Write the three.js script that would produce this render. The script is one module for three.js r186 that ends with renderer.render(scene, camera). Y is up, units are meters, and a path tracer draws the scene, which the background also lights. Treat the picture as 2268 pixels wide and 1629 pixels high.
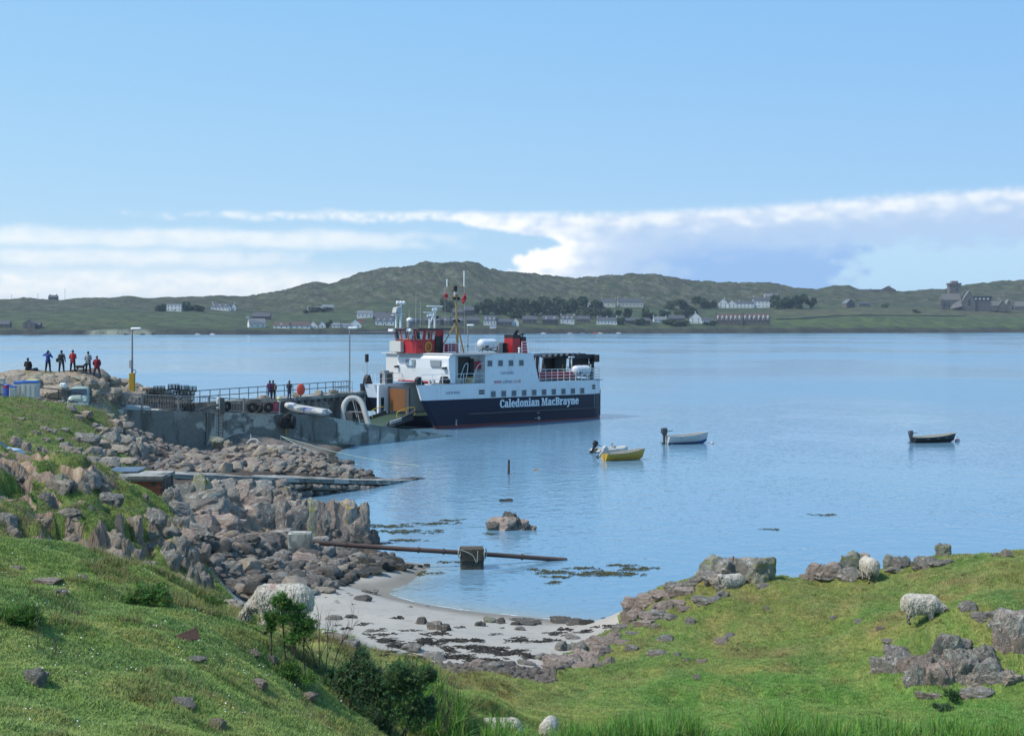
import * as THREE from 'three';
import { mergeGeometries, mergeVertices, toCreasedNormals } from 'three/addons/utils/BufferGeometryUtils.js';
import { TextGeometry } from 'three/addons/geometries/TextGeometry.js';
import { RoundedBoxGeometry } from 'three/addons/geometries/RoundedBoxGeometry.js';
import { MarchingCubes } from 'three/addons/objects/MarchingCubes.js';
import { FontLoader } from 'three/addons/loaders/FontLoader.js';
import { createNoise2D, createNoise3D } from 'simplex-noise';

// ---------------------------------------------------------------- camera, sky, sun, exposure
const V3 = THREE.Vector3;
const F = 3100.8, H = 11.6, YH = 715.8, CX = 1134;           // lens, eye height, horizon row and centre column of a 2268 x 1629 picture
const scene = new THREE.Scene();
const camera = new THREE.PerspectiveCamera(29.44, 2268 / 1629, 0.5, 12000);
camera.position.set(0, H, 0);
camera.lookAt(0, H, -100);
camera.setViewOffset(2268, 1629, 0, 98.7, 2268, 1629);        // a lens shifted down, uprights stay upright
camera.updateProjectionMatrix();
const renderer = new THREE.WebGLRenderer({ antialias: true });
renderer.setSize(1024, 735);
renderer.toneMapping = THREE.LinearToneMapping;
renderer.toneMappingExposure = 1.58;
renderer.shadowMap.enabled = true;

const n2 = createNoise2D(rng(11)), n3 = createNoise3D(rng(12));
function rng(s) { return () => { s = (s + 0x6d2b79f5) | 0; let t = Math.imul(s ^ (s >>> 15), 1 | s); t = (t + Math.imul(t ^ (t >>> 7), 61 | t)) ^ t; return ((t ^ (t >>> 14)) >>> 0) / 4294967296; }; }
const clamp = (x, a = 0, b = 1) => Math.min(b, Math.max(a, x)), lerp = (a, b, t) => a + (b - a) * t, smooth = (a, b, x) => { const t = clamp((x - a) / (b - a)); return t * t * (3 - 2 * t); };
const fbm2 = (x, y, o = 4) => { let s = 0, a = 0.5; for (let i = 0; i < o; i++) { s += a * n2(x, y); x = x * 2.03 + 17; y = y * 2.03 - 9; a *= 0.5; } return s; };
const table = (t, x) => { if (x <= t[0][0]) return t[0][1]; for (let i = 1; i < t.length; i++) if (x <= t[i][0]) return lerp(t[i - 1][1], t[i][1], (x - t[i - 1][0]) / (t[i][0] - t[i - 1][0])); return t[t.length - 1][1]; };
const mixc = (a, b, t) => [lerp(a[0], b[0], t), lerp(a[1], b[1], t), lerp(a[2], b[2], t)];

const SUN = new V3(-0.61, 0.765, 0.17).normalize();
{
  const W = 4096, HH = 2048, data = new Float32Array(W * HH * 4);
  const deg = Math.PI / 180;
  for (let r = 0; r < HH; r++) {
    const el = ((r + 0.5) / HH - 0.5) * 180, ce = Math.cos(el * deg), se = Math.sin(el * deg);
    let keep; for (let c = 0; c < W; c++) {
      const o = (r * W + c) * 4; if (el < 0) { data.set([0.24, 0.34, 0.42, 1], o); continue; } if (el > 26 && c % 16) { data.copyWithin(o, o - 4, o); continue; }
      const ph = ((c + 0.5) / W - 0.5) * 2 * Math.PI, dx = ce * Math.cos(ph), dz = ce * Math.sin(ph);
      let az = Math.atan2(dx, -dz) / deg;                     // 0 ahead, positive to the right
      const s = dx * SUN.x + se * SUN.y + dz * SUN.z;
      const e = Math.max(el, 0), k = 1 - Math.exp(-e / 9), k2 = 1 - Math.exp(-e / 32);
      let col = mixc(mixc([0.60, 0.80, 0.92], [0.23, 0.54, 0.90], k), [0.10, 0.29, 0.66], k2 * k2);
      const side = clamp((az + 20) / 40) ;
      if (Math.abs(az) < 90) col = mixc(col, [col[0] * 0.84, col[1] * 0.89, col[2] * 0.975], side * smooth(90, 40, Math.abs(az)));
      const halo = 0.35 * Math.pow(Math.max(s, 0), 10) + 0.8 * Math.pow(Math.max(s, 0), 80);
      col = mixc(col, [1.0, 1.03, 1.05], clamp(halo));
      if (el > -1 && el < 26) {
        // broken low bank of cloud along the horizon, all the way round
        const a = az * 2.2, b = el;
        const w = fbm2(a * 0.11 + 3, b * 0.7, 3), f = fbm2(a * 0.25, b * 1.3 + 40, 5), g = fbm2(a * 0.9 + 7, b * 2.6, 4);
        // left: flat streaks, thin and white, with blue between them
        const bb = b + w * 0.16 + g * 0.05, bump = (c, h) => Math.exp(-(((bb - c) / h) ** 4));
        let d1 = bump(3.38, 0.36) * smooth(-1.2, -6.5, az + f * 3) * (0.85 + 0.35 * f) + bump(2.6, 0.32) * smooth(-7, -12, az + f * 4) * (0.8 + 0.4 * f) + 0.8 * bump(1.55, 0.55) * smooth(-3, -7.5, az + f * 3) * (0.75 + 0.7 * f + 0.3 * g) + 0.3 * bump(0.5, 0.7) + 0.45 * smooth(2.9, 1.6, b) * smooth(0, -8, az);
        const us = (bump(4.33, 0.17) * smooth(-15, -9, az + f * 5) + 0.5 * bump(4.52, 0.1) * smooth(-8, -6, az + f * 2)) * smooth(4, -1, az) * clamp(0.75 + 0.9 * g + 0.5 * f);
        // right: the grey-white bank, blue shadow below its lit top
        const top = table([[-3, 4.45], [0, 4.5], [5, 4.57], [10, 4.8], [15.5, 5.1], [20, 5.3], [40, 5.2], [70, 4.2]], az) + g * 0.09 + w * 0.07;
        const left = table([[0, -1.5], [1.9, -0.6], [2.2, -0.1], [2.6, 0.15], [2.95, 0.9], [3.2, 1.7], [3.55, 1.4], [3.75, -0.3], [4.0, -2], [4.4, -3.5]], b) + f * 0.6 + g * 0.4;
        const in2 = smooth(top + 0.1, top - 0.32, b) * smooth(left - 0.12, left + 0.28, az) * smooth(80, 40, az);
        const edge = Math.exp(-Math.max(0, az - left - 0.3) / 1.3) * smooth(3.9, 2.8, b), up = smooth(top - 1.25, top - 0.1, b + f * 0.35);
        const hole = smooth(12.8, 14.6, az + f * 2.2 + w) * smooth(3.5, 2.8, b + f * 0.5);
        let shade = mixc([0.47, 0.635, 0.88], [0.88, 0.93, 0.985], clamp(up * (0.85 + 0.7 * f + 0.3 * g)));
        shade = mixc(shade, [1.1, 1.1, 1.08], clamp(edge * 1.5 + 0.6 * smooth(4.5, 1.0, az) * (0.7 + f)));
        shade = mixc(shade, [0.29, 0.50, 0.86], 0.85 * smooth(4.5, 8, az + f * 2.5) * smooth(3.6, 2.4, b + f * 0.5) * (1 - hole));
        shade = mixc(shade, [0.50, 0.74, 0.93], hole * 0.9);
        col = mixc(col, [0.98, 1.0, 1.0], clamp(d1 * 0.74 + us * 0.72));
        col = mixc(col, shade, in2 * 0.96);
        // elsewhere round the horizon: the same kind of streaks, paler
        const rest = smooth(25, 60, Math.abs(az)) * clamp(0.5 + f * 1.3) * smooth(7, 2, b) * 0.7;
        col = mixc(col, [0.84, 0.90, 0.96], rest);
      }
      data[o] = col[0] * 0.675; data[o + 1] = col[1] * 0.675; data[o + 2] = col[2] * 0.675; data[o + 3] = 1;
    }
  }
  const sky = new THREE.DataTexture(data, W, HH, THREE.RGBAFormat, THREE.FloatType);
  sky.mapping = THREE.EquirectangularReflectionMapping; sky.magFilter = THREE.LinearFilter; sky.needsUpdate = true;
  scene.background = sky; scene.environment = sky;
}
const sun = new THREE.DirectionalLight(new THREE.Color(1, 0.95, 0.87), 2.75);
sun.position.copy(SUN).multiplyScalar(400).add(new V3(0, 0, -120)); sun.target.position.set(0, 0, -120);
sun.castShadow = true; sun.shadow.radius = 12; sun.shadow.mapSize.set(4096, 4096);
Object.assign(sun.shadow.camera, { left: -120, right: 120, top: 140, bottom: -140, near: 1, far: 900 });
scene.add(sun, sun.target);
scene.fog = new THREE.FogExp2(new THREE.Color(0.62, 0.76, 0.92), 0.00007);

// ---------------------------------------------------------------- helpers
const P = (xd, yd, D) => new V3((xd - CX) * D / F, H - (yd - YH) * D / F, -D);      // a point seen there, that far away
const used = {};
const numbered = (n) => { const k = used[n] = (used[n] ?? -1) + 1; return k ? n + '_' + String(k).padStart(3, '0') : n; };
function meta(o, label, category, group, kind) { if (label) o.userData.label = label; if (category) o.userData.category = category; if (group) o.userData.group = group; if (kind) o.userData.kind = kind; return o; }
function thing(name, label, category, pos = [0, 0, 0], turn = 0, group) { const o = new THREE.Group(); o.name = numbered(name); o.position.set(...pos); o.rotation.y = turn; scene.add(o); return meta(o, label, category, group); }
function shadows(m) { m.castShadow = m.receiveShadow = true; return m; }
function part(name, geos, mat, parent) {                       // merges geometries into one named mesh
  const m = shadows(new THREE.Mesh(Array.isArray(geos) ? join(geos) : geos, mat)); m.name = name; parent.add(m); return m;
}
function join(gs) {
  const l = gs.flat(9).filter(Boolean).map((g) => { const q = g.index ? g.toNonIndexed() : g.clone(); for (const k of Object.keys(q.attributes)) if (!['position', 'normal', 'uv'].includes(k)) q.deleteAttribute(k); if (!q.attributes.normal) q.computeVertexNormals(); return metricUV(q); });
  return l.length === 1 ? l[0] : mergeGeometries(l);
}
function metricUV(g) {                                          // uv in metres, along the plane that each face lies nearest to
  const p = g.attributes.position, n = g.attributes.normal, uv = new Float32Array(p.count * 2);
  for (let i = 0; i < p.count; i++) {
    const ax = Math.abs(n.getX(i)), ay = Math.abs(n.getY(i)), az = Math.abs(n.getZ(i));
    if (ay >= ax && ay >= az) { uv[2 * i] = p.getX(i); uv[2 * i + 1] = p.getZ(i); } else if (ax > az) { uv[2 * i] = p.getZ(i); uv[2 * i + 1] = p.getY(i); } else { uv[2 * i] = p.getX(i); uv[2 * i + 1] = p.getY(i); }
  }
  g.setAttribute('uv', new THREE.BufferAttribute(uv, 2)); return g;
}
const box = (w, h, d, x = 0, y = 0, z = 0, ry = 0) => { const g = new THREE.BoxGeometry(w, h, d); if (ry) g.rotateY(ry); return g.translate(x, y, z); };
const rbox = (w, h, d, r, x = 0, y = 0, z = 0, ry = 0) => { const g = new RoundedBoxGeometry(w, h, d, 2, r); if (ry) g.rotateY(ry); return g.translate(x, y, z); };
const V = (a) => (a.isVector3 ? a : new V3(...a));
function bar(a, b, r, r2 = r, seg = 8) {                        // a round bar between two points
  a = V(a); b = V(b); const d = b.clone().sub(a), g = new THREE.CylinderGeometry(r2, r, d.length(), seg);
  g.applyQuaternion(new THREE.Quaternion().setFromUnitVectors(new V3(0, 1, 0), d.normalize())); return g.translate(...a.clone().add(b).multiplyScalar(0.5).toArray());
}
const tube = (pts, r, n = 24, seg = 8, closed = false) => new THREE.TubeGeometry(new THREE.CatmullRomCurve3(pts.map(V), closed), n, r, seg, closed);
const prism = (pts, depth, bevel = 0) => { const g = new THREE.ExtrudeGeometry(new THREE.Shape(pts.map((p) => new THREE.Vector2(...p))), { depth, bevelEnabled: bevel > 0, bevelSize: bevel, bevelThickness: bevel, bevelOffset: -bevel, bevelSegments: 2 }); return g; };
const ball = (r, sx, sy, sz, x, y, z, a = 16, b = 12) => new THREE.SphereGeometry(r, a, b).scale(sx, sy, sz).translate(x, y, z);
function surface(rows, closed = false) {                       // skin over rows of points
  const n = rows[0].length, pos = [], idx = [];
  for (const r of rows) for (const p of r) pos.push(...(p.isVector3 ? p.toArray() : p));
  for (let i = 0; i + 1 < rows.length; i++) for (let j = 0; j < n - (closed ? 0 : 1); j++) { const a = i * n + j, b = i * n + (j + 1) % n, c = a + n, d = b + n; idx.push(a, b, c, b, d, c); }
  const g = new THREE.BufferGeometry(); g.setAttribute('position', new THREE.Float32BufferAttribute(pos, 3)); g.setIndex(idx); g.computeVertexNormals(); return g;
}
function fan(pts) { const g = new THREE.BufferGeometry(), pos = [], c = pts.reduce((s, p) => s.add(V(p)), new V3()).divideScalar(pts.length); for (let i = 0; i < pts.length; i++) pos.push(...c.toArray(), ...V(pts[i]).toArray(), ...V(pts[(i + 1) % pts.length]).toArray()); g.setAttribute('position', new THREE.Float32BufferAttribute(pos, 3)); g.computeVertexNormals(); return g; }
const flat = (g, angle = 0.6) => toCreasedNormals(g.index ? g : mergeVertices(g), angle);

// tileable noise textures
function lattice(seed) { const r = rng(seed), t = Float32Array.from({ length: 65536 }, r); return (x, y, p) => { const xi = Math.floor(x), yi = Math.floor(y), fx = x - xi, fy = y - yi, u = fx * fx * (3 - 2 * fx), v = fy * fy * (3 - 2 * fy), h = (a, b) => t[(((a % p) + p) % p) * 251 + (((b % p) + p) % p) * 17 & 65535]; return lerp(lerp(h(xi, yi), h(xi + 1, yi), u), lerp(h(xi, yi + 1), h(xi + 1, yi + 1), u), v); }; }
function pf(L, u, v, base, oct, gain = 0.5) { let s = 0, a = 1, n = 0, p = base; for (let i = 0; i < oct; i++) { s += a * L(u * p, v * p, p); n += a; a *= gain; p *= 2; } return s / n; }
function tex(size, f, srgb = true, repeat = 1, repeatY = repeat) {
  const d = new Uint8Array(size * size * 4);
  for (let y = 0; y < size; y++) for (let x = 0; x < size; x++) { const c = f((x + 0.5) / size, (y + 0.5) / size), o = (y * size + x) * 4; const q = Array.isArray(c) ? c : [c, c, c]; for (let k = 0; k < 3; k++) d[o + k] = clamp(srgb ? (q[k] <= 0.0031308 ? q[k] * 12.92 : 1.055 * Math.pow(q[k], 1 / 2.4) - 0.055) : q[k]) * 255; d[o + 3] = 255; }
  const t = new THREE.DataTexture(d, size, size); t.wrapS = t.wrapT = THREE.RepeatWrapping; t.magFilter = THREE.LinearFilter; t.minFilter = THREE.LinearMipmapLinearFilter; t.generateMipmaps = true; if (srgb) t.colorSpace = THREE.SRGBColorSpace; t.repeat.set(repeat, repeatY); t.needsUpdate = true; return t;
}
const re = (t, x, y = x) => { const c = t.clone(); c.repeat.set(x, y); c.needsUpdate = true; return c; };
const std = (color, roughness = 0.7, more = {}) => new THREE.MeshStandardMaterial({ color: Array.isArray(color) ? new THREE.Color(...color) : color, roughness, side: THREE.DoubleSide, ...more });
const L1 = lattice(1), L2 = lattice(2), L3 = lattice(3);
// ---------------------------------------------------------------- materials
const T = {};
T.bump = tex(512, (u, v) => 0.6 * pf(L1, u, v, 6, 6, 0.6) + 0.4 * pf(L2, u, v, 40, 3), false);
T.speck = tex(512, (u, v) => { const a = pf(L1, u, v, 4, 6, 0.62), b = pf(L2, u, v, 60, 2); return 0.62 + 0.5 * (a - 0.5) + 0.45 * (b - 0.5) + 0.1; });
const GN = (() => { const n = 512, q = new Float32Array(n * n * 4); for (let i = 0; i < n * n; i++) { const u = (i % n + 0.5) / n, v = (Math.floor(i / n) + 0.5) / n; q.set([smooth(0.4, 0.65, pf(L1, u, v, 3, 6, 0.6)), smooth(0.6, 0.74, pf(L2, u + 0.3, v, 5, 6, 0.62)) * 0.75, 0.72 + 0.56 * pf(L3, u, v, 70, 2), smooth(0.56, 0.68, pf(L3, u + 0.5, v, 9, 5, 0.65))], i * 4); } return q; })();
const granite = (base, warm, lichen, dark, amount) => tex(512, (u, v) => { const i = (Math.floor(v * 512) * 512 + Math.floor(u * 512)) * 4; let q = mixc(base, warm, GN[i]); q = mixc(q, lichen, GN[i + 3] * amount); q = mixc(q, dark, GN[i + 1]); const g = GN[i + 2]; return [q[0] * g, q[1] * g, q[2] * g]; });
T.grey = granite([0.205, 0.178, 0.15], [0.26, 0.20, 0.165], [0.36, 0.345, 0.29], [0.09, 0.085, 0.08], 0.8);
T.pink = granite([0.28, 0.205, 0.165], [0.315, 0.222, 0.178], [0.33, 0.305, 0.25], [0.13, 0.10, 0.085], 0.5);
T.dark = granite([0.11, 0.093, 0.08], [0.145, 0.112, 0.092], [0.21, 0.195, 0.165], [0.045, 0.042, 0.038], 0.5);
T.wet = granite([0.05, 0.046, 0.036], [0.075, 0.062, 0.045], [0.11, 0.105, 0.05], [0.02, 0.02, 0.016], 0.7);
T.tan = granite([0.27, 0.21, 0.16], [0.33, 0.255, 0.185], [0.37, 0.335, 0.265], [0.12, 0.10, 0.08], 0.5);
T.gold = granite([0.30, 0.255, 0.215], [0.36, 0.28, 0.22], [0.40, 0.26, 0.05], [0.12, 0.10, 0.08], 1.0);
T.moss = granite([0.22, 0.21, 0.17], [0.26, 0.23, 0.18], [0.22, 0.21, 0.05], [0.10, 0.10, 0.06], 1.0);
const ROCK = {};
for (const k of ['grey', 'pink', 'dark', 'wet', 'tan', 'gold', 'moss']) ROCK[k] = std(k === 'wet' ? [1, 1, 1] : [1.22, 1.30, 1.34], k === 'wet' ? 0.5 : 0.92, { map: re(T[k], 0.55), bumpMap: re(T.bump, 0.7), bumpScale: 0.12 });
T.concrete = tex(768, (u, v) => { const a = pf(L1, u, v, 4, 7, 0.55), b = pf(L2, u, v, 8, 5), c = pf(L3, u, v, 90, 2), streak = pf(L2, u * 1, v * 0.12, 24, 4, 0.6); let q = mixc([0.175, 0.18, 0.172], [0.30, 0.305, 0.29], smooth(0.38, 0.62, a)); q = mixc(q, [0.075, 0.078, 0.07], smooth(0.52, 0.7, streak) * 0.75); q = mixc(q, [0.50, 0.50, 0.47], smooth(0.56, 0.64, b) * 0.7); const g = 0.8 + 0.4 * c; return q.map((x) => x * g); });
T.plain = tex(512, (u, v) => { const a = pf(L1, u, v, 3, 6, 0.55), c = pf(L3, u, v, 50, 3); return 0.80 + 0.22 * (a - 0.5) + 0.12 * (c - 0.5); });
T.paint = tex(512, (u, v) => { const a = pf(L1, u, v, 3, 6, 0.55), s = pf(L2, u, v * 0.1, 60, 3, 0.6), r = pf(L3, u, v, 12, 5, 0.62); let q = [0.93, 0.93, 0.93].map((x) => x + 0.09 * (a - 0.5)); q = mixc(q, [0.66, 0.6, 0.5], smooth(0.6, 0.78, s) * smooth(0.48, 0.62, r) * 0.85); return q; });
T.wool = tex(512, (u, v) => { const s = pf(L1, u, v * 0.3, 40, 4, 0.6), a = pf(L2, u, v, 5, 5); return [0.80, 0.75, 0.66].map((x) => x * (0.66 + 0.42 * s + 0.3 * (a - 0.5))); });
T.rust = tex(512, (u, v) => { const a = pf(L1, u, v, 5, 6, 0.6), c = pf(L3, u, v, 40, 3); const q = mixc([0.10, 0.055, 0.042], [0.165, 0.08, 0.055], smooth(0.35, 0.65, a)); return q.map((x) => x * (0.75 + 0.5 * c)); });
const M = {
  concrete: std([1.0, 0.97, 0.90], 0.9, { map: re(T.concrete, 0.085), bumpMap: re(T.bump, 0.3), bumpScale: 0.03 }),
  slab: std([0.95, 0.92, 0.86], 0.92, { map: re(T.concrete, 0.2), bumpMap: re(T.bump, 0.5), bumpScale: 0.02 }),
  block: std([1.15, 1.12, 1.0], 0.9, { map: re(T.concrete, 0.45), bumpMap: re(T.bump, 0.8), bumpScale: 0.03 }),
  white: std([0.74, 0.76, 0.78], 0.42, { map: re(T.paint, 0.16) }),
  navy: new THREE.MeshPhysicalMaterial({ color: new THREE.Color(0.012, 0.018, 0.045), roughness: 0.45, specularIntensity: 0.35, side: THREE.DoubleSide, map: re(T.plain, 0.2) }),
  boot: std([0.17, 0.025, 0.024], 0.55, { map: re(T.plain, 0.3) }),
  red: std([0.46, 0.022, 0.03], 0.45, { map: re(T.plain, 0.3) }),
  black: std([0.012, 0.012, 0.013], 0.6), rubber: std([0.018, 0.018, 0.018], 0.85),
  darkGrey: std([0.075, 0.08, 0.085], 0.7, { map: re(T.plain, 0.4) }), grey: std([0.33, 0.34, 0.34], 0.6, { map: re(T.plain, 0.4) }), lightGrey: std([0.56, 0.56, 0.54], 0.55, { map: re(T.plain, 0.5) }),
  galv: std([0.30, 0.31, 0.31], 0.55, { metalness: 0.25, map: re(T.plain, 0.6) }),
  green: std([0.035, 0.075, 0.045], 0.6, { map: re(T.plain, 0.3) }), yellow: std([0.62, 0.44, 0.02], 0.5), tan: std([0.44, 0.29, 0.10], 0.6, { map: re(T.plain, 0.6) }),
  orange: std([0.22, 0.085, 0.02], 0.55, { map: re(T.plain, 0.4) }), glass: new THREE.MeshPhysicalMaterial({ color: new THREE.Color(0.03, 0.045, 0.06), roughness: 0.08, side: THREE.DoubleSide }),
  clear: new THREE.MeshPhysicalMaterial({ color: new THREE.Color(0.92, 0.96, 0.97), roughness: 0, transmission: 1, thickness: 0, side: THREE.DoubleSide }),
  rust: std([1, 1, 1], 0.85, { map: re(T.rust, 0.8), bumpMap: re(T.bump, 1.5), bumpScale: 0.01 }),
  wool: std([1, 1, 1], 1, { map: re(T.wool, 2.2), bumpMap: re(T.bump, 3), bumpScale: 0.03, vertexColors: true }),
  rope: std([0.36, 0.40, 0.34], 0.9), blue: std([0.022, 0.075, 0.36], 0.5), bright: std([0.78, 0.78, 0.76], 0.5), skin: std([0.42, 0.25, 0.18], 0.6), hair: std([0.035, 0.024, 0.018], 0.8),
};
// ---------------------------------------------------------------- the near land: one height field through measured points
const KNOWN = [];
for (const [x, y, D] of [
  // near slope on the left
  [0, 1629, 14], [350, 1629, 16], [700, 1629, 22], [0, 1200, 30], [200, 1228, 30], [290, 1268, 30], [440, 1312, 29], [540, 1388, 27], [600, 1415, 25.5], [700, 1440, 26.5],
  [0, 1400, 20], [200, 1400, 21], [400, 1450, 21], [100, 1520, 17.5], [550, 1500, 22], [650, 1560, 22], [0, 1290, 24], [200, 1310, 24], [330, 1340, 25],
  // bank below it
  [830, 1620, 26], [1000, 1560, 33], [1100, 1545, 35], [980, 1492, 39], [1050, 1505, 40], [850, 1450, 38.5], [770, 1425, 39], [760, 1470, 33], [1150, 1600, 36],
  // beach and its water line
  [900, 1480, 42.3], [1100, 1475, 42.5], [900, 1400, 48], [700, 1340, 54], [480, 1320, 56], [1200, 1420, 48], [780, 1295, 61.5], [870, 1325, 58.7], [1000, 1350, 56.4], [1200, 1370, 54.7], [1360, 1378, 54], [760, 1400, 48.5], [640, 1370, 51], [560, 1350, 53.5],
  // meadow and knoll on the right
  [1300, 1500, 42.5], [1150, 1500, 41], [1500, 1500, 41], [1800, 1500, 40], [1300, 1600, 36], [1700, 1620, 35], [2200, 1600, 35], [2268, 1629, 34], [1200, 1600, 36.5], [1240, 1460, 44.5],
  [1380, 1385, 50], [1420, 1330, 51], [1500, 1290, 51], [1560, 1270, 51], [1500, 1400, 46], [1700, 1400, 45], [1700, 1300, 48.5], [1900, 1290, 49], [1780, 1280, 50], [2050, 1385, 40], [2000, 1300, 46], [2200, 1230, 49], [2268, 1225, 49], [2080, 1232, 49], [1960, 1262, 50], [1950, 1450, 41], [2150, 1400, 39.3], [2268, 1420, 38.5], [2150, 1505, 38.2], [2000, 1500, 39], [2268, 1505, 37.8], [1640, 1288, 50.5], [2350, 1225, 49], [2350, 1450, 38.5],
  // rocky ridge on the left
  [0, 1195, 48], [0, 1003, 57], [130, 1010, 58], [255, 1046, 59], [200, 1225, 48], [200, 1120, 53], [308, 1116, 57], [300, 1262, 48], [375, 1165, 56], [350, 1230, 51], [430, 1300, 49], [430, 1205, 55], [0, 1110, 52], [100, 1060, 55],
  // boulder shore, foot of the standing rocks, slip and rubble
  [450, 1180, 66], [500, 1250, 60], [600, 1300, 57.5], [700, 1290, 58.5], [650, 1230, 64], [800, 1270, 62.3], [880, 1255, 65.3], [560, 1170, 70], [940, 1252, 66.8], [600, 1190, 69.5], [820, 1195, 74.2], [440, 1150, 68], [400, 1080, 72], [500, 1100, 74], [310, 1105, 72], [360, 1062, 78], [620, 1120, 80], [600, 1085, 90],
  [360, 1064, 86], [450, 1066, 89], [600, 1070, 92], [800, 1068, 99], [300, 1002, 116], [300, 1034, 100], [500, 1002, 112], [500, 1042, 96], [700, 1018, 112], [700, 1045, 98], [790, 1050, 101], [850, 1060, 103.5], [600, 992, 114], [760, 1022, 117],
  // grassy bank, quay and lookout rock
  [0, 885, 100], [100, 890, 100], [200, 905, 105], [0, 960, 85], [150, 960, 90], [280, 985, 97], [200, 1000, 88], [262, 940, 104], [280, 1012, 92], [100, 1000, 80],
  [0, 825, 114], [60, 820, 113], [120, 822, 114], [218, 823.5, 114], [250, 831, 115], [270, 838, 118], [310, 850, 124], [338, 860, 130],
]) { const p = P(x, y, D); KNOWN.push([p.x, p.z, p.y]); }
KNOWN.push([0.3, -33.6, 1.35], [-2.6, -30.5, 2.3], [2, -30.5, 2.15], [7, -30.5, 2.05], [12, -30.5, 2.05], [4, -33.5, 1.5], [0, 0, 10], [-12, -10, 8.6], [3, -10, 7.0], [5, -20, 4.4], [5, -28, 2.7], [12, -20, 4], [12, -28, 2.6], [-16, -20, 7.6], [-18, -30, 7.2], [20, -30, 2.2],
  [-14.6, -38, 4.5], [-11, -38, 4.4], [-8.6, -40, 3.3], [-6.5, -38, 2.9], [-4.2, -35, 2.8], [-4.5, -44, 1.5], [-7, -46, 1.6], [-20, -45, 4.6], [-24, -57, 6.4],
  [8, -57, -0.8], [14, -57.5, -0.7], [19, -57, -0.6], [24, -58, -0.4], [3, -60, -0.8], [-1, -64, -1], [5, -68, -1.8], [-5, -80, -1.5], [-11, -86, -1.0], [-14.8, -91, -0.5], [-13, -80, -0.6], [-12, -77.5, -0.3], [-13.5, -88, -0.8], [-14, -84, -0.5], [-9, -96, -1], [-7, -92, -1.2], [-8.6, -78, -.9], [-12.6, -82, -0.4], [30, -80, -2], [10, -80, -2], [0, -100, -2], [-3, -120, -2.5], [10, -130, -3], [40, -140, -3], [-6, -112, -2], [-10.5, -112, -1.2], [-4, -72, -1.2], [-9, -126, -2], [30, -58, -1],
  [-22, -64, 4.8], [-18, -66, 3.9], [-14.5, -66, 3.1], [-28, -70, 4.7], [-34, -85, 5.2],
  [-45, -118, 4.7], [-36, -120, 4.6], [-33.5, -118, 4.5], [-33, -124, 4.4], [-31, -128, 4.3], [-28, -122, 3.4], [-25, -124, 2.5], [-20, -132, 1.2], [-16, -140, 0], [-40, -108.5, 4.9], [-36, -109, 4.9], [-33.3, -109.5, 4.6],
  [-40, -132, 2], [-46, -128, 4], [-30, -142, -1], [-50, -150, -3], [-20, -152, -3], [-60, -140, -2], [-55, -112, 7], [-60, -90, 6.5], [-40, -60, 7], [0, -160, -4], [-40, -165, -4], [40, -165, -4]);
const tps = (() => {
  const n = KNOWN.length, m = n + 3, A = Array.from({ length: m }, () => new Float64Array(m + 1)), U = (r2) => (r2 > 1e-9 ? r2 * Math.log(r2) : 0);
  for (let i = 0; i < n; i++) {
    for (let j = 0; j < n; j++) A[i][j] = U((KNOWN[i][0] - KNOWN[j][0]) ** 2 + (KNOWN[i][1] - KNOWN[j][1]) ** 2);
    A[i][i] += 1.2; A[i][n] = A[n][i] = 1; A[i][n + 1] = A[n + 1][i] = KNOWN[i][0]; A[i][n + 2] = A[n + 2][i] = KNOWN[i][1]; A[i][m] = KNOWN[i][2];
  }
  for (let c = 0; c < m; c++) { let p = c; for (let r = c + 1; r < m; r++) if (Math.abs(A[r][c]) > Math.abs(A[p][c])) p = r; [A[c], A[p]] = [A[p], A[c]]; for (let r = c + 1; r < m; r++) { const f = A[r][c] / A[c][c]; if (f) for (let k = c; k <= m; k++) A[r][k] -= f * A[c][k]; } }
  const w = new Float64Array(m); for (let c = m - 1; c >= 0; c--) { let s = A[c][m]; for (let k = c + 1; k < m; k++) s -= A[c][k] * w[k]; w[c] = s / A[c][c]; }
  return (x, z) => { let s = w[n] + w[n + 1] * x + w[n + 2] * z; for (let i = 0; i < n; i++) { const a = x - KNOWN[i][0], b = z - KNOWN[i][1], r = a * a + b * b; if (r > 1e-9) s += w[i] * r * Math.log(r); } return s; };
})();
const poly = (l) => l.map(([x, y, D]) => { const p = P(x, y, D); return [p.x, p.z]; });
const inside = (pg, x, z) => { let c = false; for (let i = 0, j = pg.length - 1; i < pg.length; j = i++) if ((pg[i][1] > z) !== (pg[j][1] > z) && x < (pg[j][0] - pg[i][0]) * (z - pg[i][1]) / (pg[j][1] - pg[i][1]) + pg[i][0]) c = !c; return c; };
const BEACH = poly([[430, 1312, 56], [540, 1372, 50], [700, 1400, 47], [770, 1425, 45], [850, 1462, 42.3], [1000, 1486, 41.3], [1200, 1478, 41.6], [1245, 1440, 44.5], [1385, 1385, 50.6], [1500, 1330, 58], [1100, 1200, 75], [900, 1260, 66.5], [800, 1285, 62.2], [600, 1302, 58.2]]);
const SHORE = poly([[425, 1300, 50], [450, 1318, 56], [600, 1304, 58], [800, 1287, 62], [960, 1256, 68], [1000, 1150, 80], [950, 1070, 106], [810, 985, 131], [620, 950, 128], [400, 960, 122], [300, 983, 117], [262, 990, 98], [350, 1050, 80], [380, 1130, 64], [425, 1215, 55]]);
const LOOKOUT = [[-60, -107], [-30, -109.6], [-28, -119], [-31, -134], [-40, -140], [-60, -135]];
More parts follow.
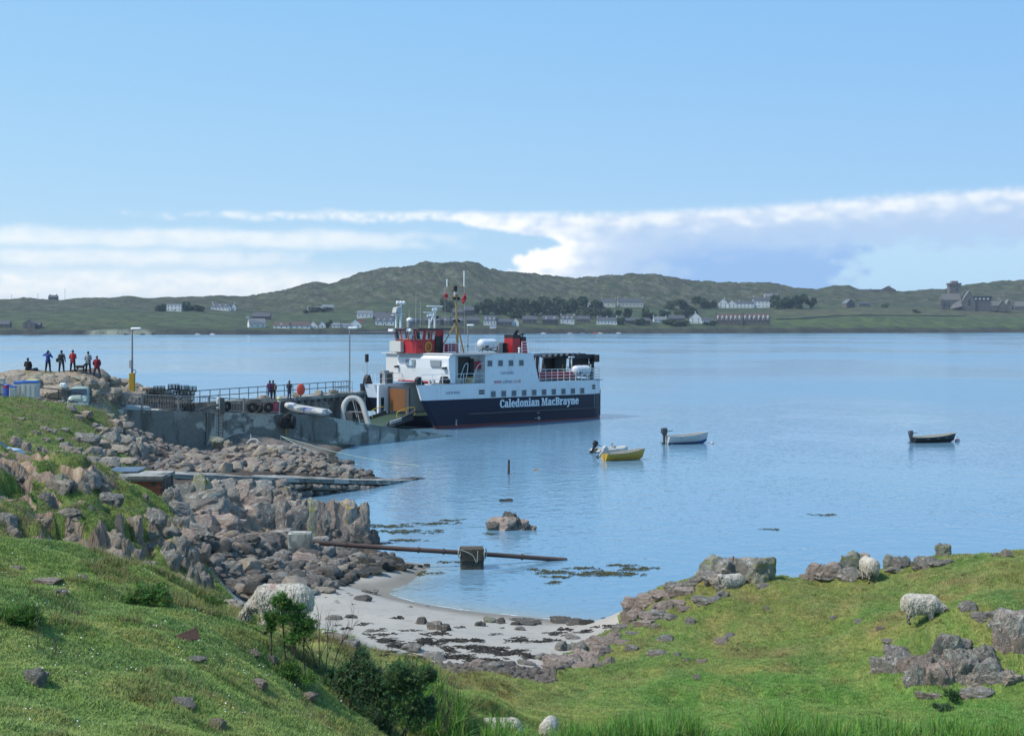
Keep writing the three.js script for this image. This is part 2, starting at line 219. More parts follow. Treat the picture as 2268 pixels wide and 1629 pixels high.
const H0 = (x, z) => {
  let y = tps(x, z); const D = -z;
  y += (0.16 * n2(x * 0.35, z * 0.35) + 0.07 * n2(x * 1.1 + 9, z * 1.1)) * smooth(8, 20, D) * clamp((y + 0.2) * 0.8, 0.12, 1) * (inside(BEACH, x, z) ? 0.2 : 1);
  if (inside(LOOKOUT, x, z) && z < -110) y = tps(x, z);
  if (D < 62 && y > 1.2) y += 0.035 * n2(x * 2.6, z * 2.6) + 0.05 * Math.abs(n2(x * 0.9 + 4, z * 1.4));
  return y;
};
// jointed bedrock: blocks of unequal height with cracks between them
const hash = (a, b) => { const s = Math.sin(a * 127.1 + b * 311.7) * 43758.5453; return s - Math.floor(s); };
function blocks(x, z, sx, sz) {
  x = x / sx + 0.35 * n2(x * 0.9 / sx, z * 0.9 / sz); z = z / sz + 0.35 * n2(x * 0.9 + 40, z * 0.9); const i = Math.floor(x), j = Math.floor(z); let d1 = 9, d2 = 9, h = 0, h2 = 0, g = 0;
  for (let a = -1; a < 2; a++) for (let b = -1; b < 2; b++) { const p = i + a, q = j + b, dx = p + hash(p, q) - x, dz = q + hash(p + 71, q - 13) - z, d = Math.hypot(dx, dz); if (d < d1) { d2 = d1; h2 = h; d1 = d; h = hash(p * 3 + 1, q * 5 + 2); g = dx * (hash(p, q + 5) - 0.5) + dz * (hash(p + 9, q) - 0.5); } else if (d < d2) { d2 = d; h2 = hash(p * 3 + 1, q * 5 + 2); } }
  return { h, e: d2 - d1, g, b: lerp((h + h2) / 2, h, smooth(0, 0.3, d2 - d1)) };
}
const RIDGE = poly([[-60, 1240, 46], [200, 1240, 46], [320, 1275, 47], [440, 1320, 49], [455, 1215, 58], [390, 1130, 61], [330, 1070, 62], [240, 1020, 62], [-60, 985, 62]]);
const BEDROCK = poly([[430, 1260, 56], [520, 1205, 64.5], [700, 1212, 67.5], [840, 1215, 70], [840, 1150, 78], [640, 1085, 80], [400, 1090, 75], [360, 1120, 66], [400, 1200, 58]]);
const rocky = (x, z) => (inside(LOOKOUT, x, z) ? [2.6, 2.0, z > -110.5 ? 1.0 : 0.06, z > -110.5 ? -0.6 : -0.02] : inside(BEDROCK, x, z) ? [1.3, 1.5, 0.9, -1.0] : inside(RIDGE, x, z) ? [1.5, 2.0, z > -58 ? 1.15 : 0.5, z > -58 ? -0.75 : -0.35] : null);
const land = (x, z) => { const k = rocky(x, z), y = H0(x, z); if (!k || y < -0.3) return y; const b = blocks(x, z, k[0], k[1]); return y + k[2] * (b.b + 0.9 * b.g) + k[3] - 0.3 * k[2] * smooth(0.14, 0.0, b.e) + 0.08 * n2(x * 3, z * 3); };
// height and class of ground off the finished grid
function spot(x, z) {
  const { xs, zs, y, cls, nx } = grid, f = (l, v, up) => { let a = 0, b = l.length - 1; while (b - a > 1) { const m = (a + b) >> 1; if (up ? l[m] <= v : l[m] >= v) a = m; else b = m; } return a; };
  const i = f(xs, x, true), j = f(zs, z, false), u = clamp((x - xs[i]) / (xs[i + 1] - xs[i])), v = clamp((z - zs[j]) / (zs[j + 1] - zs[j])), o = j * nx + i;
  return { y: lerp(lerp(y[o], y[o + 1], u), lerp(y[o + nx], y[o + nx + 1], u), v), cls: cls[o + (u > 0.5 ? 1 : 0) + (v > 0.5 ? nx : 0)] };
}
// where the sight line through a picture point meets the near land
function hit(xd, yd, from = 12, to = 150, f = (x, z) => spot(x, z).y) {
  const dx = (xd - CX) / F, dy = -(yd - YH) / F; let prev = from;
  for (let D = from; D < to; D += Math.max(0.25, D * 0.006)) {
    if (H + dy * D <= f(dx * D, -D)) { let a = prev, b = D; for (let k = 0; k < 14; k++) { const m = (a + b) / 2; if (H + dy * m <= f(dx * m, -m)) b = m; else a = m; } return { x: dx * b, y: H + dy * b, z: -b, D: b, s: b / F }; }
    prev = D;
  }
  const D = to; return { x: dx * D, y: H + dy * D, z: -D, D, s: D / F };
}
const onSea = (xd, yd) => { const D = H * F / (yd - YH); return { x: (xd - CX) * D / F, y: 0, z: -D, D, s: D / F }; };

T.grass = tex(1024, (u, v) => { const a = pf(L1, u, v, 6, 6, 0.6), b = pf(L2, u, v, 22, 4, 0.6), c = pf(L3, u, v, 170, 2); const q = mixc([0.75, 0.9, 0.7], [1.2, 1.05, 1.15], smooth(0.35, 0.65, a)); const g = (0.55 + 0.9 * c) * (0.75 + 0.5 * b); return q.map((x) => clamp(x * g * 0.62)); });
T.sand = tex(1024, (u, v) => { const a = pf(L1, u, v, 5, 6, 0.6), c = pf(L3, u, v, 200, 2), d = pf(L2, u, v * 3, 12, 5, 0.6); const g = (0.78 + 0.2 * a + 0.16 * (c - 0.5)) - 0.4 * smooth(0.66, 0.8, d); return [g, g * 0.99, g * 0.97]; });
const MG = {
  grass: std([2.08, 2.28, 2.0], 1, { vertexColors: true, map: re(T.grass, 0.3), bumpMap: re(T.bump, 0.8), bumpScale: 0.10 }),
  sand: std([1, 1, 1], 0.95, { vertexColors: true, map: re(T.sand, 0.22), bumpMap: re(T.bump, 0.5), bumpScale: 0.02 }),
  rock: std([1.0, 1.0, 1.0], 0.95, { vertexColors: true, map: re(T.tan, 0.28), bumpMap: re(T.bump, 0.35), bumpScale: 0.15 }),
};
function turf(x, z, y) {
      const D = -z; let c;
      const a = n2(x * 0.22, z * 0.22) + 0.5 * n2(x * 0.7 + 8, z * 0.7), b = n2(x * 0.45 + 40, z * 0.45) + 0.6 * n2(x * 1.6, z * 1.6), d = n2(x * 0.12 + 5, z * 0.2 - 4);
      c = mixc([0.120, 0.155, 0.038], [0.092, 0.134, 0.036], smooth(-0.4, 0.8, a)); c = mixc(c, [0.165, 0.160, 0.042], smooth(0.1, 1.0, b) * 0.75);
      const right = smooth(1.5, 4, x - 0.06 * (D - 33));
      const dry = right * (smooth(41.5, 44, D + d * 1.2) * 0.75 + 0.4 * smooth(1.9, 2.6, y) * smooth(46, 42, D)) * clamp(0.72 + 0.6 * d + 0.4 * b);
      c = mixc(c, [0.150, 0.140, 0.042], clamp(dry)); c = mixc(c, [0.066, 0.150, 0.022], right * smooth(42.5, 40, D) * smooth(2.0, 1.5, y) * 0.55 * clamp(0.8 + a));
      c = mixc(c, [0.155, 0.128, 0.048], clamp(right * smooth(0.35, 0.9, n2(x * 0.3 - 20, z * 0.35) + 0.3 * b) * smooth(40, 43, D)));
      const bank = smooth(34, 37, D) * smooth(45, 42, D) * smooth(3.5, -1, x); c = mixc(c, [0.165, 0.150, 0.045], bank * 0.75);
      if (D > 45 && x < -6) { c = mixc(c, [0.085, 0.098, 0.025], 0.5); c = mixc(c, [0.10, 0.082, 0.045], smooth(0.15, 0.8, b + 0.3 * a) * 0.8); }
      if (D > 75) c = mixc(c, [0.125, 0.112, 0.045], smooth(0, 0.6, a + 0.4 * b) * 0.7);
      return c;
}
let grid;
const bare = (x, z) => { if (!inside(RIDGE, x, z)) return false; const b = blocks(x, z, 1.5, 2.0); return b.e < 0.13 + 0.12 * hash(b.h, 3) || hash(b.h * 9, 7) < smooth(-58, -49, z) * 0.36 + 0.04; };
function tint(k, x, z, y) {                                     // colour of sand (1), rock (2) or turf (0) at a place
    const D = -z; let c;
    if (k === 1) { c = mixc([0.43, 0.40, 0.35], [0.24, 0.22, 0.185], smooth(0.32, 0.1, y)); c = mixc(c, [0.20, 0.18, 0.16], 0.75 * smooth(43.6, 42, D + 0.8 * n2(x * 0.7, z))); }
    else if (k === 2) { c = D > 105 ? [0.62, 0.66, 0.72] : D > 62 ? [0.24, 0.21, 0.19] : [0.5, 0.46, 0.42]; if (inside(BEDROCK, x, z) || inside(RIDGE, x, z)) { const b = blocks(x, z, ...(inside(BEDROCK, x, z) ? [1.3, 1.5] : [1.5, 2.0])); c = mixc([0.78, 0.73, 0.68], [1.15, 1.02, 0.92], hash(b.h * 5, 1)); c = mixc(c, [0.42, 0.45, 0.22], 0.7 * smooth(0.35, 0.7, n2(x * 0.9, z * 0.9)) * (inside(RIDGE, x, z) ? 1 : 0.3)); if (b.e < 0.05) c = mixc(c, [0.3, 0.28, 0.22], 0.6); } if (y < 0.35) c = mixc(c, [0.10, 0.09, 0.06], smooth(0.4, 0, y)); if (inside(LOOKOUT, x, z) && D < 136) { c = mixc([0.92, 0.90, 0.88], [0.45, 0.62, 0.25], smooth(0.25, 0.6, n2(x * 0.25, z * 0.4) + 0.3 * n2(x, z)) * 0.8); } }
    else {
      c = turf(x, z, y);
    }
    return c;
}
const zone = (x, z, y) => (inside(BEACH, x, z) ? 1 : inside(SHORE, x, z) || inside(LOOKOUT, x, z) || bare(x, z) || (y < 0.25 && -z > 50) || (y < 0 && -z > 30) ? 2 : 0);
{
  const zs = []; for (let D = 5; D < 165; D += D < 20 ? 0.18 : D < 62 ? 0.2 : D < 125 ? 0.27 : 0.5) zs.push(-D);
  const xs = []; for (let x = -66; x <= 46; x += x < -32 || x > 24 ? 0.6 : 0.22) xs.push(x);
  grid = { xs, zs };
  const nx = xs.length, pos = new Float32Array(nx * zs.length * 3), cls = new Uint8Array(nx * zs.length), colr = new Float32Array(nx * zs.length * 3);
  let rowY = new Float64Array(nx * zs.length);
  for (let j = 0, i = 0; j < zs.length; j++) for (let k = 0; k < nx; k++, i++) {
    const x = xs[k], z = zs[j], vis = Math.abs(x) < -z * 0.40 + 4;
    const y = vis ? land(x, z) : tps(x, z);
    const jx = x + 0.9 * n2(x * 0.5, z * 0.5) * (z > -62 ? 0.5 : 1), jz = z + 0.5 * n2(x * 0.5 + 30, z * 0.5);
    rowY[i] = y; pos[3 * i] = x; pos[3 * i + 1] = y; pos[3 * i + 2] = z; cls[i] = vis ? zone(jx, jz, y) : (y < 0.25 && z < -50 ? 2 : 0);
    colr.set(tint(cls[i], x, z, y), 3 * i);
  }
  grid.y = rowY; grid.cls = cls; grid.nx = nx;
  const idx = [[], [], []];
  for (let j = 0; j + 1 < zs.length; j++) for (let k = 0; k + 1 < nx; k++) {
    const a = j * nx + k, b = a + 1, c = a + nx, d = c + 1; if (Math.max(rowY[a], rowY[b], rowY[c], rowY[d]) < -2.2) continue;
    const m = [0, 0, 0]; m[cls[a]]++; m[cls[b]]++; m[cls[c]]++; m[cls[d]]++; idx[m.indexOf(Math.max(...m))].push(a, b, c, b, d, c);
  }
  const all = new THREE.BufferGeometry(); all.setAttribute('position', new THREE.BufferAttribute(pos, 3)); all.setIndex(idx.flat()); all.computeVertexNormals();
  ['grass_ground', 'beach', 'rocky_ground'].forEach((name, q) => {
    const g = new THREE.BufferGeometry(), map = new Map(), p = [], n = [], c = [], u = [], id = [];
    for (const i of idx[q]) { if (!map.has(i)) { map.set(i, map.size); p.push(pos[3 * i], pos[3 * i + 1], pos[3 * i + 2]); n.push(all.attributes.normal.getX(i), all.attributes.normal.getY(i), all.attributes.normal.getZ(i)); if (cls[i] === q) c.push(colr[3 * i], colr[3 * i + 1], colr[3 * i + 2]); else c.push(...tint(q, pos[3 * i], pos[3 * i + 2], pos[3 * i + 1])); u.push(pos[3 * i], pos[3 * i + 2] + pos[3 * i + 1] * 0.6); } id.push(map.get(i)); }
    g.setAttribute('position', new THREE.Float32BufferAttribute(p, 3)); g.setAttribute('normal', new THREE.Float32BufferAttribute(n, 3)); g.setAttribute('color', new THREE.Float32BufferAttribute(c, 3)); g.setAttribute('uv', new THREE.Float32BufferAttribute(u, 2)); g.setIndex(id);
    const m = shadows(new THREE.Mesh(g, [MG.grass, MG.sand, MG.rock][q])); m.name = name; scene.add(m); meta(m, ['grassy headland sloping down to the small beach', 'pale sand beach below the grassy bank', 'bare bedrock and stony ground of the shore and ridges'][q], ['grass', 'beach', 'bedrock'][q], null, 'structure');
  });
}
const ground = { grass: scene.getObjectByName('grass_ground'), beach: scene.getObjectByName('beach'), shore: scene.getObjectByName('rocky_ground') };

// ---------------------------------------------------------------- the sea
{
  const A = lattice(21), B = lattice(22), waves = tex(1024, (u, v) => { const h = 0.4 * pf(A, u, v, 22, 2, 0.5) + 0.35 * pf(B, u + 0.13, v + 0.4, 53, 2, 0.5) + 0.25 * pf(A, u + 0.5, v + 0.2, 120, 2, 0.6); return 0.5 + (h - 0.5) * (0.55 + 0.45 * smooth(0.4, 0.6, pf(B, u, v, 3, 4, 0.55))); }, false);
  const calm = tex(512, (u, v) => { const a = pf(L2, u, v, 3, 6, 0.55); return 0.55 + 0.45 * smooth(0.3, 0.7, a); }, false);
  const xs = [], zs = [];
  for (let x = -6000; x < 6000; x += Math.abs(x) < 40 ? 0.8 : Math.abs(x) < 200 ? 10 : Math.abs(x) < 1000 ? 100 : 500) xs.push(x);
  for (let D = 28; D < 9000; D += D < 130 ? 0.6 : D < 300 ? 6 : D < 2000 ? 60 : 500) zs.push(-D);
  const g = new THREE.BufferGeometry(), p = [], c = [], u = [], id = [];
  for (const z of zs) for (const x of xs) {
    p.push(x, 0, z); u.push(x + 0.21 * z, z - 0.21 * x);
    const near = Math.abs(x) < 40 && z > -130, d = near ? -H0(x, z) : 5;
    let k = [0.14, 0.265, 0.365]; k = mixc(k, [0.26, 0.27, 0.22], Math.exp(-Math.max(d, 0) * (inside(BEACH, x, z) ? 4.2 : 9)) * (inside(BEACH, x, z) ? 1 : 0.25)); c.push(...k);
  }
  for (let j = 0; j + 1 < zs.length; j++) for (let k = 0; k + 1 < xs.length; k++) { const a = j * xs.length + k, b = a + 1, e = a + xs.length, f = e + 1; id.push(a, b, e, b, f, e); }
  g.setAttribute('position', new THREE.Float32BufferAttribute(p, 3)); g.setAttribute('color', new THREE.Float32BufferAttribute(c, 3)); g.setAttribute('uv', new THREE.Float32BufferAttribute(u, 2)); g.setIndex(id); g.computeVertexNormals();
  const m = new THREE.MeshPhysicalMaterial({ color: 0xffffff, vertexColors: true, roughness: 0.22, roughnessMap: re(calm, 1 / 170, 1 / 260), ior: 1.33, bumpMap: re(waves, 1 / 34, 1 / 34), bumpScale: 0.072, side: THREE.DoubleSide });
  const s = new THREE.Mesh(g, m); s.receiveShadow = true; s.name = 'sea'; scene.add(s); meta(s, 'calm blue sound between the two shores', 'sea', null, 'structure');
}
// ---------------------------------------------------------------- the island across the sound
const SKYLINE = [[-400, 672], [0, 664], [50, 659], [110, 663], [150, 664], [190, 659], [250, 660], [290, 656], [330, 660], [400, 659], [440, 656], [480, 654], [520, 656], [570, 654], [620, 643], [660, 634], [690, 625], [730, 630], [770, 617], [800, 603], [840, 597], [900, 591], [930, 581], [990, 582], [1030, 579], [1060, 582], [1085, 596], [1120, 602], [1180, 606], [1230, 612], [1265, 616], [1330, 613], [1380, 609], [1450, 606], [1490, 614], [1540, 622], [1600, 625], [1660, 627], [1700, 625], [1730, 630], [1760, 637], [1810, 641], [1850, 633], [1880, 632], [1910, 643], [1960, 645], [2030, 645], [2060, 640], [2090, 640], [2150, 630], [2180, 626], [2230, 622], [2268, 619], [2500, 612]];
const SHORELINE = [[-400, 1390], [0, 1400], [500, 1440], [900, 1500], [1134, 1540], [1600, 1640], [2268, 1740], [2700, 1760]];
const TERRACE = [[-400, 716], [0, 700], [200, 688], [450, 690], [600, 700], [750, 690], [850, 678], [1000, 676], [1200, 683], [1300, 684], [1420, 683], [1500, 690], [1600, 684], [1800, 682], [1900, 678], [2050, 680], [2200, 686], [2268, 686], [2600, 686]];
function island(x, z) {
  const D = -z, xd = x / D * F + CX, Ds = table(SHORELINE, xd), Dt = Ds + 300, Dr = Ds + 620; if (D < Ds - 30) return -6;
  const yt = H - (table(TERRACE, xd) - YH) * Dt / F, yr = H - (table(SKYLINE, xd) - YH) * Dr / F;
  let y = D < Ds ? lerp(-6, 0.2, (D - Ds + 30) / 30) : D < Dt ? lerp(0.2, yt, Math.pow((D - Ds) / (Dt - Ds), 0.75)) + 2.2 * smooth(0, 14, D - Ds) * smooth(280, 100, D - Ds) : D < Dr ? lerp(yt, yr, Math.pow(clamp((D - Dt) / (Dr - Dt)), 1.15)) : yr - (D - Dr) * 0.12;
  const rough = smooth(Dt - 30, Dt + 130, D) * smooth(Dr + 60, Dr - 10, D) ;
  y += rough * (2.6 * (Math.abs(n2(x * 0.012, z * 0.02)) - 0.3) + 2.2 * (Math.abs(n2(x * 0.035 + 7, z * 0.045)) - 0.3) + 1.8 * Math.abs(n2(x * 0.1, z * 0.1)) - 0.5) * clamp((yr - yt) / 40, 0.35, 1.2);
  y += smooth(0, 20, D - Ds) * 0.7 * n2(x * 0.02, z * 0.03) + smooth(25, 0, Math.abs(D - Ds - 6)) * 1.0 * n2(x * 0.06, z * 0.05);
  return y;
}
const far = (xd, yd) => { const a = table(SHORELINE, xd); return hit(xd, yd, a - 40, a + 700, island); };
{
  T.hill = tex(1024, (u, v) => { const a = pf(L1, u, v, 8, 7, 0.62), b = pf(L2, u, v, 30, 5, 0.6), c = pf(L3, u, v, 120, 2); const k = 0.5 + 0.5 * smooth(0.3, 0.7, a) + 0.5 * (b - 0.5) + 0.4 * (c - 0.5); return [k * 0.8, k * 0.8, k * 0.8]; });
  const mat = std([0.98, 1.10, 0.92], 1, { vertexColors: true, map: re(T.hill, 1 / 90), bumpMap: re(T.bump, 1 / 45), bumpScale: 2 });
  const nx = 560, nz = 230, pos = [], col = [], uv = [], id = [];
  for (let j = 0; j < nz; j++) for (let i = 0; i < nx; i++) {
    const x = -800 + 1700 * i / (nx - 1), z = -1330 - 1250 * Math.pow(j / (nz - 1), 1.05), y = island(x, z); pos.push(x, y, z); uv.push(x, z * 0.8 + y * 0.8);
    const D = -z, xd = x / D * F + CX, Ds = table(SHORELINE, xd), Dt = Ds + 300, s = D - Ds, e = (island(x, z - 6) - y) / 6, a = fbm2(x * 0.01, z * 0.015), b = fbm2(x * 0.05 + 5, z * 0.06);
    let c = mixc([0.062, 0.088, 0.028], [0.085, 0.095, 0.035], clamp(0.5 + a)); c = mixc(c, [0.050, 0.078, 0.026], smooth(0, 0.5, b));
    const hill = smooth(Dt - 20, Dt + 90, D); c = mixc(c, mixc([0.060, 0.074, 0.028], [0.088, 0.080, 0.040], clamp(0.5 + 1.3 * a)), hill); c = mixc(c, [0.15, 0.135, 0.115], clamp(hill * (smooth(0.26, 0.6, e + 0.35 * b) + 0.65 * smooth(0.15, 0.45, b + 0.4 * a))));
    c = mixc(c, [0.045, 0.072, 0.022], hill * smooth(0.2, 0.5, -b) * 0.7);
    if (xd > 1690) c = mixc(c, mixc([0.085, 0.115, 0.026], [0.115, 0.105, 0.045], smooth(110, 170, s + 25 * a)), 0.9 * smooth(1690, 1730, xd) * smooth(300, 260, s));
    if (xd < 560) c = mixc(c, mixc([0.088, 0.092, 0.034], [0.075, 0.10, 0.032], clamp(0.5 + a * 1.6)), smooth(30, 60, s) * smooth(290, 240, s) * smooth(560, 500, xd));
    c = mixc(c, [0.05, 0.046, 0.038], smooth(24 + 10 * b, 10, s)); if (xd > 180 && xd < 350) c = mixc(c, [0.30, 0.285, 0.25], smooth(20, 10, s) * smooth(178, 215, xd) * smooth(350, 320, xd));
    col.push(...c);
  }
  for (let j = 0; j + 1 < nz; j++) for (let i = 0; i + 1 < nx; i++) { const a = j * nx + i; id.push(a, a + 1, a + nx, a + 1, a + nx + 1, a + nx); }
  const g = new THREE.BufferGeometry(); g.setAttribute('position', new THREE.Float32BufferAttribute(pos, 3)); g.setAttribute('color', new THREE.Float32BufferAttribute(col, 3)); g.setAttribute('uv', new THREE.Float32BufferAttribute(uv, 2)); g.setIndex(id); g.computeVertexNormals();
  const m = shadows(new THREE.Mesh(g, mat)); m.name = 'hills'; scene.add(m); meta(m, 'green rocky island across the sound with a rounded hill', 'hills', null, 'structure');
}
// ---------------------------------------------------------------- ferry
const serif = await new FontLoader().loadAsync('fonts/droid/droid_serif_bold.typeface.json'), sans = await new FontLoader().loadAsync('fonts/droid/droid_sans_regular.typeface.json'), sansBold = await new FontLoader().loadAsync('fonts/droid/droid_sans_bold.typeface.json');
function text(str, font, x0, x1, y0, h, z, depth = 0.02, fat = 0) {      // lettering fitted between x0 and x1, capitals h high
  const g = new TextGeometry(str, { font, size: 1, depth: 1, curveSegments: 4, bevelEnabled: fat > 0, bevelSize: fat, bevelThickness: 0.05, bevelSegments: 1 }); g.computeBoundingBox(); const b = g.boundingBox;
  const cap = new TextGeometry('H', { font, size: 1, depth: 1 }); cap.computeBoundingBox();
  g.translate(-b.min.x, 0, 0).scale((x1 - x0) / (b.max.x - b.min.x), h / cap.boundingBox.max.y, depth); return g.translate(x0, y0, z);
}
function rail(pts, h, rows, step, r = 0.03, rr = r * 0.8) {     // posts and horizontal rails over a polyline of foot points
  const g = [];
  for (let i = 0; i + 1 < pts.length; i++) {
    const a = V(pts[i]), b = V(pts[i + 1]), n = Math.max(1, Math.round(a.distanceTo(b) / step));
    for (let k = i ? 1 : 0; k <= n; k++) { const p = a.clone().lerp(b, k / n); g.push(bar(p, [p.x, p.y + h, p.z], r, r, 6)); }
    for (let k = 1; k <= rows; k++) { const y = h * k / rows; g.push(bar([a.x, a.y + y, a.z], [b.x, b.y + y, b.z], k === rows ? r : rr, k === rows ? r : rr, 6)); }
  }
  return g;
}
{
  const f = thing('ferry', 'white and navy car ferry with red wheelhouse and bow ramp lowered on the slipway', 'ferry', [-9.282, 0, -152.283]);
  f.rotation.order = 'YXZ'; f.rotation.set(0, 44.065 * Math.PI / 180, -0.44 * Math.PI / 180);
  // u aft, y up, v to port; local z = -v
  const levels = (outline, ys) => { const rows = ys.map((y) => outline(y).map(([u, v]) => new V3(u, y, -v))); return [flat(surface(rows, true), 0.5), fan(rows[rows.length - 1]), fan(rows[0])]; };
  const bow = (y) => table([[-0.9, 2.2], [0, 1.5], [0.8, 1.0], [3.2, -0.55], [5.0, -1.22]], y);
  const sb = (o = 0) => (y) => { const b = bow(y); return [[b + 0.35, -o], [b + 2, -o], [14, -o], [26.9, -o], [28.95 + o, 0.95 - o], [28.95 + o, 2.35], [b + 5.2, 2.35], [b + 0.12, 0.62], [b, 0.25 - o]]; };
  const pt = (y) => { const b = bow(y) + 0.35; return [[b, 8.3], [14, 8.3], [28.6, 8.3], [28.6, 10.6], [4, 10.9], [b + 0.4, 10.5], [b, 10.1]]; };
  const mid = (y) => { const b = bow(y) + 0.9; return [[b, 0.75], [4.2, 0.75], [6, 2.35], [28.7, 2.35], [28.7, 8.3], [b, 8.3]]; };
  part('hull', [levels(sb(), [0.38, 1.6, 3.2]), levels(pt, [0.38, 1.6, 3.2]), levels(mid, [-0.9, 0.6, 1.38])], M.navy, f);
  part('boot_topping', [levels(sb(0.004), [-0.9, -0.3, 0.38]), levels(pt, [-0.9, 0.37])], M.boot, f);
  // white bulwarks above the navy
  part('bulwark', [levels(sb(), [3.204, 4.9]), levels((y) => [[bow(y) + 0.35, 8.3], [9, 8.3], [9, 10.9], [4, 10.9], [bow(y) + 0.75, 10.5], [bow(y) + 0.35, 10.1]], [3.204, 4.72]), levels(() => [[9, 8.3], [28.6, 8.3], [28.6, 10.6], [9, 10.9]], [3.204, 4.9])], M.white, f);
  part('rubbing_strake', [box(19.6, 0.17, 0.12, 17.1, 1.52, 0.06), box(2.25, 0.17, 0.12, 27.92, 1.52, -0.42, 0.43), prism([[0, 0], [1.4, 0], [1.4, -0.16], [0.4, -0.16]], 0.1).translate(5.9, 1.6, 0)], M.darkGrey, f);
  part('fender_post', [box(0.12, 3.2, 0.14, 28.99, 2.1, -1.0)], M.rubber, f);
  part('car_deck', box(28.2, 0.06, 5.94, 14.7, 1.415, -5.325), M.green, f);
  part('bow_post', [rbox(0.34, 3.3, 0.34, 0.05, -0.35, 3.0, -7.9)], M.white, f);
  part('inner_casing', [box(21, 3.4, 0.06, 16.5, 3.1, -2.42), box(27, 3.4, 0.06, 14.2, 3.1, -8.25)], M.white, f);
  const sh = []; for (let i = 0; i <= 10; i++) { const a = -1 + 2 * i / 10; sh.push([1.25 - 0.3 * (1 - a * a), -6.65 + 1.5 * a]); }
  part('curved_door', surface([1.75, 4.25].map((y) => sh.map(([u, z]) => [u, y, z]))), M.orange, f);
  part('door_frame', [box(0.12, 2.9, 0.12, 1.35, 2.85, -8.17), box(0.2, 2.95, 0.5, 1.4, 2.87, -4.88), box(0.2, 0.14, 3.6, 1.35, 4.38, -6.4)], M.darkGrey, f);
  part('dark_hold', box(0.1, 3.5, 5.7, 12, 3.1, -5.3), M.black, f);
  // lowered ramp
  const rA = [0.5, 1.36], rB = [-3.1, 0.62], sl = Math.atan2(rA[1] - rB[1], rA[0] - rB[0]);
  const onRamp = (g) => g.rotateZ(sl).translate(rB[0], rB[1], 0), rl = Math.hypot(rA[0] - rB[0], rA[1] - rB[1]);
  part('ramp', [onRamp(box(rl, 0.12, 4.7, rl / 2, -0.06, -5.3)), onRamp(prism([[-0.5, -0.1], [0, 0], [0, -0.12]], 4.6).translate(0, 0, -7.6))], M.green, f);
  part('ramp_girder', [2.95, 7.65].map((v) => onRamp(prism([[-0.2, -0.05], [0.2, 0.28], [rl, 0.42], [rl, -0.38], [rl * 0.45, -0.42], [0, -0.2]], 0.14).translate(0, 0, -v - 0.07))), M.darkGrey, f);
  part('ramp_ram', [bar([-2.9, 0.85, -2.75], [-1.3, 1.2, -2.75], 0.09), bar([-2.9, 0.66, -2.75], [-1.3, 1.0, -2.75], 0.07)], M.lightGrey, f);
  part('ramp_ram', [bar([-1.3, 1.2, -2.72], [0.7, 1.95, -2.72], 0.13)], M.darkGrey, f);
  part('ramp_rail', [tube([[-1.6, 1.0, -3.15], [-1.6, 1.75, -3.15], [-1.35, 1.95, -3.15], [0.9, 2.32, -3.15], [0.95, 2.25, -3.15], [0.95, 1.5, -3.15]], 0.035, 40, 6), bar([-0.3, 1.25, -3.15], [-0.3, 2.1, -3.15], 0.03)], M.yellow, f);
  part('ramp_rail', [tube([[-1.6, 1.0, -7.5], [-1.6, 1.8, -7.5], [-1.3, 2.0, -7.5], [0.2, 2.25, -7.5]], 0.04, 30, 6)], M.yellow, f);
  // superstructure
  part('passenger_block', [prism([[8.65, 4.9], [17.3, 4.9], [16.3, 8.2], [8.65, 8.2]], 2.35).translate(0, 0, -2.35), prism([[9.4, 4.95], [16.6, 4.95], [15.9, 8.17], [9.4, 8.17]], 8).translate(0, 0, -10.6)], M.white, f);
  part('bulkhead', [box(5.9, 3.2, 10.5, 6.6, 6.58, -6.35), box(6.3, 0.12, 12.4, 6.5, 8.19, -5.9)], std([0.60, 0.60, 0.58], 0.5, { map: re(T.paint, 0.16) }), f);
  part('front_cabin', [prism([[3.62, 8.28], [4.2, 8.28], [4.2, 5.0], [3.52, 5.02], [3.28, 6.62], [3.2, 7.72]], 8.9).translate(0, 0, -9.0), box(0.6, 0.34, 8.7, 3.8, 5.17, -4.5)], M.white, f);
  part('red_stripe', box(0.1, 0.17, 6.0, 3.46, 5.05, -6.1), M.red, f);
  const wm0 = std([0.24, 0.26, 0.28], 0.3), wg0 = std([0.22, 0.25, 0.28], 0.15);
  for (const [v0, v1, open] of [[5.75, 7.5, 1], [1.3, 3.2, 0]]) {
    const q = (l, d, z) => prism(l.map(([v, y]) => [-v, y]).reverse(), d).translate(0, 0, z), w = part('cabin_window', q([[v0 + 0.14, 6.74], [v1 - 0.12, 6.74], [v1, 7.52], [v0, 7.52]], 0.04, 0), wm0, f); w.rotation.y = -Math.PI / 2; w.position.set(3.185, 0, 0);
    part('pane', q([[v0 + 0.2, 6.8], [v1 - 0.18, 6.8], [v1 - 0.07, 7.46], [v0 + 0.08, 7.46]], 0.02, 0.045), wg0, w);
    if (open) part('pane', q([[v0 + 0.55, 6.82], [v0 + 1.0, 6.82], [v0 + 1.0, 7.44], [v0 + 0.55, 7.44]], 0.02, 0.07), std([0.35, 0.55, 0.65], 0.1), w);
  }
  for (const v of [0.75, 9.05]) part('floodlight', [rbox(0.25, 0.3, 0.55, 0.05, 3.1, 6.66, -v)], M.darkGrey, f), part('floodlight_hood', box(0.34, 0.06, 0.6, 3.1, 6.83, -v), M.bright, f);
  { const ml = std([0.85, 0.82, 0.45], 0.5); part('marker_light', box(0.08, 0.12, 0.9, 3.6, 8.14, -9.9), ml, f); part('marker_light', box(0.9, 0.12, 0.08, 6.2, 8.14, -1.08), ml, f); }
  // starboard walkway: doorway, red locker, steps
  part('doorway', box(1.75, 2.35, 0.1, 6.4, 6.72, -1.06), M.black, f);
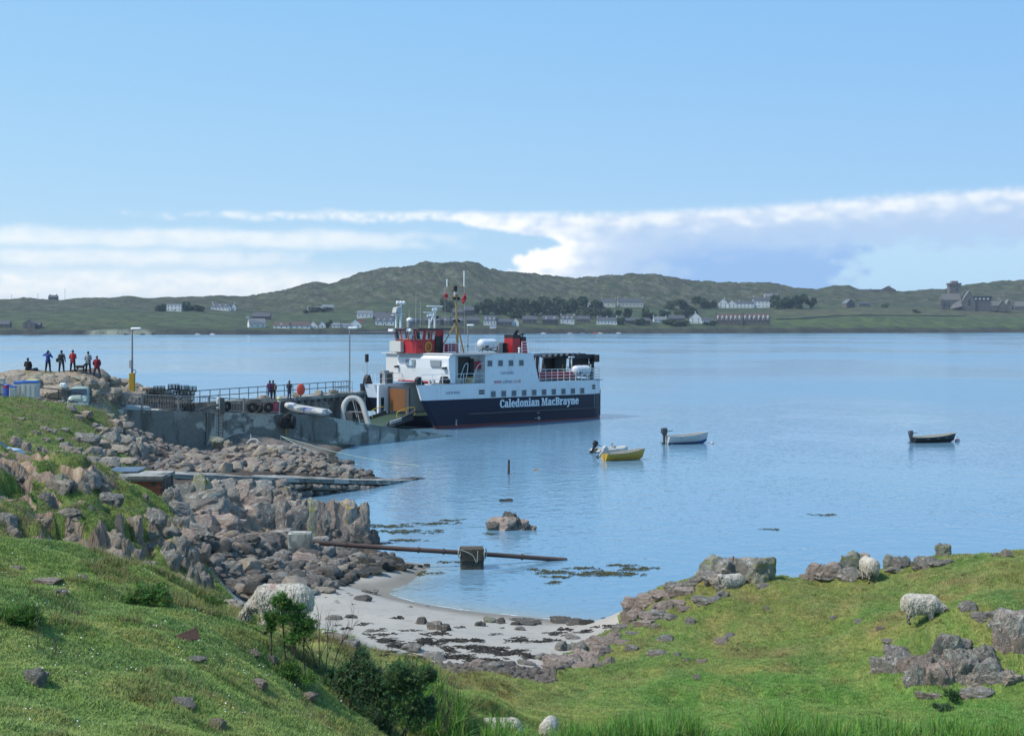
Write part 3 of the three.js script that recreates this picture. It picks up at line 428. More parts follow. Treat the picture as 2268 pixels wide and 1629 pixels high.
  part('door', box(0.08, 2.2, 0.7, 7.3, 6.6, -0.75), M.darkGrey, f);
  part('lifejacket_locker', rbox(1.1, 0.85, 0.4, 0.04, 8.15, 6.92, -0.9), M.red, f);
  part('walkway', [box(8.0, 0.08, 1.4, 4.7, 4.94, -0.75)], M.grey, f);
  part('fore_rail', rail([[-0.7, 4.9, -0.12], [8.55, 4.9, -0.12]], 1.12, 2, 1.55, 0.035), M.white, f);
  part('fore_rail', rail([[-0.6, 4.72, -10.4], [3.4, 4.75, -10.75]], 1.2, 2, 1.2, 0.035), M.white, f);
  part('fore_rail', rail([[-0.4, 4.72, -8.4], [3.3, 4.75, -8.4]], 1.2, 2, 1.2, 0.035), M.white, f);
  part('stair_rail', tube([[5.0, 4.95, -0.4], [5.9, 7.0, -0.4], [6.3, 7.2, -0.4], [6.35, 6.8, -0.4], [6.0, 5.0, -0.4]], 0.045, 30, 6), M.white, f); part('stair_rail', [tube([[6.9, 4.9, -0.3], [7.7, 6.8, -0.3], [8.1, 7.1, -0.3], [9.1, 7.1, -0.3]], 0.045, 30, 6)], M.white, f);
  part('stair', [0, 1, 2, 3].map((k) => box(0.9, 0.05, 0.7, 6.6 + k * 0.05, 5.0 + 0.2 * k, -0.65)), M.yellow, f);
  // things on the fore decks
  part('bow_fender', prism([[-1.3, 4.9], [-1.3, 5.5], [-1.1, 5.75], [-0.8, 5.8], [-0.2, 4.9]], 0.4, 0.04).translate(0, 0, -0.55), M.black, f);
  part('bow_fender', [prism([[-0.9, 4.7], [-0.75, 5.4], [-0.5, 5.75], [-0.3, 5.75], [0.1, 4.7]], 0.6, 0.04).translate(0, 0, -10.2), prism([[-0.5, 1.6], [-0.75, 4.72], [0.8, 4.72], [1.0, 1.6]], 0.5, 0.03).translate(0, 0, -10.85)], M.black, f);
  part('winch', [prism([[2.5, 4.95], [4.4, 4.95], [4.1, 5.75], [2.8, 5.75]], 0.5).translate(0, 0, -0.95), bar([2.9, 5.3, -0.4], [4.0, 5.3, -0.4], 0.28)], M.black, f);
  part('winch', [rbox(1.3, 1.3, 0.9, 0.05, 1.8, 5.4, -9.2)], M.darkGrey, f); part('vent', [bar([1.2, 4.7, -8.8], [1.2, 6.1, -8.8], 0.28), box(0.7, 0.3, 0.7, 1.2, 6.1, -8.8)], M.grey, f);
  part('bollard', [bar([0.9, 4.9, -0.6], [0.9, 5.4, -0.6], 0.15), bar([1.5, 4.9, -0.6], [1.5, 5.4, -0.6], 0.15)], M.lightGrey, f);
  for (const [u, y, v, h] of [[-0.3, 4.7, 10.2, 3.3], [17.8, 4.9, 9.5, 4.6]]) { part('signal_post', bar([u, y, -v], [u, y + h - 0.8, -v], 0.06), M.lightGrey, f); part('signal_lamp', rbox(0.34, 0.9, 0.34, 0.06, u, y + h - 0.35, -v), M.black, f); }
  part('bow_jack', [bar([3.2, 7.1, -12.3], [3.2, 5.6, -11.0], 0.025)], M.lightGrey, f);
  // side windows, lettering
  const wf = prism([[0, 0], [0.84, 0], [0.84, 0.77], [0, 0.77]], 0.02, 0.015), wp = prism([[0.07, 0.07], [0.77, 0.07], [0.77, 0.7], [0.07, 0.7]], 0.012);
  const wm = std([0.55, 0.52, 0.42], 0.5), wg = new THREE.MeshPhysicalMaterial({ color: new THREE.Color(0.07, 0.10, 0.14), roughness: 0.15 });
  for (let i = 0; i < 10; i++) { const w = part('window', wf, wm, f); w.position.set(9.48 + i * 1.645, 3.26, 0.005); part('pane', wp, wg, w).position.z = 0.03; }
  for (let i = 0; i < 4; i++) { const w = part('window', wf, wm, f); w.position.set(8.92 + i * 1.67, 6.75, 0.005); part('pane', wp, wg, w).position.z = 0.03; }
  for (const [u, y] of [[7.7, 3.78], [7.7, 4.06], [26.35, 3.9], [26.35, 4.2]]) part('vent_grille', box(u < 10 ? 0.85 : 0.55, 0.22, 0.03, u + 0.42, y, 0.01), M.darkGrey, f);
  part('lettering', text('Caledonian MacBrayne', serif, 10.97, 24.1, 2.08, 0.86, 0.0, 0.02, 0.03), std([0.74, 0.77, 0.79], 0.5), f);
  part('lettering', [text('www.', sans, 10.0, 11.35, 4.84, 0.42, 0.0), text('.co.uk', sans, 13.0, 14.3, 4.84, 0.42, 0.0)], std([0.42, 0.08, 0.09], 0.5), f);
  part('lettering', text('calmac', sans, 11.45, 12.95, 4.84, 0.42, 0.0), std([0.10, 0.12, 0.20], 0.5), f);
  part('lettering', text('LOCH BUIE', sansBold, 2.75, 4.8, 3.82, 0.27, 0.0), std([0.17, 0.20, 0.28], 0.5), f);
  part('lettering', text('Loch Buidhe', sans, 11.1, 13.15, 5.86, 0.34, 0.0), std([0.14, 0.17, 0.26], 0.5), f);
  const draught = [0.62, 0.84, 1.08].map((y) => text(String(Math.round(y * 10)), sansBold, 4.2, 4.4, y - 0.62 + 0.34, 0.16, 0.005)); part('draught_mark', draught, M.bright, f);
  part('load_line', [new THREE.TorusGeometry(0.16, 0.03, 6, 20).translate(17.3, 0.62, 0.01), box(0.5, 0.03, 0.02, 17.3, 0.62, 0.01), box(0.3, 0.03, 0.02, 16.75, 0.62, 0.01)], M.bright, f);
  part('deck_light', box(0.35, 0.05, 0.05, 17.2, 1.25, 0.02), M.bright, f);
  for (const [x, h, y] of [[2.0, 1.6, 4.05], [26.9, 3.4, 3.2], [8.66, 1.7, 4.05]]) part('weld_line', box(0.025, h, 0.012, x, y, 0.005), std([0.5, 0.47, 0.38], 0.7), f);
  // wheelhouse
  {
    const u0 = 2.75, u1 = 6.25, v0 = 4.62, v1 = 9.3, lean = 0.34, yb = 8.25, ys = 9.55, yt = 10.9;
    const ring = (k, y) => { const o = k * lean, c = 0.55; return [[u0 - o, v0 + c], [u0 + c, v0 - o], [u1, v0 - o * 0.6], [u1, v1 + o * 0.6], [u0 + c, v1 + o], [u0 - o, v1 - c]].map(([u, v]) => new V3(u, y, -v)); };
    const R = [ring(0, yb), ring(0, ys), ring(1, yt)];
    const wall = (i, k0, k1, a, b) => { const n = 6, p0 = R[k0][i], p1 = R[k0][(i + 1) % n], q0 = R[k1][i], q1 = R[k1][(i + 1) % n]; return [p0.clone().lerp(p1, a), p0.clone().lerp(p1, b), q0.clone().lerp(q1, b), q0.clone().lerp(q1, a)]; };
    const quad = (q) => surface([[q[0], q[1]], [q[3], q[2]]]);
    const sub = (q, t0, t1) => [q[0].clone().lerp(q[3], t0), q[1].clone().lerp(q[2], t0), q[1].clone().lerp(q[2], t1), q[0].clone().lerp(q[3], t1)];
    const red = [], panes = [];
    for (let i = 0; i < 6; i++) {
      red.push(quad(wall(i, 0, 1, 0, 1)));
      const spans = { 5: [[0.06, 0.29], [0.38, 0.62], [0.71, 0.94]], 0: [[0.14, 0.86]], 1: [[0.12, 0.34], [0.44, 0.56]], 2: [[0.15, 0.45], [0.55, 0.85]], 3: [[0.1, 0.4], [0.5, 0.85]], 4: [[0.08, 0.92]] }[i];
      let at = 0; for (const [a, b] of [...spans, [1, 1]]) { if (a > at) red.push(quad(wall(i, 1, 2, at, a))); if (b > a) { const w = wall(i, 1, 2, a, b); red.push(quad(sub(w, 0, 0.2)), quad(sub(w, 0.88, 1))); panes.push([i, sub(w, 0.2, 0.88)]); } at = b; }
    }
    const wh = part('wheelhouse', red, M.red, f);
    for (const [i, q] of panes) { const c = q[0].clone().add(q[1]).add(q[2]).add(q[3]).multiplyScalar(0.25); part('window', quad(q), M.clear, wh); part('window_frame', q.map((p, k) => bar(p, q[(k + 1) % 4], 0.035, 0.035, 5)), std([0.5, 0.46, 0.42], 0.5), wh); }
    part('roof', [rbox(u1 - u0 + 1.5, 0.2, v1 - v0 + 1.3, 0.06, (u0 + u1) / 2 + 0.1, yt + 0.1, -(v0 + v1) / 2)], M.darkGrey, f);
    part('wheelhouse_floor', box(u1 - u0 - 0.1, 0.05, v1 - v0 - 0.1, (u0 + u1) / 2 + 0.1, 9.0, -(v0 + v1) / 2), M.black, f);
    part('console', [rbox(0.7, 0.9, 2.8, 0.08, u0 + 0.8, 9.45, -7.0), rbox(0.3, 0.5, 0.5, 0.05, u0 + 0.8, 10.0, -6.4)], M.black, f);
    part('front_locker', rbox(0.5, 1.25, 2.0, 0.04, u0 - 0.28, 8.98, -8.25), std([0.50, 0.50, 0.46], 0.6), f);
    part('side_door', [box(1.0, 2.35, 0.05, 5.6, 9.55, -4.52)], M.black, f); part('door_edge', box(0.12, 2.4, 0.08, 6.15, 9.55, -4.45), M.red, f);
    part('searchlight', [rbox(0.5, 0.3, 0.9, 0.08, u0 - 0.7, 10.82, -8.6)], M.bright, f); part('searchlight', [rbox(0.5, 0.34, 0.8, 0.08, u0 - 0.55, 10.86, -5.6)], M.bright, f);
    const crest = part('crest_ring', new THREE.TorusGeometry(0.44, 0.11, 8, 28).scale(1, 1.2, 0.4).translate(4.12, 8.96, -4.58), std([0.48, 0.24, 0.03], 0.5), f);
    part('crest_figure', [ball(0.16, 0.8, 1.4, 0.3, 4.08, 8.98, -4.59, 8, 6), ball(0.09, 1, 1, 0.3, 3.98, 9.24, -4.59, 8, 6), bar([4.1, 8.8, -4.58], [4.3, 8.68, -4.58], 0.04), bar([4.15, 9.05, -4.58], [4.3, 9.2, -4.58], 0.035)], std([0.42, 0.17, 0.03], 0.5), crest);
    { const m = part(numbered('person'), skinned([[3.9, 9.1, -6.1, 3.9, 10.0, -6.1, 0.2, 0.19, 0], [3.9, 10.0, -6.3, 3.9, 10.0, -5.9, 0.1, 0.1, 0], [3.9, 10.0, -6.1, 3.9, 10.3, -6.1, 0.07, 0.11, 0], [3.9, 9.95, -5.85, 3.6, 9.7, -5.9, 0.07, 0.05, 0], [3.9, 9.95, -6.35, 3.6, 9.7, -6.3, 0.07, 0.05, 0]], 36, 0.04), std([0.03, 0.03, 0.045], 0.9), f); f.updateMatrixWorld(true); scene.attach(m); meta(m, 'person in dark clothes standing inside the ferry wheelhouse', 'person'); }
    // masts and aerials on its roof, v = 6.5
    const z = -6.5;
    part('light_mast', [bar([1.6, 11.1, z], [1.6, 13.9, z], 0.13, 0.11, 10), box(0.9, 0.06, 0.3, 1.6, 12.7, z), box(1.3, 0.07, 0.2, 1.62, 13.8, z)], M.white, f);
    for (const d of [-0.45, 0, 0.45]) part('lamp', ball(0.2, 1, d ? 0.85 : 1, 1, 1.6 + d, d ? 13.98 : 13.95, z, 10, 8), M.bright, f);
    part('light_mast', [bar([0.95, 11.1, z], [0.95, 12.7, z], 0.14, 0.12, 10), box(1.1, 0.07, 0.4, 0.95, 12.55, z)], M.white, f);
    const dsh = part('loudspeaker', [prism([[0.6, 12.8], [1.35, 12.75], [1.4, 13.5], [0.75, 13.4]], 0.6, 0.06).translate(0, 0, z - 0.3)], M.lightGrey, f);
    part('dome', [bar([2.9, 11.1, z], [2.9, 11.95, z], 0.32, 0.32, 14)], M.grey, f); part('dome_cap', ball(0.36, 1, 0.8, 1, 2.9, 12.0, z, 14, 10), M.bright, f);
    for (const [u, y0, y1, v] of [[3.85, 11.1, 15.2, 6.5], [3.1, 11.1, 13.3, 6.8], [4.75, 11.1, 14.1, 6.8], [3.65, 11.1, 13.4, 6.3]]) part('whip_aerial', bar([u, y0, -v], [u, y1, -v], 0.032, 0.02, 6), M.lightGrey, f);
    part('radar_pedestal', [bar([6.7, 11.1, z], [6.7, 13.0, z], 0.13, 0.12, 10), bar([5.75, 11.1, z], [6.6, 12.9, z], 0.07, 0.07), ball(0.36, 1, 0.75, 1, 6.7, 13.2, z, 12, 8)], M.white, f);
    part('radar_scanner', rbox(2.4, 0.16, 0.2, 0.06, 6.7, 13.62, z), M.bright, f);
    part('radar_pedestal', [bar([5.57, 11.1, z + 0.4], [5.57, 12.4, z + 0.4], 0.12, 0.12, 10), ball(0.36, 1, 0.65, 1, 5.57, 12.5, z + 0.4, 12, 8)], M.white, f);
    part('radar_scanner', rbox(1.8, 0.13, 0.18, 0.05, 5.6, 12.88, z + 0.4), M.bright, f);
    part('horn', [bar([7.1, 12.3, -7], [7.6, 12.4, -7], 0.08, 0.17, 10)], M.black, f);
  }
  // yellow mast with flags
  part('mast', [bar([8.9, 8.2, -5], [8.6, 16.0, -5], 0.17, 0.08, 10), bar([8.75, 11.9, -5], [6.0, 8.3, -5], 0.07), bar([8.75, 11.9, -5], [9.35, 8.3, -4.4], 0.09), bar([8.75, 11.9, -5], [9.3, 8.3, -5.6], 0.08)], M.tan, f);
  part('crosstree', [bar([7.2, 15.85, -5], [9.9, 15.95, -5], 0.05), bar([7.9, 14.45, -5], [9.4, 14.4, -5], 0.05), box(0.5, 0.3, 0.3, 8.6, 14.85, -5), bar([7.4, 15.75, -5], [8.6, 15.3, -5], 0.04)], M.tan, f);
  for (const [w, h, x, y] of [[0.3, 0.35, 8.3, 14.55], [0.3, 0.35, 8.95, 14.55], [0.34, 0.6, 8.5, 15.7], [0.25, 0.3, 8.35, 11.95], [0.25, 0.3, 9.05, 11.95]]) part('nav_light', box(w, h, 0.3, x, y, -5), M.black, f);
  part('nav_light', box(0.34, 0.5, 0.3, 8.56, 15.05, -5), M.lightGrey, f);
  for (const [u, y0, y1] of [[7.22, 15.85, 16.75], [9.87, 15.95, 17.8]]) part('whip_aerial', bar([u, y0, -5], [u, y1, -5], 0.07, 0.07, 8), M.bright, f);
  const flag = (u, y, w, h, sl2) => { const rows = []; for (let i = 0; i <= 6; i++) { const r = []; for (let j = 0; j <= 5; j++) r.push([u - sl2 * i / 6 + 0.1 * Math.sin(i * 1.3 + j), y - h * i / 6 - w * 0.3 * j / 5, -5 + w * 0.5 * j / 5 + 0.08 * Math.sin(j * 2.2 + i)]); rows.push(r); } return surface(rows); };
  const fm = std([0.38, 0.035, 0.055], 0.9); part('flag', [flag(6.95, 15.3, 0.5, 0.8, 0.1), flag(7.15, 15.25, 0.5, 0.8, 0.2)], fm, f); part('flag', [flag(10.0, 15.2, 0.6, 1.1, 0.3), flag(9.85, 15.2, 0.5, 1.15, 0.3)], fm, f);
  part('halyard', [bar([6.9, 15.85, -5], [7.0, 8.3, -5], 0.012), bar([10, 15.9, -5], [9.9, 8.3, -5], 0.012)], M.lightGrey, f);
  // bridge deck
  part('top_deck', box(12.6, 0.1, 10.4, 10.0, 8.22, -5.5), M.grey, f);
  part('upper_rail', rail([[6.4, 8.25, -3.8], [7.6, 8.25, -3.8]], 1.1, 4, 1.2, 0.03), M.white, f);
  part('upper_rail', rail([[8.2, 8.25, -9.8], [18.2, 8.25, -9.8]], 1.25, 3, 1.9, 0.028), M.white, f);
  part('upper_rail', rail([[14.8, 8.25, -0.35], [16.9, 8.25, -0.35]], 1.3, 4, 1.05, 0.04), M.white, f);
  part('upper_rail', rail([[16.4, 8.25, -3], [18.0, 8.25, -9.6]], 1.3, 1, 1.8, 0.028), M.grey, f);
  part('red_screen', rbox(1.95, 0.92, 0.12, 0.03, 7.1, 8.85, -4.2), std([0.30, 0.018, 0.05], 0.6), f); part('screen_frame', rail([[6.05, 8.25, -4.1], [8.2, 8.25, -4.1]], 1.15, 1, 1.07, 0.04), M.white, f);
  part('lifebuoy_board', [box(0.45, 0.75, 0.05, 10.3, 8.75, -6)], M.bright, f); part('green_sign', box(0.2, 0.24, 0.04, 11.4, 9.05, -6), std([0.02, 0.16, 0.06], 0.6), f);
  const raft = (u, y, v, L, R) => { const t = part('life_raft', new THREE.CapsuleGeometry(R, L - 2 * R * 0.75, 8, 20).scale(1, 1, 1).rotateZ(Math.PI / 2).translate(u, y, -v), M.white, f); part('raft_seam', [new THREE.TorusGeometry(R + 0.008, 0.025, 6, 28).rotateY(Math.PI / 2).translate(u - L * 0.12, y, -v), new THREE.TorusGeometry(R + 0.008, 0.025, 6, 28).rotateY(Math.PI / 2).translate(u + L * 0.18, y, -v), box(L * 0.7, 0.05, 2 * R + 0.03, u, y - 0.03, -v)], M.lightGrey, t); part('raft_label', box(0.5, 0.3, 0.03, u - L * 0.22, y - 0.28, -v + R * 0.93), M.darkGrey, t); part('raft_cradle', [bar([u - L * 0.3, y - R * 1.4, -v - R], [u - L * 0.3, y - R * 0.6, -v + R], 0.05), bar([u - L * 0.45, y - R * 1.6, -v + 0.4], [u - L * 0.45, y - 0.2, -v + 0.5], 0.05), bar([u + L * 0.48, y - R * 1.6, -v + 0.3], [u + L * 0.48, y - 0.1, -v + 0.4], 0.05), bar([u - L * 0.4, y - R * 1.05, -v + 0.3], [u + L * 0.45, y - R * 1.35, -v + 0.3], 0.06), bar([u, y - R * 0.9, -v + 0.3], [u + L * 0.4, y - R * 1.5, -v + 0.35], 0.05)], M.darkGrey, t); return t; };
  raft(10.85, 9.3, 2, 2.6, 0.58); raft(25.35, 6.1, 0.75, 2.75, 0.58);
  part('deck_box', rbox(0.6, 1.2, 0.6, 0.04, 13.0, 8.85, -2.3), M.grey, f); part('deck_box', [box(1.1, 1.15, 0.05, 13.9, 8.85, -2.6), bar([13.3, 8.3, -1.9], [14.2, 9.4, -1.9], 0.04), bar([13.9, 8.3, -1.9], [13.9, 9.3, -1.9], 0.04)], M.black, f);
  // funnel
  const fn = (u, w, h, s) => { const r = (k, y) => [[u - w / 2 + k, -1.5], [u + w / 2 - k * 2, -1.5], [u + w / 2 - k * 2, -3.0], [u - w / 2 + k, -3.0]].map(([a, b]) => new V3(a, y, b)); return [r, h]; };
  for (const [u, w, y1] of [[15.05, 1.35, 10.4], [16.35, 1.15, 10.15]]) {
    const t = (y) => { const k = (y - 8.25) * 0.05, q = u < 16 ? 0.05 : 0.16; return [[u - w / 2 + k, -1.55], [u + w / 2 - (y - 8.25) * q, -1.55], [u + w / 2 - (y - 8.25) * q, -3.0], [u - w / 2 + k, -3.0]].map(([a, b]) => new V3(a, y, b)); };
    const fu = part('funnel', [flat(surface([t(8.25), t(y1 - 0.42)], true)), fan(t(y1 - 0.42))], M.red, f); part('funnel_top', [flat(surface([t(y1 - 0.416), t(y1)], true)), fan(t(y1))], M.black, fu);
    for (const d of u < 16 ? [0.25, 0.55] : [-0.1, 0.25]) part('exhaust_pipe', tube([[u + d, y1 - 0.1, -2.1], [u + d, y1 + 0.18, -2.1], [u + d + 0.28, y1 + (u < 16 ? 0.5 : 0.34), -2.1]], u < 16 ? 0.12 : 0.08, 10, 8), M.black, fu);
  }
  part('vent', [bar([14.6, 8.25, -0.6], [14.6, 8.75, -0.6], 0.12), ball(0.17, 1, 0.8, 1, 14.6, 8.8, -0.6, 8, 6)], M.white, f);
  part('stern_jack', [bar([18.4, 8.2, -6], [18.4, 9.1, -6], 0.03), box(0.5, 0.2, 0.03, 18.7, 9.0, -6)], M.darkGrey, f);
  // after deck
  part('after_deck', box(11.6, 0.07, 10.2, 23.0, 4.9, -5.4), M.darkGrey, f);
  part('after_rail', rail([[17.5, 4.9, -0.12], [26.8, 4.9, -0.12], [28.85, 4.9, -1.0], [28.85, 4.9, -9.5]], 1.4, 4, 1.05, 0.035), M.white, f);
  part('bench', [rbox(6.9, 0.42, 0.5, 0.08, 21.3, 5.72, -1.3), rbox(6.9, 0.5, 0.12, 0.04, 21.3, 5.75, -0.85), box(6.9, 0.3, 0.4, 21.3, 5.3, -1.3)], M.red, f);
  part('bench', [rbox(0.9, 0.6, 2.4, 0.08, 18.0, 5.6, -2.2)], M.red, f);
  part('awning', [prism([[18.7, 7.85], [23.3, 8.12], [27.6, 8.1], [27.4, 8.0], [23.2, 7.98], [18.9, 7.72]], 3.4).translate(0, 0, -5.4)], M.black, f);
  for (let i = 0; i < 7; i++) part('awning_stripe', [prism([[0, 0], [0.42, 0], [0.62, 0.3], [0.2, 0.3]], 0.03).translate(19.8 + i * 1.0, 7.74 + i * 0.03, -1.98)], std([0.36, 0.34, 0.32], 0.7), f);
  part('stern_gantry', [prism([[24.6, 4.95], [24.9, 7.3], [25.2, 8.0], [28.6, 8.05], [29.05, 7.8], [28.95, 6.9], [28.75, 4.95]], 0.3).translate(0, 0, -7.0), box(3.9, 0.5, 5.6, 26.8, 7.75, -4.4), box(0.4, 2.9, 0.4, 28.5, 6.4, -1.9), box(0.5, 0.9, 1.3, 28.7, 7.5, -1.7), box(0.3, 2.9, 0.3, 26.6, 6.3, -6.5), box(3.4, 1.5, 0.12, 26.9, 7.0, -2.6)], M.black, f);
  part('gantry_strut', bar([25.4, 5.0, -4.2], [25.7, 6.7, -4.2], 0.07), M.yellow, f); part('gantry_strut', bar([28.2, 5, -2.2], [28.4, 6.9, -2.2], 0.06), M.yellow, f);
  part('awning_post', [bar([24.4, 4.95, -1.5], [24.4, 7.75, -1.5], 0.09), box(0.9, 0.16, 0.2, 24.4, 7.7, -1.5)], M.white, f);
  part('awning_post', [bar([18.9, 4.95, -2.2], [18.9, 7.8, -2.2], 0.06), bar([19.5, 4.95, -2.2], [19.5, 7.8, -2.2], 0.06), bar([26.9, 4.95, -0.6], [26.9, 6.8, -0.6], 0.07)], M.lightGrey, f); part('vent', bar([20.0, 5, -3.2], [20.0, 7.75, -3.2], 0.3), M.darkGrey, f);
  { const m = part(numbered('person'), skinned([[22.3, 5.1, -4, 22.3, 6.3, -4, 0.17, 0.2, 0], [22.3, 6.35, -4.18, 22.3, 6.35, -3.82, 0.09, 0.09, 0], [22.3, 6.4, -4, 22.3, 6.72, -4, 0.06, 0.11, 0]], 30, 0.04), std([0.25, 0.18, 0.16], 0.9), f); f.updateMatrixWorld(true); scene.attach(m); meta(m, 'person standing on the ferry after deck under the awning', 'person'); }
}
// ---------------------------------------------------------------- pier, slipway and what stands there
const wallD = (xd) => 124.62 / (0.8234 - (xd - CX) / F);
const wallTop = (xd) => P(xd, table([[180, 903.5], [218, 904.5], [317, 907.5], [398, 909.5], [465, 912], [543, 914.5], [622, 916.5], [680, 919], [740, 925], [830, 941], [930, 954], [1040, 970]], xd), wallD(xd));
const WXS = [188, 218, 317, 398, 465, 543, 622, 680, 740, 785, 830, 880, 930, 980, 1030], BACK = new V3(-0.772, 0, -0.635);     // level direction away from the viewer, square to the wall
{
  const pier = thing('pier', 'concrete ferry pier with a stained wall sloping down into the water', 'pier');
  const a = [], b = [], c = [], d = [];
  for (const x of WXS) { const t = wallTop(x), q = t.clone().addScaledVector(BACK, 0.55); a.push([t.x, -2, t.z]); b.push(t); c.push(q); d.push([q.x, -2, q.z]); }
  part('slip_wall', [flat(surface([a, b]), 0.3), surface([b, c]), surface([c, d])], M.concrete, pier);
  const cope = (x0, x1) => { const r = []; for (const x of WXS.filter((v) => v >= x0 && v <= x1)) { const t = wallTop(x); r.push(t); } return r; };
  // ramp surface between the wall and the upper pier
  const near = WXS.map((x) => { const t = wallTop(x).addScaledVector(BACK, 0.5); t.y -= 0.35; return t; }), farE = WXS.map((x, i) => { const t = wallTop(x).addScaledVector(BACK, 9.5); t.y -= 0.35; return t; });
  part('ramp', surface([near, farE]), M.slab, pier);
  // upper pier: railing line A to B, deck 4.6 m above the water
  const A = new V3(-28.2, 4.6, -119.2), B = new V3(-15.6, 4.6, -143.6), n = new V3(0.89, 0, 0.45), NF = [[-29.6, -121.0], [-27.6, -124.2], [-21.0, -131.4], [-18.0, -137], [-15.1, -144.4]], nf = (y, o = 0) => NF.map(([x, z]) => [x + o, y, z + o * 0.5]), e = (p, k, y) => { const q = p.clone().addScaledVector(n, k); return [q.x, y, q.z]; };
  part('pier_wall', [flat(surface([nf(-2), nf(4.3)]), 0.2), surface([[[-15.1, -2, -144.4], e(B, -1.6, -2)], [[-15.1, 4.3, -144.4], e(B, -1.6, 4.3)]])], std([0.42, 0.41, 0.38], 0.9, { map: re(T.concrete, 0.085), bumpMap: re(T.bump, 0.3), bumpScale: 0.03 }), pier);
  part('pier_deck', [surface([nf(4.6, 0.1), NF.map((_, i) => e(A.clone().lerp(B, [0, 0.06, 0.42, 0.7, 1.02][i]), -2.0, 4.6))]), surface([nf(4.3, 0.1), nf(4.6, 0.1)])], M.slab, pier);
  for (let i = 0; i < 12; i++) { const s = 2 + 2 * (i + 0.5) / 12, j = Math.min(3, Math.floor(s)), p = V([NF[j][0], 0, NF[j][1]]).lerp(V([NF[j + 1][0], 0, NF[j + 1][1]]), s - j); part('deck_bracket', box(0.5, 0.28, 0.3, p.x + 0.1, 4.16, p.z, 1.3), M.darkGrey, pier); }
  const g = []; part('wall_buttress', box(0.9, 3.4, 0.2, ...wallTop(465).add(new V3(0.09, -1.75, 0.12)).toArray(), 0.883), M.concrete, pier);
  const lad = wallTop(480); part('wall_ladder', [0, 0.45].map((o) => bar([lad.x + o * 0.64 + 0.2, lad.y + 0.2, lad.z - o * 0.77 + 0.24], [lad.x + o * 0.64 + 0.2, lad.y - 2.6, lad.z - o * 0.77 + 0.24], 0.03)).concat(Array.from({ length: 8 }, (_, k) => bar([lad.x + 0.2, lad.y - 0.3 * k, lad.z + 0.24], [lad.x + 0.49, lad.y - 0.3 * k, lad.z - 0.11], 0.02))), M.rust, pier);
  // long railing on the far edge of the pier
  const r = thing('pier_railing', 'two-rail pipe railing along the far edge of the pier against the water', 'railing');
  part('rail', [0.55, 1.08].map((h) => bar(e(A, -1.4, 4.6 + h), e(B, -1.4, 4.6 + h), 0.045)), std([0.14, 0.19, 0.22], 0.6), r);
  for (let i = 0; i <= 20; i++) { const p = A.clone().lerp(B, i / 20).addScaledVector(n, -1.4); part('post', bar([p.x, 4.6, p.z], [p.x, 5.7, p.z], 0.045), std([0.14, 0.19, 0.22], 0.6), r); }
  // palisade fence on the wall
  const fe = thing('bar_fence', 'grey galvanised vertical-bar fence along the top of the slip wall', 'fence');
  const FX = [196, 218, 317, 398, 465, 543, 622];
  for (let i = 0; i + 1 < FX.length; i++) {
    const p = wallTop(FX[i]).addScaledVector(BACK, 0.2), q = wallTop(FX[i + 1]).addScaledVector(BACK, 0.2), gg = [], h = 1.24, up = (v, y) => [v.x, v.y + y, v.z], m = Math.round(p.distanceTo(q) / 0.17);
    gg.push(bar(up(p, h), up(q, h), 0.04), bar(up(p, 0.14), up(q, 0.14), 0.035)); for (let k = 1; k < m; k++) { const s = p.clone().lerp(q, k / m); gg.push(bar(up(s, 0.14), up(s, h), 0.018, 0.018, 5)); }
    meta(part('fence_panel', gg, M.galv, fe), null, null, null, 'stuff'); part('post', [bar(up(q, 0), up(q, h + 0.1), 0.075, 0.075, 10), box(0.4, 0.05, 0.4, q.x, q.y + 0.03, q.z)], M.galv, fe);
  }
  // plain rail further left, above the grass bank
  const rl = thing('bank_railing', 'plain two-rail pipe railing above the grassy bank by the fish bins', 'railing');
  const ra = P(-20, 880, 105), rb = P(60, 884, 106.5), rc = P(128, 890, 108.5), rd = P(196, 903, 110.8), RL = [ra, rb, rc, rd];
  for (let i = 0; i < 3; i++) { const [p, q] = [RL[i], RL[i + 1]]; part('rail', [0.28, 0.98].map((h) => bar([p.x, p.y + h, p.z], [q.x, q.y + h, q.z], 0.04)), M.darkGrey, rl); }
  for (const p of RL) part('post', bar([p.x, p.y - 0.6, p.z], [p.x, p.y + 0.98, p.z], 0.045), M.darkGrey, rl);
}
function lamp(p, h, label, yellow) {
  const t = thing('street_lamp', label, 'street lamp', p.toArray(), 0, 'tall lamp posts by the water');
  part('pole', bar([0, 0, 0], [0, h, 0], yellow ? 0.11 : 0.09, 0.065, 10), M.grey, t);
  part('lamp_head', [new THREE.CapsuleGeometry(0.16, 0.62, 6, 12).rotateZ(Math.PI / 2).scale(1, 0.8, 1.2).translate(0.34, h + 0.02, 0)], std([0.7, 0.72, 0.72], 0.5), t);
  if (yellow) { const b = part('yellow_base', rbox(0.46, 2.0, 0.42, 0.04, 0, 0.8, 0), std([0.52, 0.33, 0.02], 0.6, { map: re(T.plain, 0.5) }), t); part('warning_plate', box(0.52, 0.55, 0.46, 0, -0.25, 0), M.bright, b); part('warning_text', [0, 1, 2].map((k) => box(0.36 - 0.08 * k, 0.05, 0.02, 0, -0.1 - 0.13 * k, 0.24)), std([0.35, 0.05, 0.05], 0.6), b); part('control_box', rbox(0.22, 0.7, 0.2, 0.03, -0.12, 2.6, 0.1), M.lightGrey, t); part('hose_ring', new THREE.TorusGeometry(0.2, 0.03, 6, 16).translate(0.16, 1.9, 0.1), M.darkGrey, t); }
  return t;
}
lamp(P(292, 872, 121), 5.6, 'tall lamp post with a yellow base in front of the lookout rock', true);
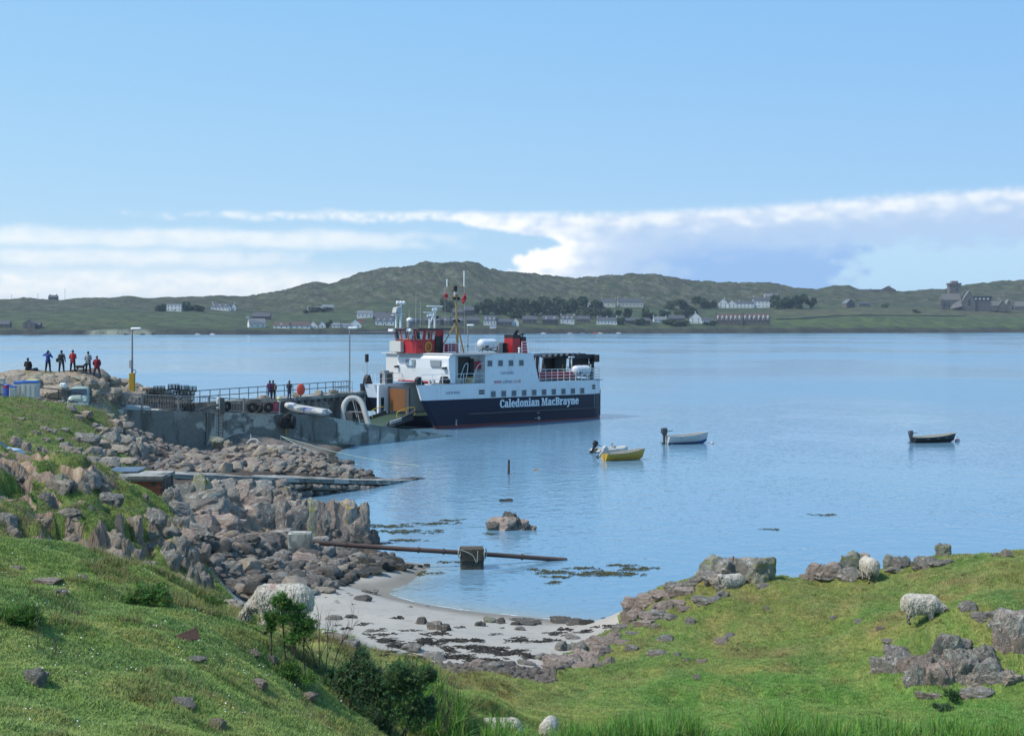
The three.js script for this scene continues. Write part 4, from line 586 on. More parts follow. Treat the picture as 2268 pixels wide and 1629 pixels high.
lamp(P(774, 870, 141.5), 6.55, 'tall plain lamp post at the seaward end of the pier railing', false);
{ const t = lamp(P(1036, 738, 176), 0.0001 + 1, 'lamp post rising behind the ferry to the right of its yellow mast', false); t.children[0].geometry = bar([0, -6.5, 0], [0, 1, 0], 0.085, 0.065, 10); }
{ // lifebuoy housing and the mesh box at the foot of the pier lamp
  const p = P(666, 872, 133), t = thing('lifebuoy_housing', 'round red-orange lifebuoy housing on the pier railing', 'lifebuoy', p.toArray(), 0.3);
  part('housing', ball(0.5, 0.82, 1.12, 0.25, 0, 0.42, 0, 20, 16), std([0.62, 0.07, 0.04], 0.5), t); part('post', bar([0, -0.55, -0.1], [0, 0.3, -0.1], 0.05), M.darkGrey, t);
  const c = P(758, 871, 140), k = thing('cage', 'low wire-mesh cage at the foot of the pier end lamp post', 'cage', c.toArray(), 0.5), g = []; for (let i = 0; i <= 6; i++) { g.push(bar([-0.9 + 0.3 * i, 0, 0.4], [-0.9 + 0.3 * i, 1.2, 0.4], 0.02, 0.02, 5), bar([-0.9 + 0.3 * i, 0, -0.4], [-0.9 + 0.3 * i, 1.2, -0.4], 0.02, 0.02, 5)); } for (const y of [0.05, 0.6, 1.2]) for (const z of [-0.4, 0.4]) g.push(bar([-0.9, y, z], [0.9, y, z], 0.025)); part('mesh', g, M.galv, k); part('base', box(2.0, 0.15, 1.1, 0, 0, 0), M.slab, k);
}
// rounded boulders stored along the pier railing
for (const [x, y, w, l] of [[585, 884, 34, 'low tan boulder on the pier just left of the standing couple'], [705, 872, 22, 'small tan boulder on the pier just right of the red lifebuoy housing'], [738, 869, 13, 'peaked tan boulder on the pier between lifebuoy housing and end lamp'], [655, 878, 16, 'dark boulder on the pier below the red lifebuoy housing']]) { const p = P(x, y, 128 + (x - 585) * 0.07); meta(rock(scene, p.x, 4.6, p.z, w * p.z / -F / 2, 0.34, 0.5, 'tan', x), l, 'boulder').name = numbered('boulder'); }

// rocks: lumps cut by flat planes and roughened; shared shapes, each laid down at its own size and turn
function makeRock(seed, detail = 4, cuts = 9, rough = 0.1, round = 0) {
  const r = rng(seed), g = mergeVertices(new THREE.IcosahedronGeometry(1, detail).deleteAttribute('uv').deleteAttribute('normal')), p = g.attributes.position, v = new V3(), pl = [];
  for (let i = 0; i < cuts; i++) { const z = r() * 2 - 1, a = r() * 6.283, s = Math.sqrt(1 - z * z); pl.push([new V3(s * Math.cos(a), z, s * Math.sin(a)), 0.5 + 0.38 * r() + round]); }
  for (let i = 0; i < p.count; i++) {
    v.fromBufferAttribute(p, i); if (round) { const m = Math.pow(Math.pow(Math.abs(v.x), 4) + Math.pow(Math.abs(v.y), 4) + Math.pow(Math.abs(v.z), 4), 0.25); v.divideScalar(m * 1.1); } v.multiplyScalar(1 + rough * 1.2 * n3(v.x * 1.1 + seed, v.y * 1.1, v.z * 1.1));
    for (const [n, d] of pl) { const k = v.dot(n) - d; if (k > 0) v.addScaledVector(n, -k * 0.93); }
    const q = 1 + rough * 0.5 * n3(v.x * 3.3 + seed, v.y * 3.3, v.z * 3.3) + rough * 0.25 * n3(v.x * 8 + seed, v.y * 8, v.z * 8); p.setXYZ(i, v.x * q, v.y * q, v.z * q);
  }
  g.computeBoundingBox(); const b = g.boundingBox, c = b.getCenter(new V3()), s = b.getSize(new V3()); g.translate(-c.x, -c.y, -c.z).scale(2 / s.x, 2 / s.y, 2 / s.z);
  const o = flat(g, 0.85); return metricUV(o);
}
function shapes(kind) { return (shapes[kind] ??= Array.from({ length: kind === 'small' ? 9 : 8 }, (_, i) => (kind === 'small' ? makeRock(50 + i, 2, 10, 0.10) : kind === 'fin' ? makeRock(80 + i, 6, 7, 0.18, 0.14) : makeRock(20 + i, 6, 8, 0.2, i % 2 ? 0.06 : 0)))); }
function rock(parent, x, y, z, rx, ry, rz, mat, seed = 1, kind = 'big', tilt = 0.15, turn) {   // half sizes; y is the ground, part of the stone is bedded in it
  const r = rng(Math.floor(seed * 77 + x * 13 + z * 7)), sh = shapes(kind), m = shadows(new THREE.Mesh(sh[Math.floor(r() * sh.length)], ROCK[mat])); m.name = 'stone';
  m.position.set(x, y + ry * 0.45, z); m.scale.set(rx, ry, rz); m.rotation.set((r() - 0.5) * tilt * 2, turn ?? r() * 6.28, (r() - 0.5) * tilt * 2); parent.add(m); return m;
}
// ---------------------------------------------------------------- rocks and stones
// a list in picture measure: foot x, foot y, width, height (all seen), kind of stone, depth over width, shape
function rocks(parent, list, opt = {}) {
  list.forEach(([x, y, w, h, mat, deep = 0.8, kind = 'big', turn], i) => {
    const p = opt.D ? { ...P(x, y, opt.D), D: opt.D, s: opt.D / F } : hit(x, y, opt.from ?? 12, opt.to ?? 150);
    const rx = w * p.s / 2 * (opt.k ?? 1.12), ry = h * p.s / 2 * 1.35 * (opt.k ?? 1.05), t = turn ?? (i % 2 ? 0.25 : -0.2), q = rock(parent, p.x, p.y - ry * (opt.sink ?? 0.2), p.z - rx * deep * 0.5, rx * 1.06, ry, rx * deep, mat, x + y, kind, opt.tilt ?? 0.1, t + (i % 3 === 0 ? Math.PI : 0));
    q.name = 'rock'; 
  });
}
{ // standing rocks by the water: a wall of upright fins
  const o = thing('rock_fins', 'row of tall upright grey-pink rock fins at the edge of the inlet', 'rock outcrop');
  rocks(o, [[548, 1185, 70, 62, 'pink', 0.7], [585, 1180, 60, 72, 'grey', 0.6, 'fin'], [622, 1182, 52, 80, 'grey', 0.6, 'fin'], [655, 1186, 50, 84, 'grey', 0.6, 'fin'], [690, 1190, 44, 92, 'moss', 0.6, 'fin'], [712, 1192, 34, 86, 'pink', 0.7, 'fin'], [735, 1150, 30, 48, 'pink', 0.8, 'fin'], [722, 1195, 46, 70, 'grey', 0.7, 'fin'], [745, 1198, 52, 62, 'pink', 0.7], [772, 1200, 54, 96, 'pink', 0.7, 'fin'], [770, 1165, 44, 62, 'gold', 0.7, 'fin'], [795, 1203, 44, 88, 'pink', 0.7, 'fin'], [806, 1160, 22, 50, 'grey', 0.8, 'fin'], [668, 1188, 60, 44, 'dark', 0.5], [610, 1186, 70, 30, 'dark', 0.5], [560, 1184, 50, 26, 'dark', 0.5], [700, 1196, 60, 36, 'dark', 0.5], [828, 1195, 22, 26, 'dark', 0.8], [800, 1206, 54, 40, 'dark', 0.8], [755, 1204, 60, 40, 'dark', 0.7]], { D: 73.5, tilt: 0.06, k: 1.14 });
  rocks(o, [[520, 1195, 90, 50, 'pink', 0.7], [480, 1185, 70, 40, 'pink', 0.7], [545, 1168, 110, 56, 'pink', 0.6], [600, 1160, 110, 52, 'grey', 0.6], [660, 1150, 100, 44, 'pink', 0.6], [700, 1150, 60, 40, 'grey', 0.6], [590, 1178, 90, 40, 'pink', 0.6], [640, 1178, 90, 40, 'grey', 0.6]], { D: 75.5, tilt: 0.08 });
  rocks(o, [[540, 1205, 60, 24, 'dark'], [590, 1208, 70, 26, 'dark'], [640, 1212, 60, 24, 'dark'], [690, 1214, 60, 24, 'grey'], [740, 1214, 60, 26, 'dark'], [790, 1216, 50, 22, 'wet'], [835, 1214, 40, 18, 'wet'], [610, 1196, 60, 22, 'grey'], [570, 1090, 60, 26, 'grey'], [605, 1086, 50, 24, 'pink'], [640, 1084, 50, 20, 'grey'], [675, 1086, 44, 18, 'dark'], [530, 1092, 60, 30, 'grey'], [500, 1085, 50, 24, 'grey'], [560, 1118, 70, 30, 'pink'], [600, 1112, 60, 24, 'grey']], { from: 62, to: 96, tilt: 0.15, k: 1.2 });
  rocks(o, [[634, 1098, 22, 26, 'gold', 0.7, 'fin'], [612, 1100, 20, 22, 'grey', 0.8, 'fin'], [590, 1105, 40, 34, 'grey', 0.8], [560, 1110, 60, 36, 'grey', 0.8], [535, 1105, 46, 42, 'pink', 0.8], [650, 1110, 30, 26, 'grey'], [628, 1118, 60, 30, 'pink', 0.8], [560, 1135, 110, 52, 'pink', 0.6], [610, 1130, 70, 40, 'grey', 0.6], [505, 1160, 80, 40, 'pink', 0.6]], { D: 77, tilt: 0.1 });
}
{ // big grey rocks beside the pump house
  const o = thing('rock_outcrop', 'cluster of big rounded grey rocks right of the brick pump house', 'rock outcrop');
  rocks(o, [[442, 1110, 50, 72, 'moss', 0.7, 'fin'], [405, 1105, 44, 42, 'grey', 0.8], [470, 1122, 60, 70, 'grey', 0.7, 'fin'], [435, 1130, 110, 52, 'grey', 0.7], [470, 1135, 70, 46, 'grey', 0.7], [512, 1118, 34, 44, 'grey', 0.8, 'fin'], [380, 1118, 40, 46, 'grey', 0.8], [452, 1150, 50, 26, 'pink', 0.9], [500, 1148, 80, 30, 'pink', 0.8], [395, 1140, 50, 34, 'grey'], [490, 1175, 90, 44, 'pink', 0.8], [445, 1172, 60, 36, 'pink', 0.8]], { from: 60, to: 84, tilt: 0.12 });
}
{ // the ridge between the slope and the boulder shore
  const o = thing('rock_ridge', 'grassy ridge face of pinkish rock slabs left of the boulder shore', 'rock outcrop');
  const S = [[100, 1110, 26, 34, 'grey'], [92, 1075, 24, 22, 'grey'], [150, 1090, 28, 26, 'dark'], [150, 1075, 26, 22, 'grey'], [205, 1082, 18, 20, 'grey'], [230, 1090, 26, 26, 'tan'], [126, 1062, 34, 18, 'moss'], [110, 1135, 28, 12, 'grey'], [150, 1135, 44, 14, 'tan'], [160, 1150, 36, 12, 'tan'], [188, 1162, 12, 20, 'tan'], [198, 1128, 16, 12, 'grey'], [256, 1126, 16, 30, 'grey', 0.7, 'fin'], [250, 1140, 40, 30, 'tan'], [262, 1175, 20, 60, 'tan', 0.6, 'fin'], [295, 1175, 36, 52, 'tan', 0.7], [345, 1160, 42, 52, 'grey', 0.8], [318, 1106, 22, 18, 'grey'], [165, 1195, 50, 20, 'tan'], [190, 1190, 40, 16, 'tan'], [245, 1215, 58, 62, 'tan', 0.6], [278, 1245, 20, 80, 'tan', 0.6, 'fin'], [250, 1262, 62, 66, 'pink', 0.7, 'fin'], [210, 1258, 36, 22, 'grey'], [278, 1285, 34, 26, 'grey'], [300, 1275, 36, 34, 'dark'], [305, 1240, 24, 34, 'grey'], [372, 1245, 56, 44, 'grey', 0.8], [375, 1265, 46, 36, 'pink', 0.8], [330, 1268, 28, 40, 'tan'], [355, 1310, 70, 56, 'pink', 0.6, 'fin'], [320, 1300, 34, 40, 'dark', 0.7], [403, 1318, 48, 60, 'gold', 0.7, 'fin'], [428, 1290, 34, 60, 'grey', 0.7, 'fin'], [445, 1305, 34, 56, 'grey', 0.7, 'fin'], [410, 1262, 36, 34, 'grey'], [395, 1215, 40, 46, 'grey', 0.7], [420, 1240, 36, 46, 'grey', 0.7, 'fin'], [440, 1270, 30, 40, 'grey', 0.7, 'fin'], [460, 1300, 26, 44, 'dark', 0.7], [470, 1310, 30, 34, 'grey', 0.7], [370, 1185, 60, 30, 'grey', 0.7], [395, 1170, 40, 40, 'grey', 0.7], [418, 1200, 40, 44, 'pink', 0.7], [440, 1225, 44, 34, 'pink', 0.8], [430, 1180, 60, 30, 'grey', 0.8], [20, 1225, 80, 30, 'grey', 0.8], [60, 1232, 60, 18, 'tan', 0.8], [10, 1155, 50, 30, 'grey'], [30, 1110, 30, 16, 'grey'], [20, 1175, 26, 14, 'tan'], [130, 1205, 26, 12, 'grey'], [290, 1140, 20, 22, 'tan'], [340, 1215, 30, 18, 'grey'], [40, 1060, 26, 12, 'grey'], [10, 1195, 40, 16, 'dark']];
  for (let i = S.length - 1; i >= 0; i--) if (i % 3 === 1 && S[i][4] !== 'gold' && S[i][3] < 40) S.splice(i, 1);
  const r = rng(41); for (let i = 0; i < 14; i++) { const x = 440 * r(), top = table([[0, 1015], [150, 1030], [260, 1062], [330, 1110], [440, 1205]], x), y = lerp(top + 12, table([[0, 1195], [200, 1222], [300, 1262], [440, 1305]], x), r()), w = 22 + 50 * r() * r(); S.push([x, y, w, w * (0.45 + 0.6 * r()), ['grey', 'tan', 'grey', 'moss', 'pink', 'tan'][Math.floor(r() * 6)], 0.8, r() < 0.4 ? 'fin' : 'big']); }
  rocks(o, S, { from: 44, to: 64, tilt: 0.12, k: 1.1, sink: 0.5 });
}
{ // lookout rock: slabs and cracks on its face
  const o = thing('lookout_rock', 'broad rounded tan rock headland with people standing on its top', 'rock outcrop'), r = rng(5);
  rocks(o, [[20, 850, 60, 26, 'tan'], [60, 852, 46, 24, 'tan'], [105, 846, 42, 22, 'tan'], [145, 852, 44, 26, 'tan'], [120, 872, 50, 26, 'tan'], [165, 868, 36, 28, 'tan'], [190, 852, 40, 24, 'tan'], [215, 858, 34, 26, 'tan'], [245, 850, 36, 22, 'tan'], [236, 876, 44, 26, 'tan'], [270, 862, 40, 24, 'tan'], [300, 860, 30, 16, 'tan'], [262, 884, 34, 22, 'tan'], [300, 880, 36, 20, 'tan'], [322, 866, 26, 14, 'tan'], [95, 885, 46, 22, 'tan'], [200, 880, 36, 24, 'tan'], [275, 845, 30, 10, 'tan'], [330, 876, 30, 14, 'tan'], [75, 838, 40, 12, 'moss'], [175, 840, 40, 12, 'moss'], [250, 866, 26, 10, 'moss'], [135, 835, 30, 12, 'tan'], [30, 832, 40, 12, 'tan'], [225, 838, 30, 10, 'tan']], { from: 104, to: 140, tilt: 0.14, k: 1.25, sink: 0.5 });
}
{ // stone bank below the quay, left of the wall
  const o = thing('stone_bank', 'tumbled pale boulders heaped on the bank left of the slip wall', 'rock outcrop');
  rocks(o, [[268, 935, 30, 22, 'tan'], [280, 950, 26, 22, 'grey'], [252, 940, 30, 16, 'tan'], [290, 968, 30, 22, 'tan'], [300, 985, 40, 24, 'grey'], [240, 925, 22, 12, 'moss'], [330, 1000, 40, 24, 'tan'], [155, 908, 22, 14, 'grey'], [185, 920, 34, 14, 'tan'], [170, 925, 22, 10, 'tan'], [95, 952, 26, 12, 'tan'], [110, 958, 24, 12, 'tan'], [78, 960, 20, 10, 'tan'], [140, 955, 22, 10, 'grey'], [98, 975, 18, 9, 'tan'], [36, 990, 26, 34, 'pink'], [56, 1000, 22, 26, 'pink'], [190, 980, 50, 30, 'grey', 0.8], [226, 962, 38, 22, 'tan'], [242, 976, 40, 26, 'grey'], [220, 990, 40, 22, 'tan'], [255, 958, 28, 20, 'grey'], [276, 985, 40, 30, 'grey'], [262, 1002, 46, 22, 'tan'], [235, 1010, 40, 22, 'tan'], [205, 1006, 44, 24, 'grey'], [180, 1012, 24, 16, 'tan'], [160, 1005, 34, 22, 'tan'], [140, 992, 28, 18, 'grey'], [130, 1010, 32, 16, 'tan'], [100, 1012, 26, 22, 'pink'], [85, 1008, 22, 28, 'pink'], [116, 1014, 26, 18, 'tan'], [60, 1014, 24, 20, 'pink'], [240, 1030, 44, 22, 'grey'], [280, 1030, 46, 24, 'tan'], [305, 1010, 44, 46, 'grey', 0.7, 'fin'], [290, 1005, 30, 34, 'grey', 0.7, 'fin'], [200, 1024, 50, 18, 'grey'], [212, 950, 30, 18, 'grey'], [130, 975, 20, 9, 'grey'], [165, 975, 20, 12, 'tan'], [250, 990, 20, 12, 'dark'], [40, 930, 24, 8, 'tan'], [18, 880, 14, 6, 'grey']], { from: 70, to: 118, tilt: 0.2, sink: 0.35 });
}
// scattered stones: the ones that show largest are stones of their own, the small ones between them one mass
function scatter(name, label, polygon, list, count, sizes, mats, seed, small, test = () => true, category = 'boulders') {
  const o = thing(name, label, category), r = rng(seed), xs = polygon.map((p) => p[0]), zs = polygon.map((p) => p[1]), [x0, x1, z0, z1] = [Math.min(...xs), Math.max(...xs), Math.min(...zs), Math.max(...zs)];
  const pick = () => { for (let k = 0; k < 400; k++) { const x = lerp(x0, x1, r()), z = lerp(z0, z1, r()); if (inside(polygon, x, z)) { const y = spot(x, z).y; if (y > -0.35 && test(x, z, y)) return [x, y, z]; } } };
  rocks(o, list, { from: 50, to: 118, tilt: 0.2 });
  for (let i = 0; i < count; i++) {
    const p = pick(); if (!p) continue; const s = sizes[0] * Math.pow(sizes[1] / sizes[0], Math.pow(r(), 1.8)), y = p[1]; let m = mats[Math.floor(r() * mats.length)]; if (y < 0.35 + 0.2 * r()) m = r() < 0.6 ? 'wet' : 'dark';
    rock(o, p[0], y - 0.1 * s, p[2], s * (0.8 + 0.5 * r()), s * (0.45 + 0.4 * r()), s * (0.6 + 0.4 * r()), m, i + seed, 'small', 0.45);
  }
  for (const m of new Set(mats.concat('wet'))) {
    const n = Math.round(small / (new Set(mats).size + 1)), inst = shadows(new THREE.InstancedMesh(shapes('small')[(seed + n) % 9], ROCK[m], n)), M4 = new THREE.Matrix4(), q = new THREE.Quaternion(), e = new THREE.Euler(); let k = 0;
    for (let i = 0; i < n * 3 && k < n; i++) { const p = pick(); if (!p || (m === 'wet') !== (p[1] < 0.32 + 0.15 * r())) continue; const s = sizes[0] * (0.35 + 0.75 * r()); M4.compose(new V3(p[0], p[1] + s * 0.1, p[2]), q.setFromEuler(e.set(r() - 0.5, r() * 6.3, r() - 0.5)), new V3(s * (0.8 + 0.5 * r()), s * (0.5 + 0.3 * r()), s)); inst.setMatrixAt(k++, M4); }
    inst.count = k; inst.name = 'small_stones'; if (k) o.add(meta(inst, null, null, null, 'stuff'));
  }
  return o;
}
const RUBBLE = poly([[300, 990, 116], [620, 982, 117], [700, 990, 119], [770, 1012, 118], [830, 1048, 106], [800, 1060, 99.5], [600, 1052, 95.5], [360, 1040, 89.5], [250, 1036, 92], [262, 1000, 98]]);
scatter('rubble_bank', 'bank of loose pale and pinkish rubble stones below the slip wall', RUBBLE, [[610, 1008, 46, 26, 'gold'], [480, 985, 30, 22, 'moss'], [500, 990, 24, 18, 'tan'], [740, 1050, 40, 22, 'grey'], [770, 1048, 34, 22, 'grey'], [560, 1032, 40, 20, 'pink'], [520, 1022, 46, 20, 'pink'], [430, 1020, 50, 18, 'tan']], 295, [0.26, 0.62], ['tan', 'tan', 'pink', 'grey', 'tan'], 3, 1500);
const BOULDERS = poly([[440, 1190, 64], [520, 1195, 66.5], [620, 1205, 67.5], [700, 1215, 67.5], [830, 1222, 69.5], [890, 1250, 66.4], [780, 1292, 61.8], [700, 1302, 57.5], [600, 1306, 56.8], [480, 1312, 55.8], [445, 1310, 54], [430, 1240, 57]]);
scatter('boulder_shore', 'dark jumbled boulders between the standing rocks and the sand', BOULDERS, [[672, 1245, 60, 22, 'pink'], [690, 1240, 40, 20, 'dark'], [740, 1262, 40, 24, 'grey'], [505, 1275, 50, 34, 'grey'], [560, 1298, 70, 30, 'dark'], [520, 1308, 60, 26, 'dark'], [600, 1255, 60, 24, 'grey'], [640, 1262, 56, 22, 'dark'], [830, 1262, 54, 18, 'wet'], [800, 1252, 46, 24, 'wet'], [770, 1240, 46, 22, 'dark'], [620, 1240, 40, 20, 'grey'], [560, 1235, 40, 24, 'grey'], [610, 1290, 60, 24, 'grey'], [690, 1300, 50, 22, 'dark'], [730, 1302, 40, 20, 'grey'], [545, 1210, 54, 20, 'tan'], [500, 1205, 60, 24, 'pink'], [465, 1215, 50, 24, 'pink'], [470, 1190, 60, 24, 'pink']], 278, [0.2, 0.6], ['grey', 'dark', 'dark', 'grey', 'tan'], 9, 1500);
// weedy stones trailing out into the water
{ const o = thing('weedy_reef', 'low weed-covered stones trailing into the water past the boulders', 'reef'); rocks(o, [[850, 1262, 50, 14, 'wet'], [880, 1262, 40, 16, 'wet'], [905, 1258, 26, 10, 'wet'], [930, 1256, 12, 7, 'wet'], [945, 1254, 14, 7, 'wet'], [960, 1252, 16, 7, 'wet'], [820, 1270, 60, 14, 'wet'], [790, 1276, 50, 12, 'wet'], [860, 1255, 40, 20, 'dark'], [840, 1250, 40, 20, 'dark']], { from: 55, to: 68, tilt: 0.1 }); }
{ // rock standing in the water
  const o = thing('sea_rock', 'jagged brown rock standing alone in the water off the pipe', 'rock');
  rocks(o, [[1112, 1174, 62, 36, 'pink', 0.7], [1128, 1174, 30, 46, 'dark', 0.8, 'fin'], [1092, 1174, 30, 22, 'dark'], [1150, 1174, 36, 28, 'pink', 0.8], [1146, 1164, 18, 24, 'dark', 0.8, 'fin'], [1168, 1174, 22, 16, 'dark'], [1180, 1174, 16, 12, 'pink']], { D: 78.6, tilt: 0.15 });
  const b = thing('sea_rock', 'tiny dark rocks just breaking the surface beyond the jagged brown rock', 'rock'); rocks(b, [[1112, 1110, 12, 6, 'wet'], [1128, 1110, 16, 7, 'wet'], [1118, 1110, 10, 5, 'wet']], { D: 91.3 });
  const c = thing('sea_rock', 'single tiny pink rock awash near the wooden stake', 'rock'); rocks(c, [[1188, 1042, 12, 5, 'pink']], { D: 110.5 });
}
{ // rocks along the flank and crest of the right-hand knoll
  const o = thing('knoll_rocks', 'crumbling pink rocks down the seaward flank of the right knoll', 'rock outcrop');
  rocks(o, [[1405, 1345, 46, 30, 'pink'], [1425, 1350, 34, 30, 'pink'], [1395, 1382, 34, 40, 'pink'], [1412, 1372, 40, 26, 'pink'], [1440, 1335, 50, 24, 'pink'], [1470, 1325, 46, 24, 'pink'], [1495, 1310, 40, 26, 'grey'], [1510, 1318, 50, 22, 'pink'], [1478, 1346, 40, 20, 'pink'], [1530, 1302, 36, 18, 'grey'], [1460, 1368, 56, 22, 'grey'], [1440, 1372, 40, 22, 'pink'], [1550, 1330, 30, 14, 'grey'], [1572, 1335, 42, 18, 'grey'], [1600, 1320, 26, 16, 'grey'], [1545, 1292, 30, 18, 'grey'], [1500, 1340, 36, 14, 'pink'], [1490, 1370, 26, 14, 'grey'], [1530, 1382, 20, 20, 'grey'], [1385, 1372, 18, 34, 'pink'], [1580, 1290, 22, 16, 'grey'], [1600, 1300, 30, 22, 'grey'], [1425, 1385, 40, 14, 'pink'], [1455, 1348, 24, 18, 'pink'], [1450, 1390, 24, 12, 'tan'], [1516, 1352, 28, 14, 'pink']], { from: 36, to: 60, tilt: 0.15, k: 1.2, sink: 0.5 });
  const p = thing('pink_rocks', 'low spill of pink rock between the sand and the green meadow', 'rock outcrop');
  rocks(p, [[1235, 1472, 60, 30, 'pink'], [1265, 1470, 60, 34, 'pink'], [1300, 1465, 56, 34, 'pink'], [1335, 1450, 50, 34, 'pink'], [1280, 1440, 40, 34, 'grey'], [1245, 1440, 34, 34, 'grey'], [1310, 1435, 44, 28, 'pink'], [1345, 1425, 50, 26, 'pink'], [1365, 1412, 36, 22, 'pink'], [1320, 1418, 40, 20, 'pink'], [1225, 1478, 46, 20, 'pink'], [1350, 1470, 30, 26, 'pink'], [1375, 1395, 34, 20, 'grey'], [1255, 1478, 40, 18, 'pink'], [1290, 1478, 50, 18, 'pink'], [1060, 1478, 52, 26, 'pink'], [1085, 1480, 56, 20, 'grey'], [1130, 1478, 40, 18, 'dark'], [1165, 1472, 36, 14, 'grey'], [1200, 1460, 34, 20, 'grey'], [1270, 1415, 36, 14, 'grey'], [1320, 1478, 40, 18, 'pink'], [1215, 1465, 30, 16, 'pink'], [1380, 1425, 30, 14, 'pink'], [1400, 1405, 30, 12, 'grey']], { from: 38, to: 54, tilt: 0.2, k: 1.15, sink: 0.65 });
  const a = thing('crest_boulders', 'large flat-topped grey boulders on the knoll behind the resting sheep', 'rock outcrop');
  rocks(a, [[1582, 1282, 58, 44, 'moss', 0.8], [1618, 1284, 54, 44, 'grey', 0.8], [1655, 1284, 56, 44, 'grey', 0.8], [1690, 1286, 46, 46, 'moss', 0.8], [1635, 1280, 90, 38, 'grey', 0.6], [1580, 1294, 40, 26, 'grey'], [1600, 1300, 40, 24, 'tan']], { from: 44, to: 58, tilt: 0.05, k: 1.38 });
  const b = thing('crest_boulders', 'stacked pink and orange-lichened boulders left of the sheep seen from behind', 'rock outcrop');
  rocks(b, [[1815, 1278, 50, 36, 'pink', 0.8], [1838, 1280, 56, 40, 'pink', 0.8], [1868, 1278, 26, 40, 'grey'], [1800, 1284, 42, 16, 'pink'], [1830, 1286, 44, 12, 'grey'], [1882, 1270, 50, 56, 'moss', 0.8], [1905, 1268, 42, 54, 'gold', 0.8], [1885, 1282, 50, 26, 'grey', 0.9], [1915, 1282, 36, 24, 'grey'], [1862, 1282, 20, 16, 'tan']], { from: 44, to: 58, tilt: 0.05 });
  const c = thing('crest_boulders', 'pair of rounded lichened boulders just right of the sheep seen from behind', 'rock outcrop'); rocks(c, [[1978, 1262, 34, 38, 'moss', 0.8], [1998, 1260, 34, 34, 'grey', 0.8], [1985, 1268, 40, 14, 'grey'], [2020, 1252, 14, 10, 'tan']], { from: 44, to: 56, tilt: 0.05 });
  const d = thing('crest_boulders', 'low jagged grey boulders left of the square lichened stub', 'rock outcrop'); rocks(d, [[2050, 1258, 42, 34, 'grey'], [2035, 1262, 26, 24, 'grey'], [2075, 1254, 36, 18, 'grey'], [2095, 1250, 30, 14, 'grey']], { from: 44, to: 56, tilt: 0.1 });
  const e = thing('square_stub', 'square lichened rock stub standing on the skyline of the right knoll', 'rock'); rocks(e, [[2092, 1232, 30, 32, 'moss', 0.9, 'big', 0.1]], { from: 44, to: 52, tilt: 0.02 });
  const f = thing('skyline_rock', 'small tan rock on the skyline near the right edge', 'rock'); rocks(f, [[2230, 1232, 26, 18, 'tan'], [2208, 1232, 18, 10, 'tan']], { from: 44, to: 52 });
  const g = thing('crag', 'speckled grey-pink crag in the grass below the horned sheep', 'rock outcrop');
  rocks(g, [[2092, 1462, 50, 68, 'grey', 0.7], [1995, 1470, 44, 46, 'grey'], [1978, 1488, 62, 34, 'grey'], [2010, 1486, 34, 36, 'pink'], [2035, 1515, 44, 50, 'grey', 0.7], [2052, 1500, 36, 52, 'pink', 0.7, 'fin'], [2075, 1512, 50, 52, 'pink', 0.7, 'fin'], [2102, 1510, 40, 48, 'pink', 0.7, 'fin'], [2120, 1480, 36, 50, 'grey'], [2145, 1500, 44, 44, 'grey'], [2155, 1475, 46, 44, 'grey'], [2185, 1500, 52, 46, 'grey'], [2190, 1468, 38, 44, 'grey'], [2215, 1508, 56, 30, 'grey'], [2160, 1512, 40, 30, 'tan'], [2245, 1508, 50, 24, 'tan'], [2255, 1425, 70, 76, 'grey', 0.7], [2235, 1440, 46, 60, 'pink', 0.7], [2228, 1382, 50, 22, 'grey'], [2200, 1368, 40, 14, 'grey'], [2150, 1350, 34, 22, 'grey'], [2130, 1450, 40, 40, 'grey'], [2168, 1540, 60, 20, 'grey'], [2060, 1545, 44, 14, 'tan'], [2264, 1440, 30, 50, 'pink'], [2175, 1372, 30, 16, 'grey']], { from: 32, to: 46, tilt: 0.1, k: 1.45, sink: 0.5 });
}
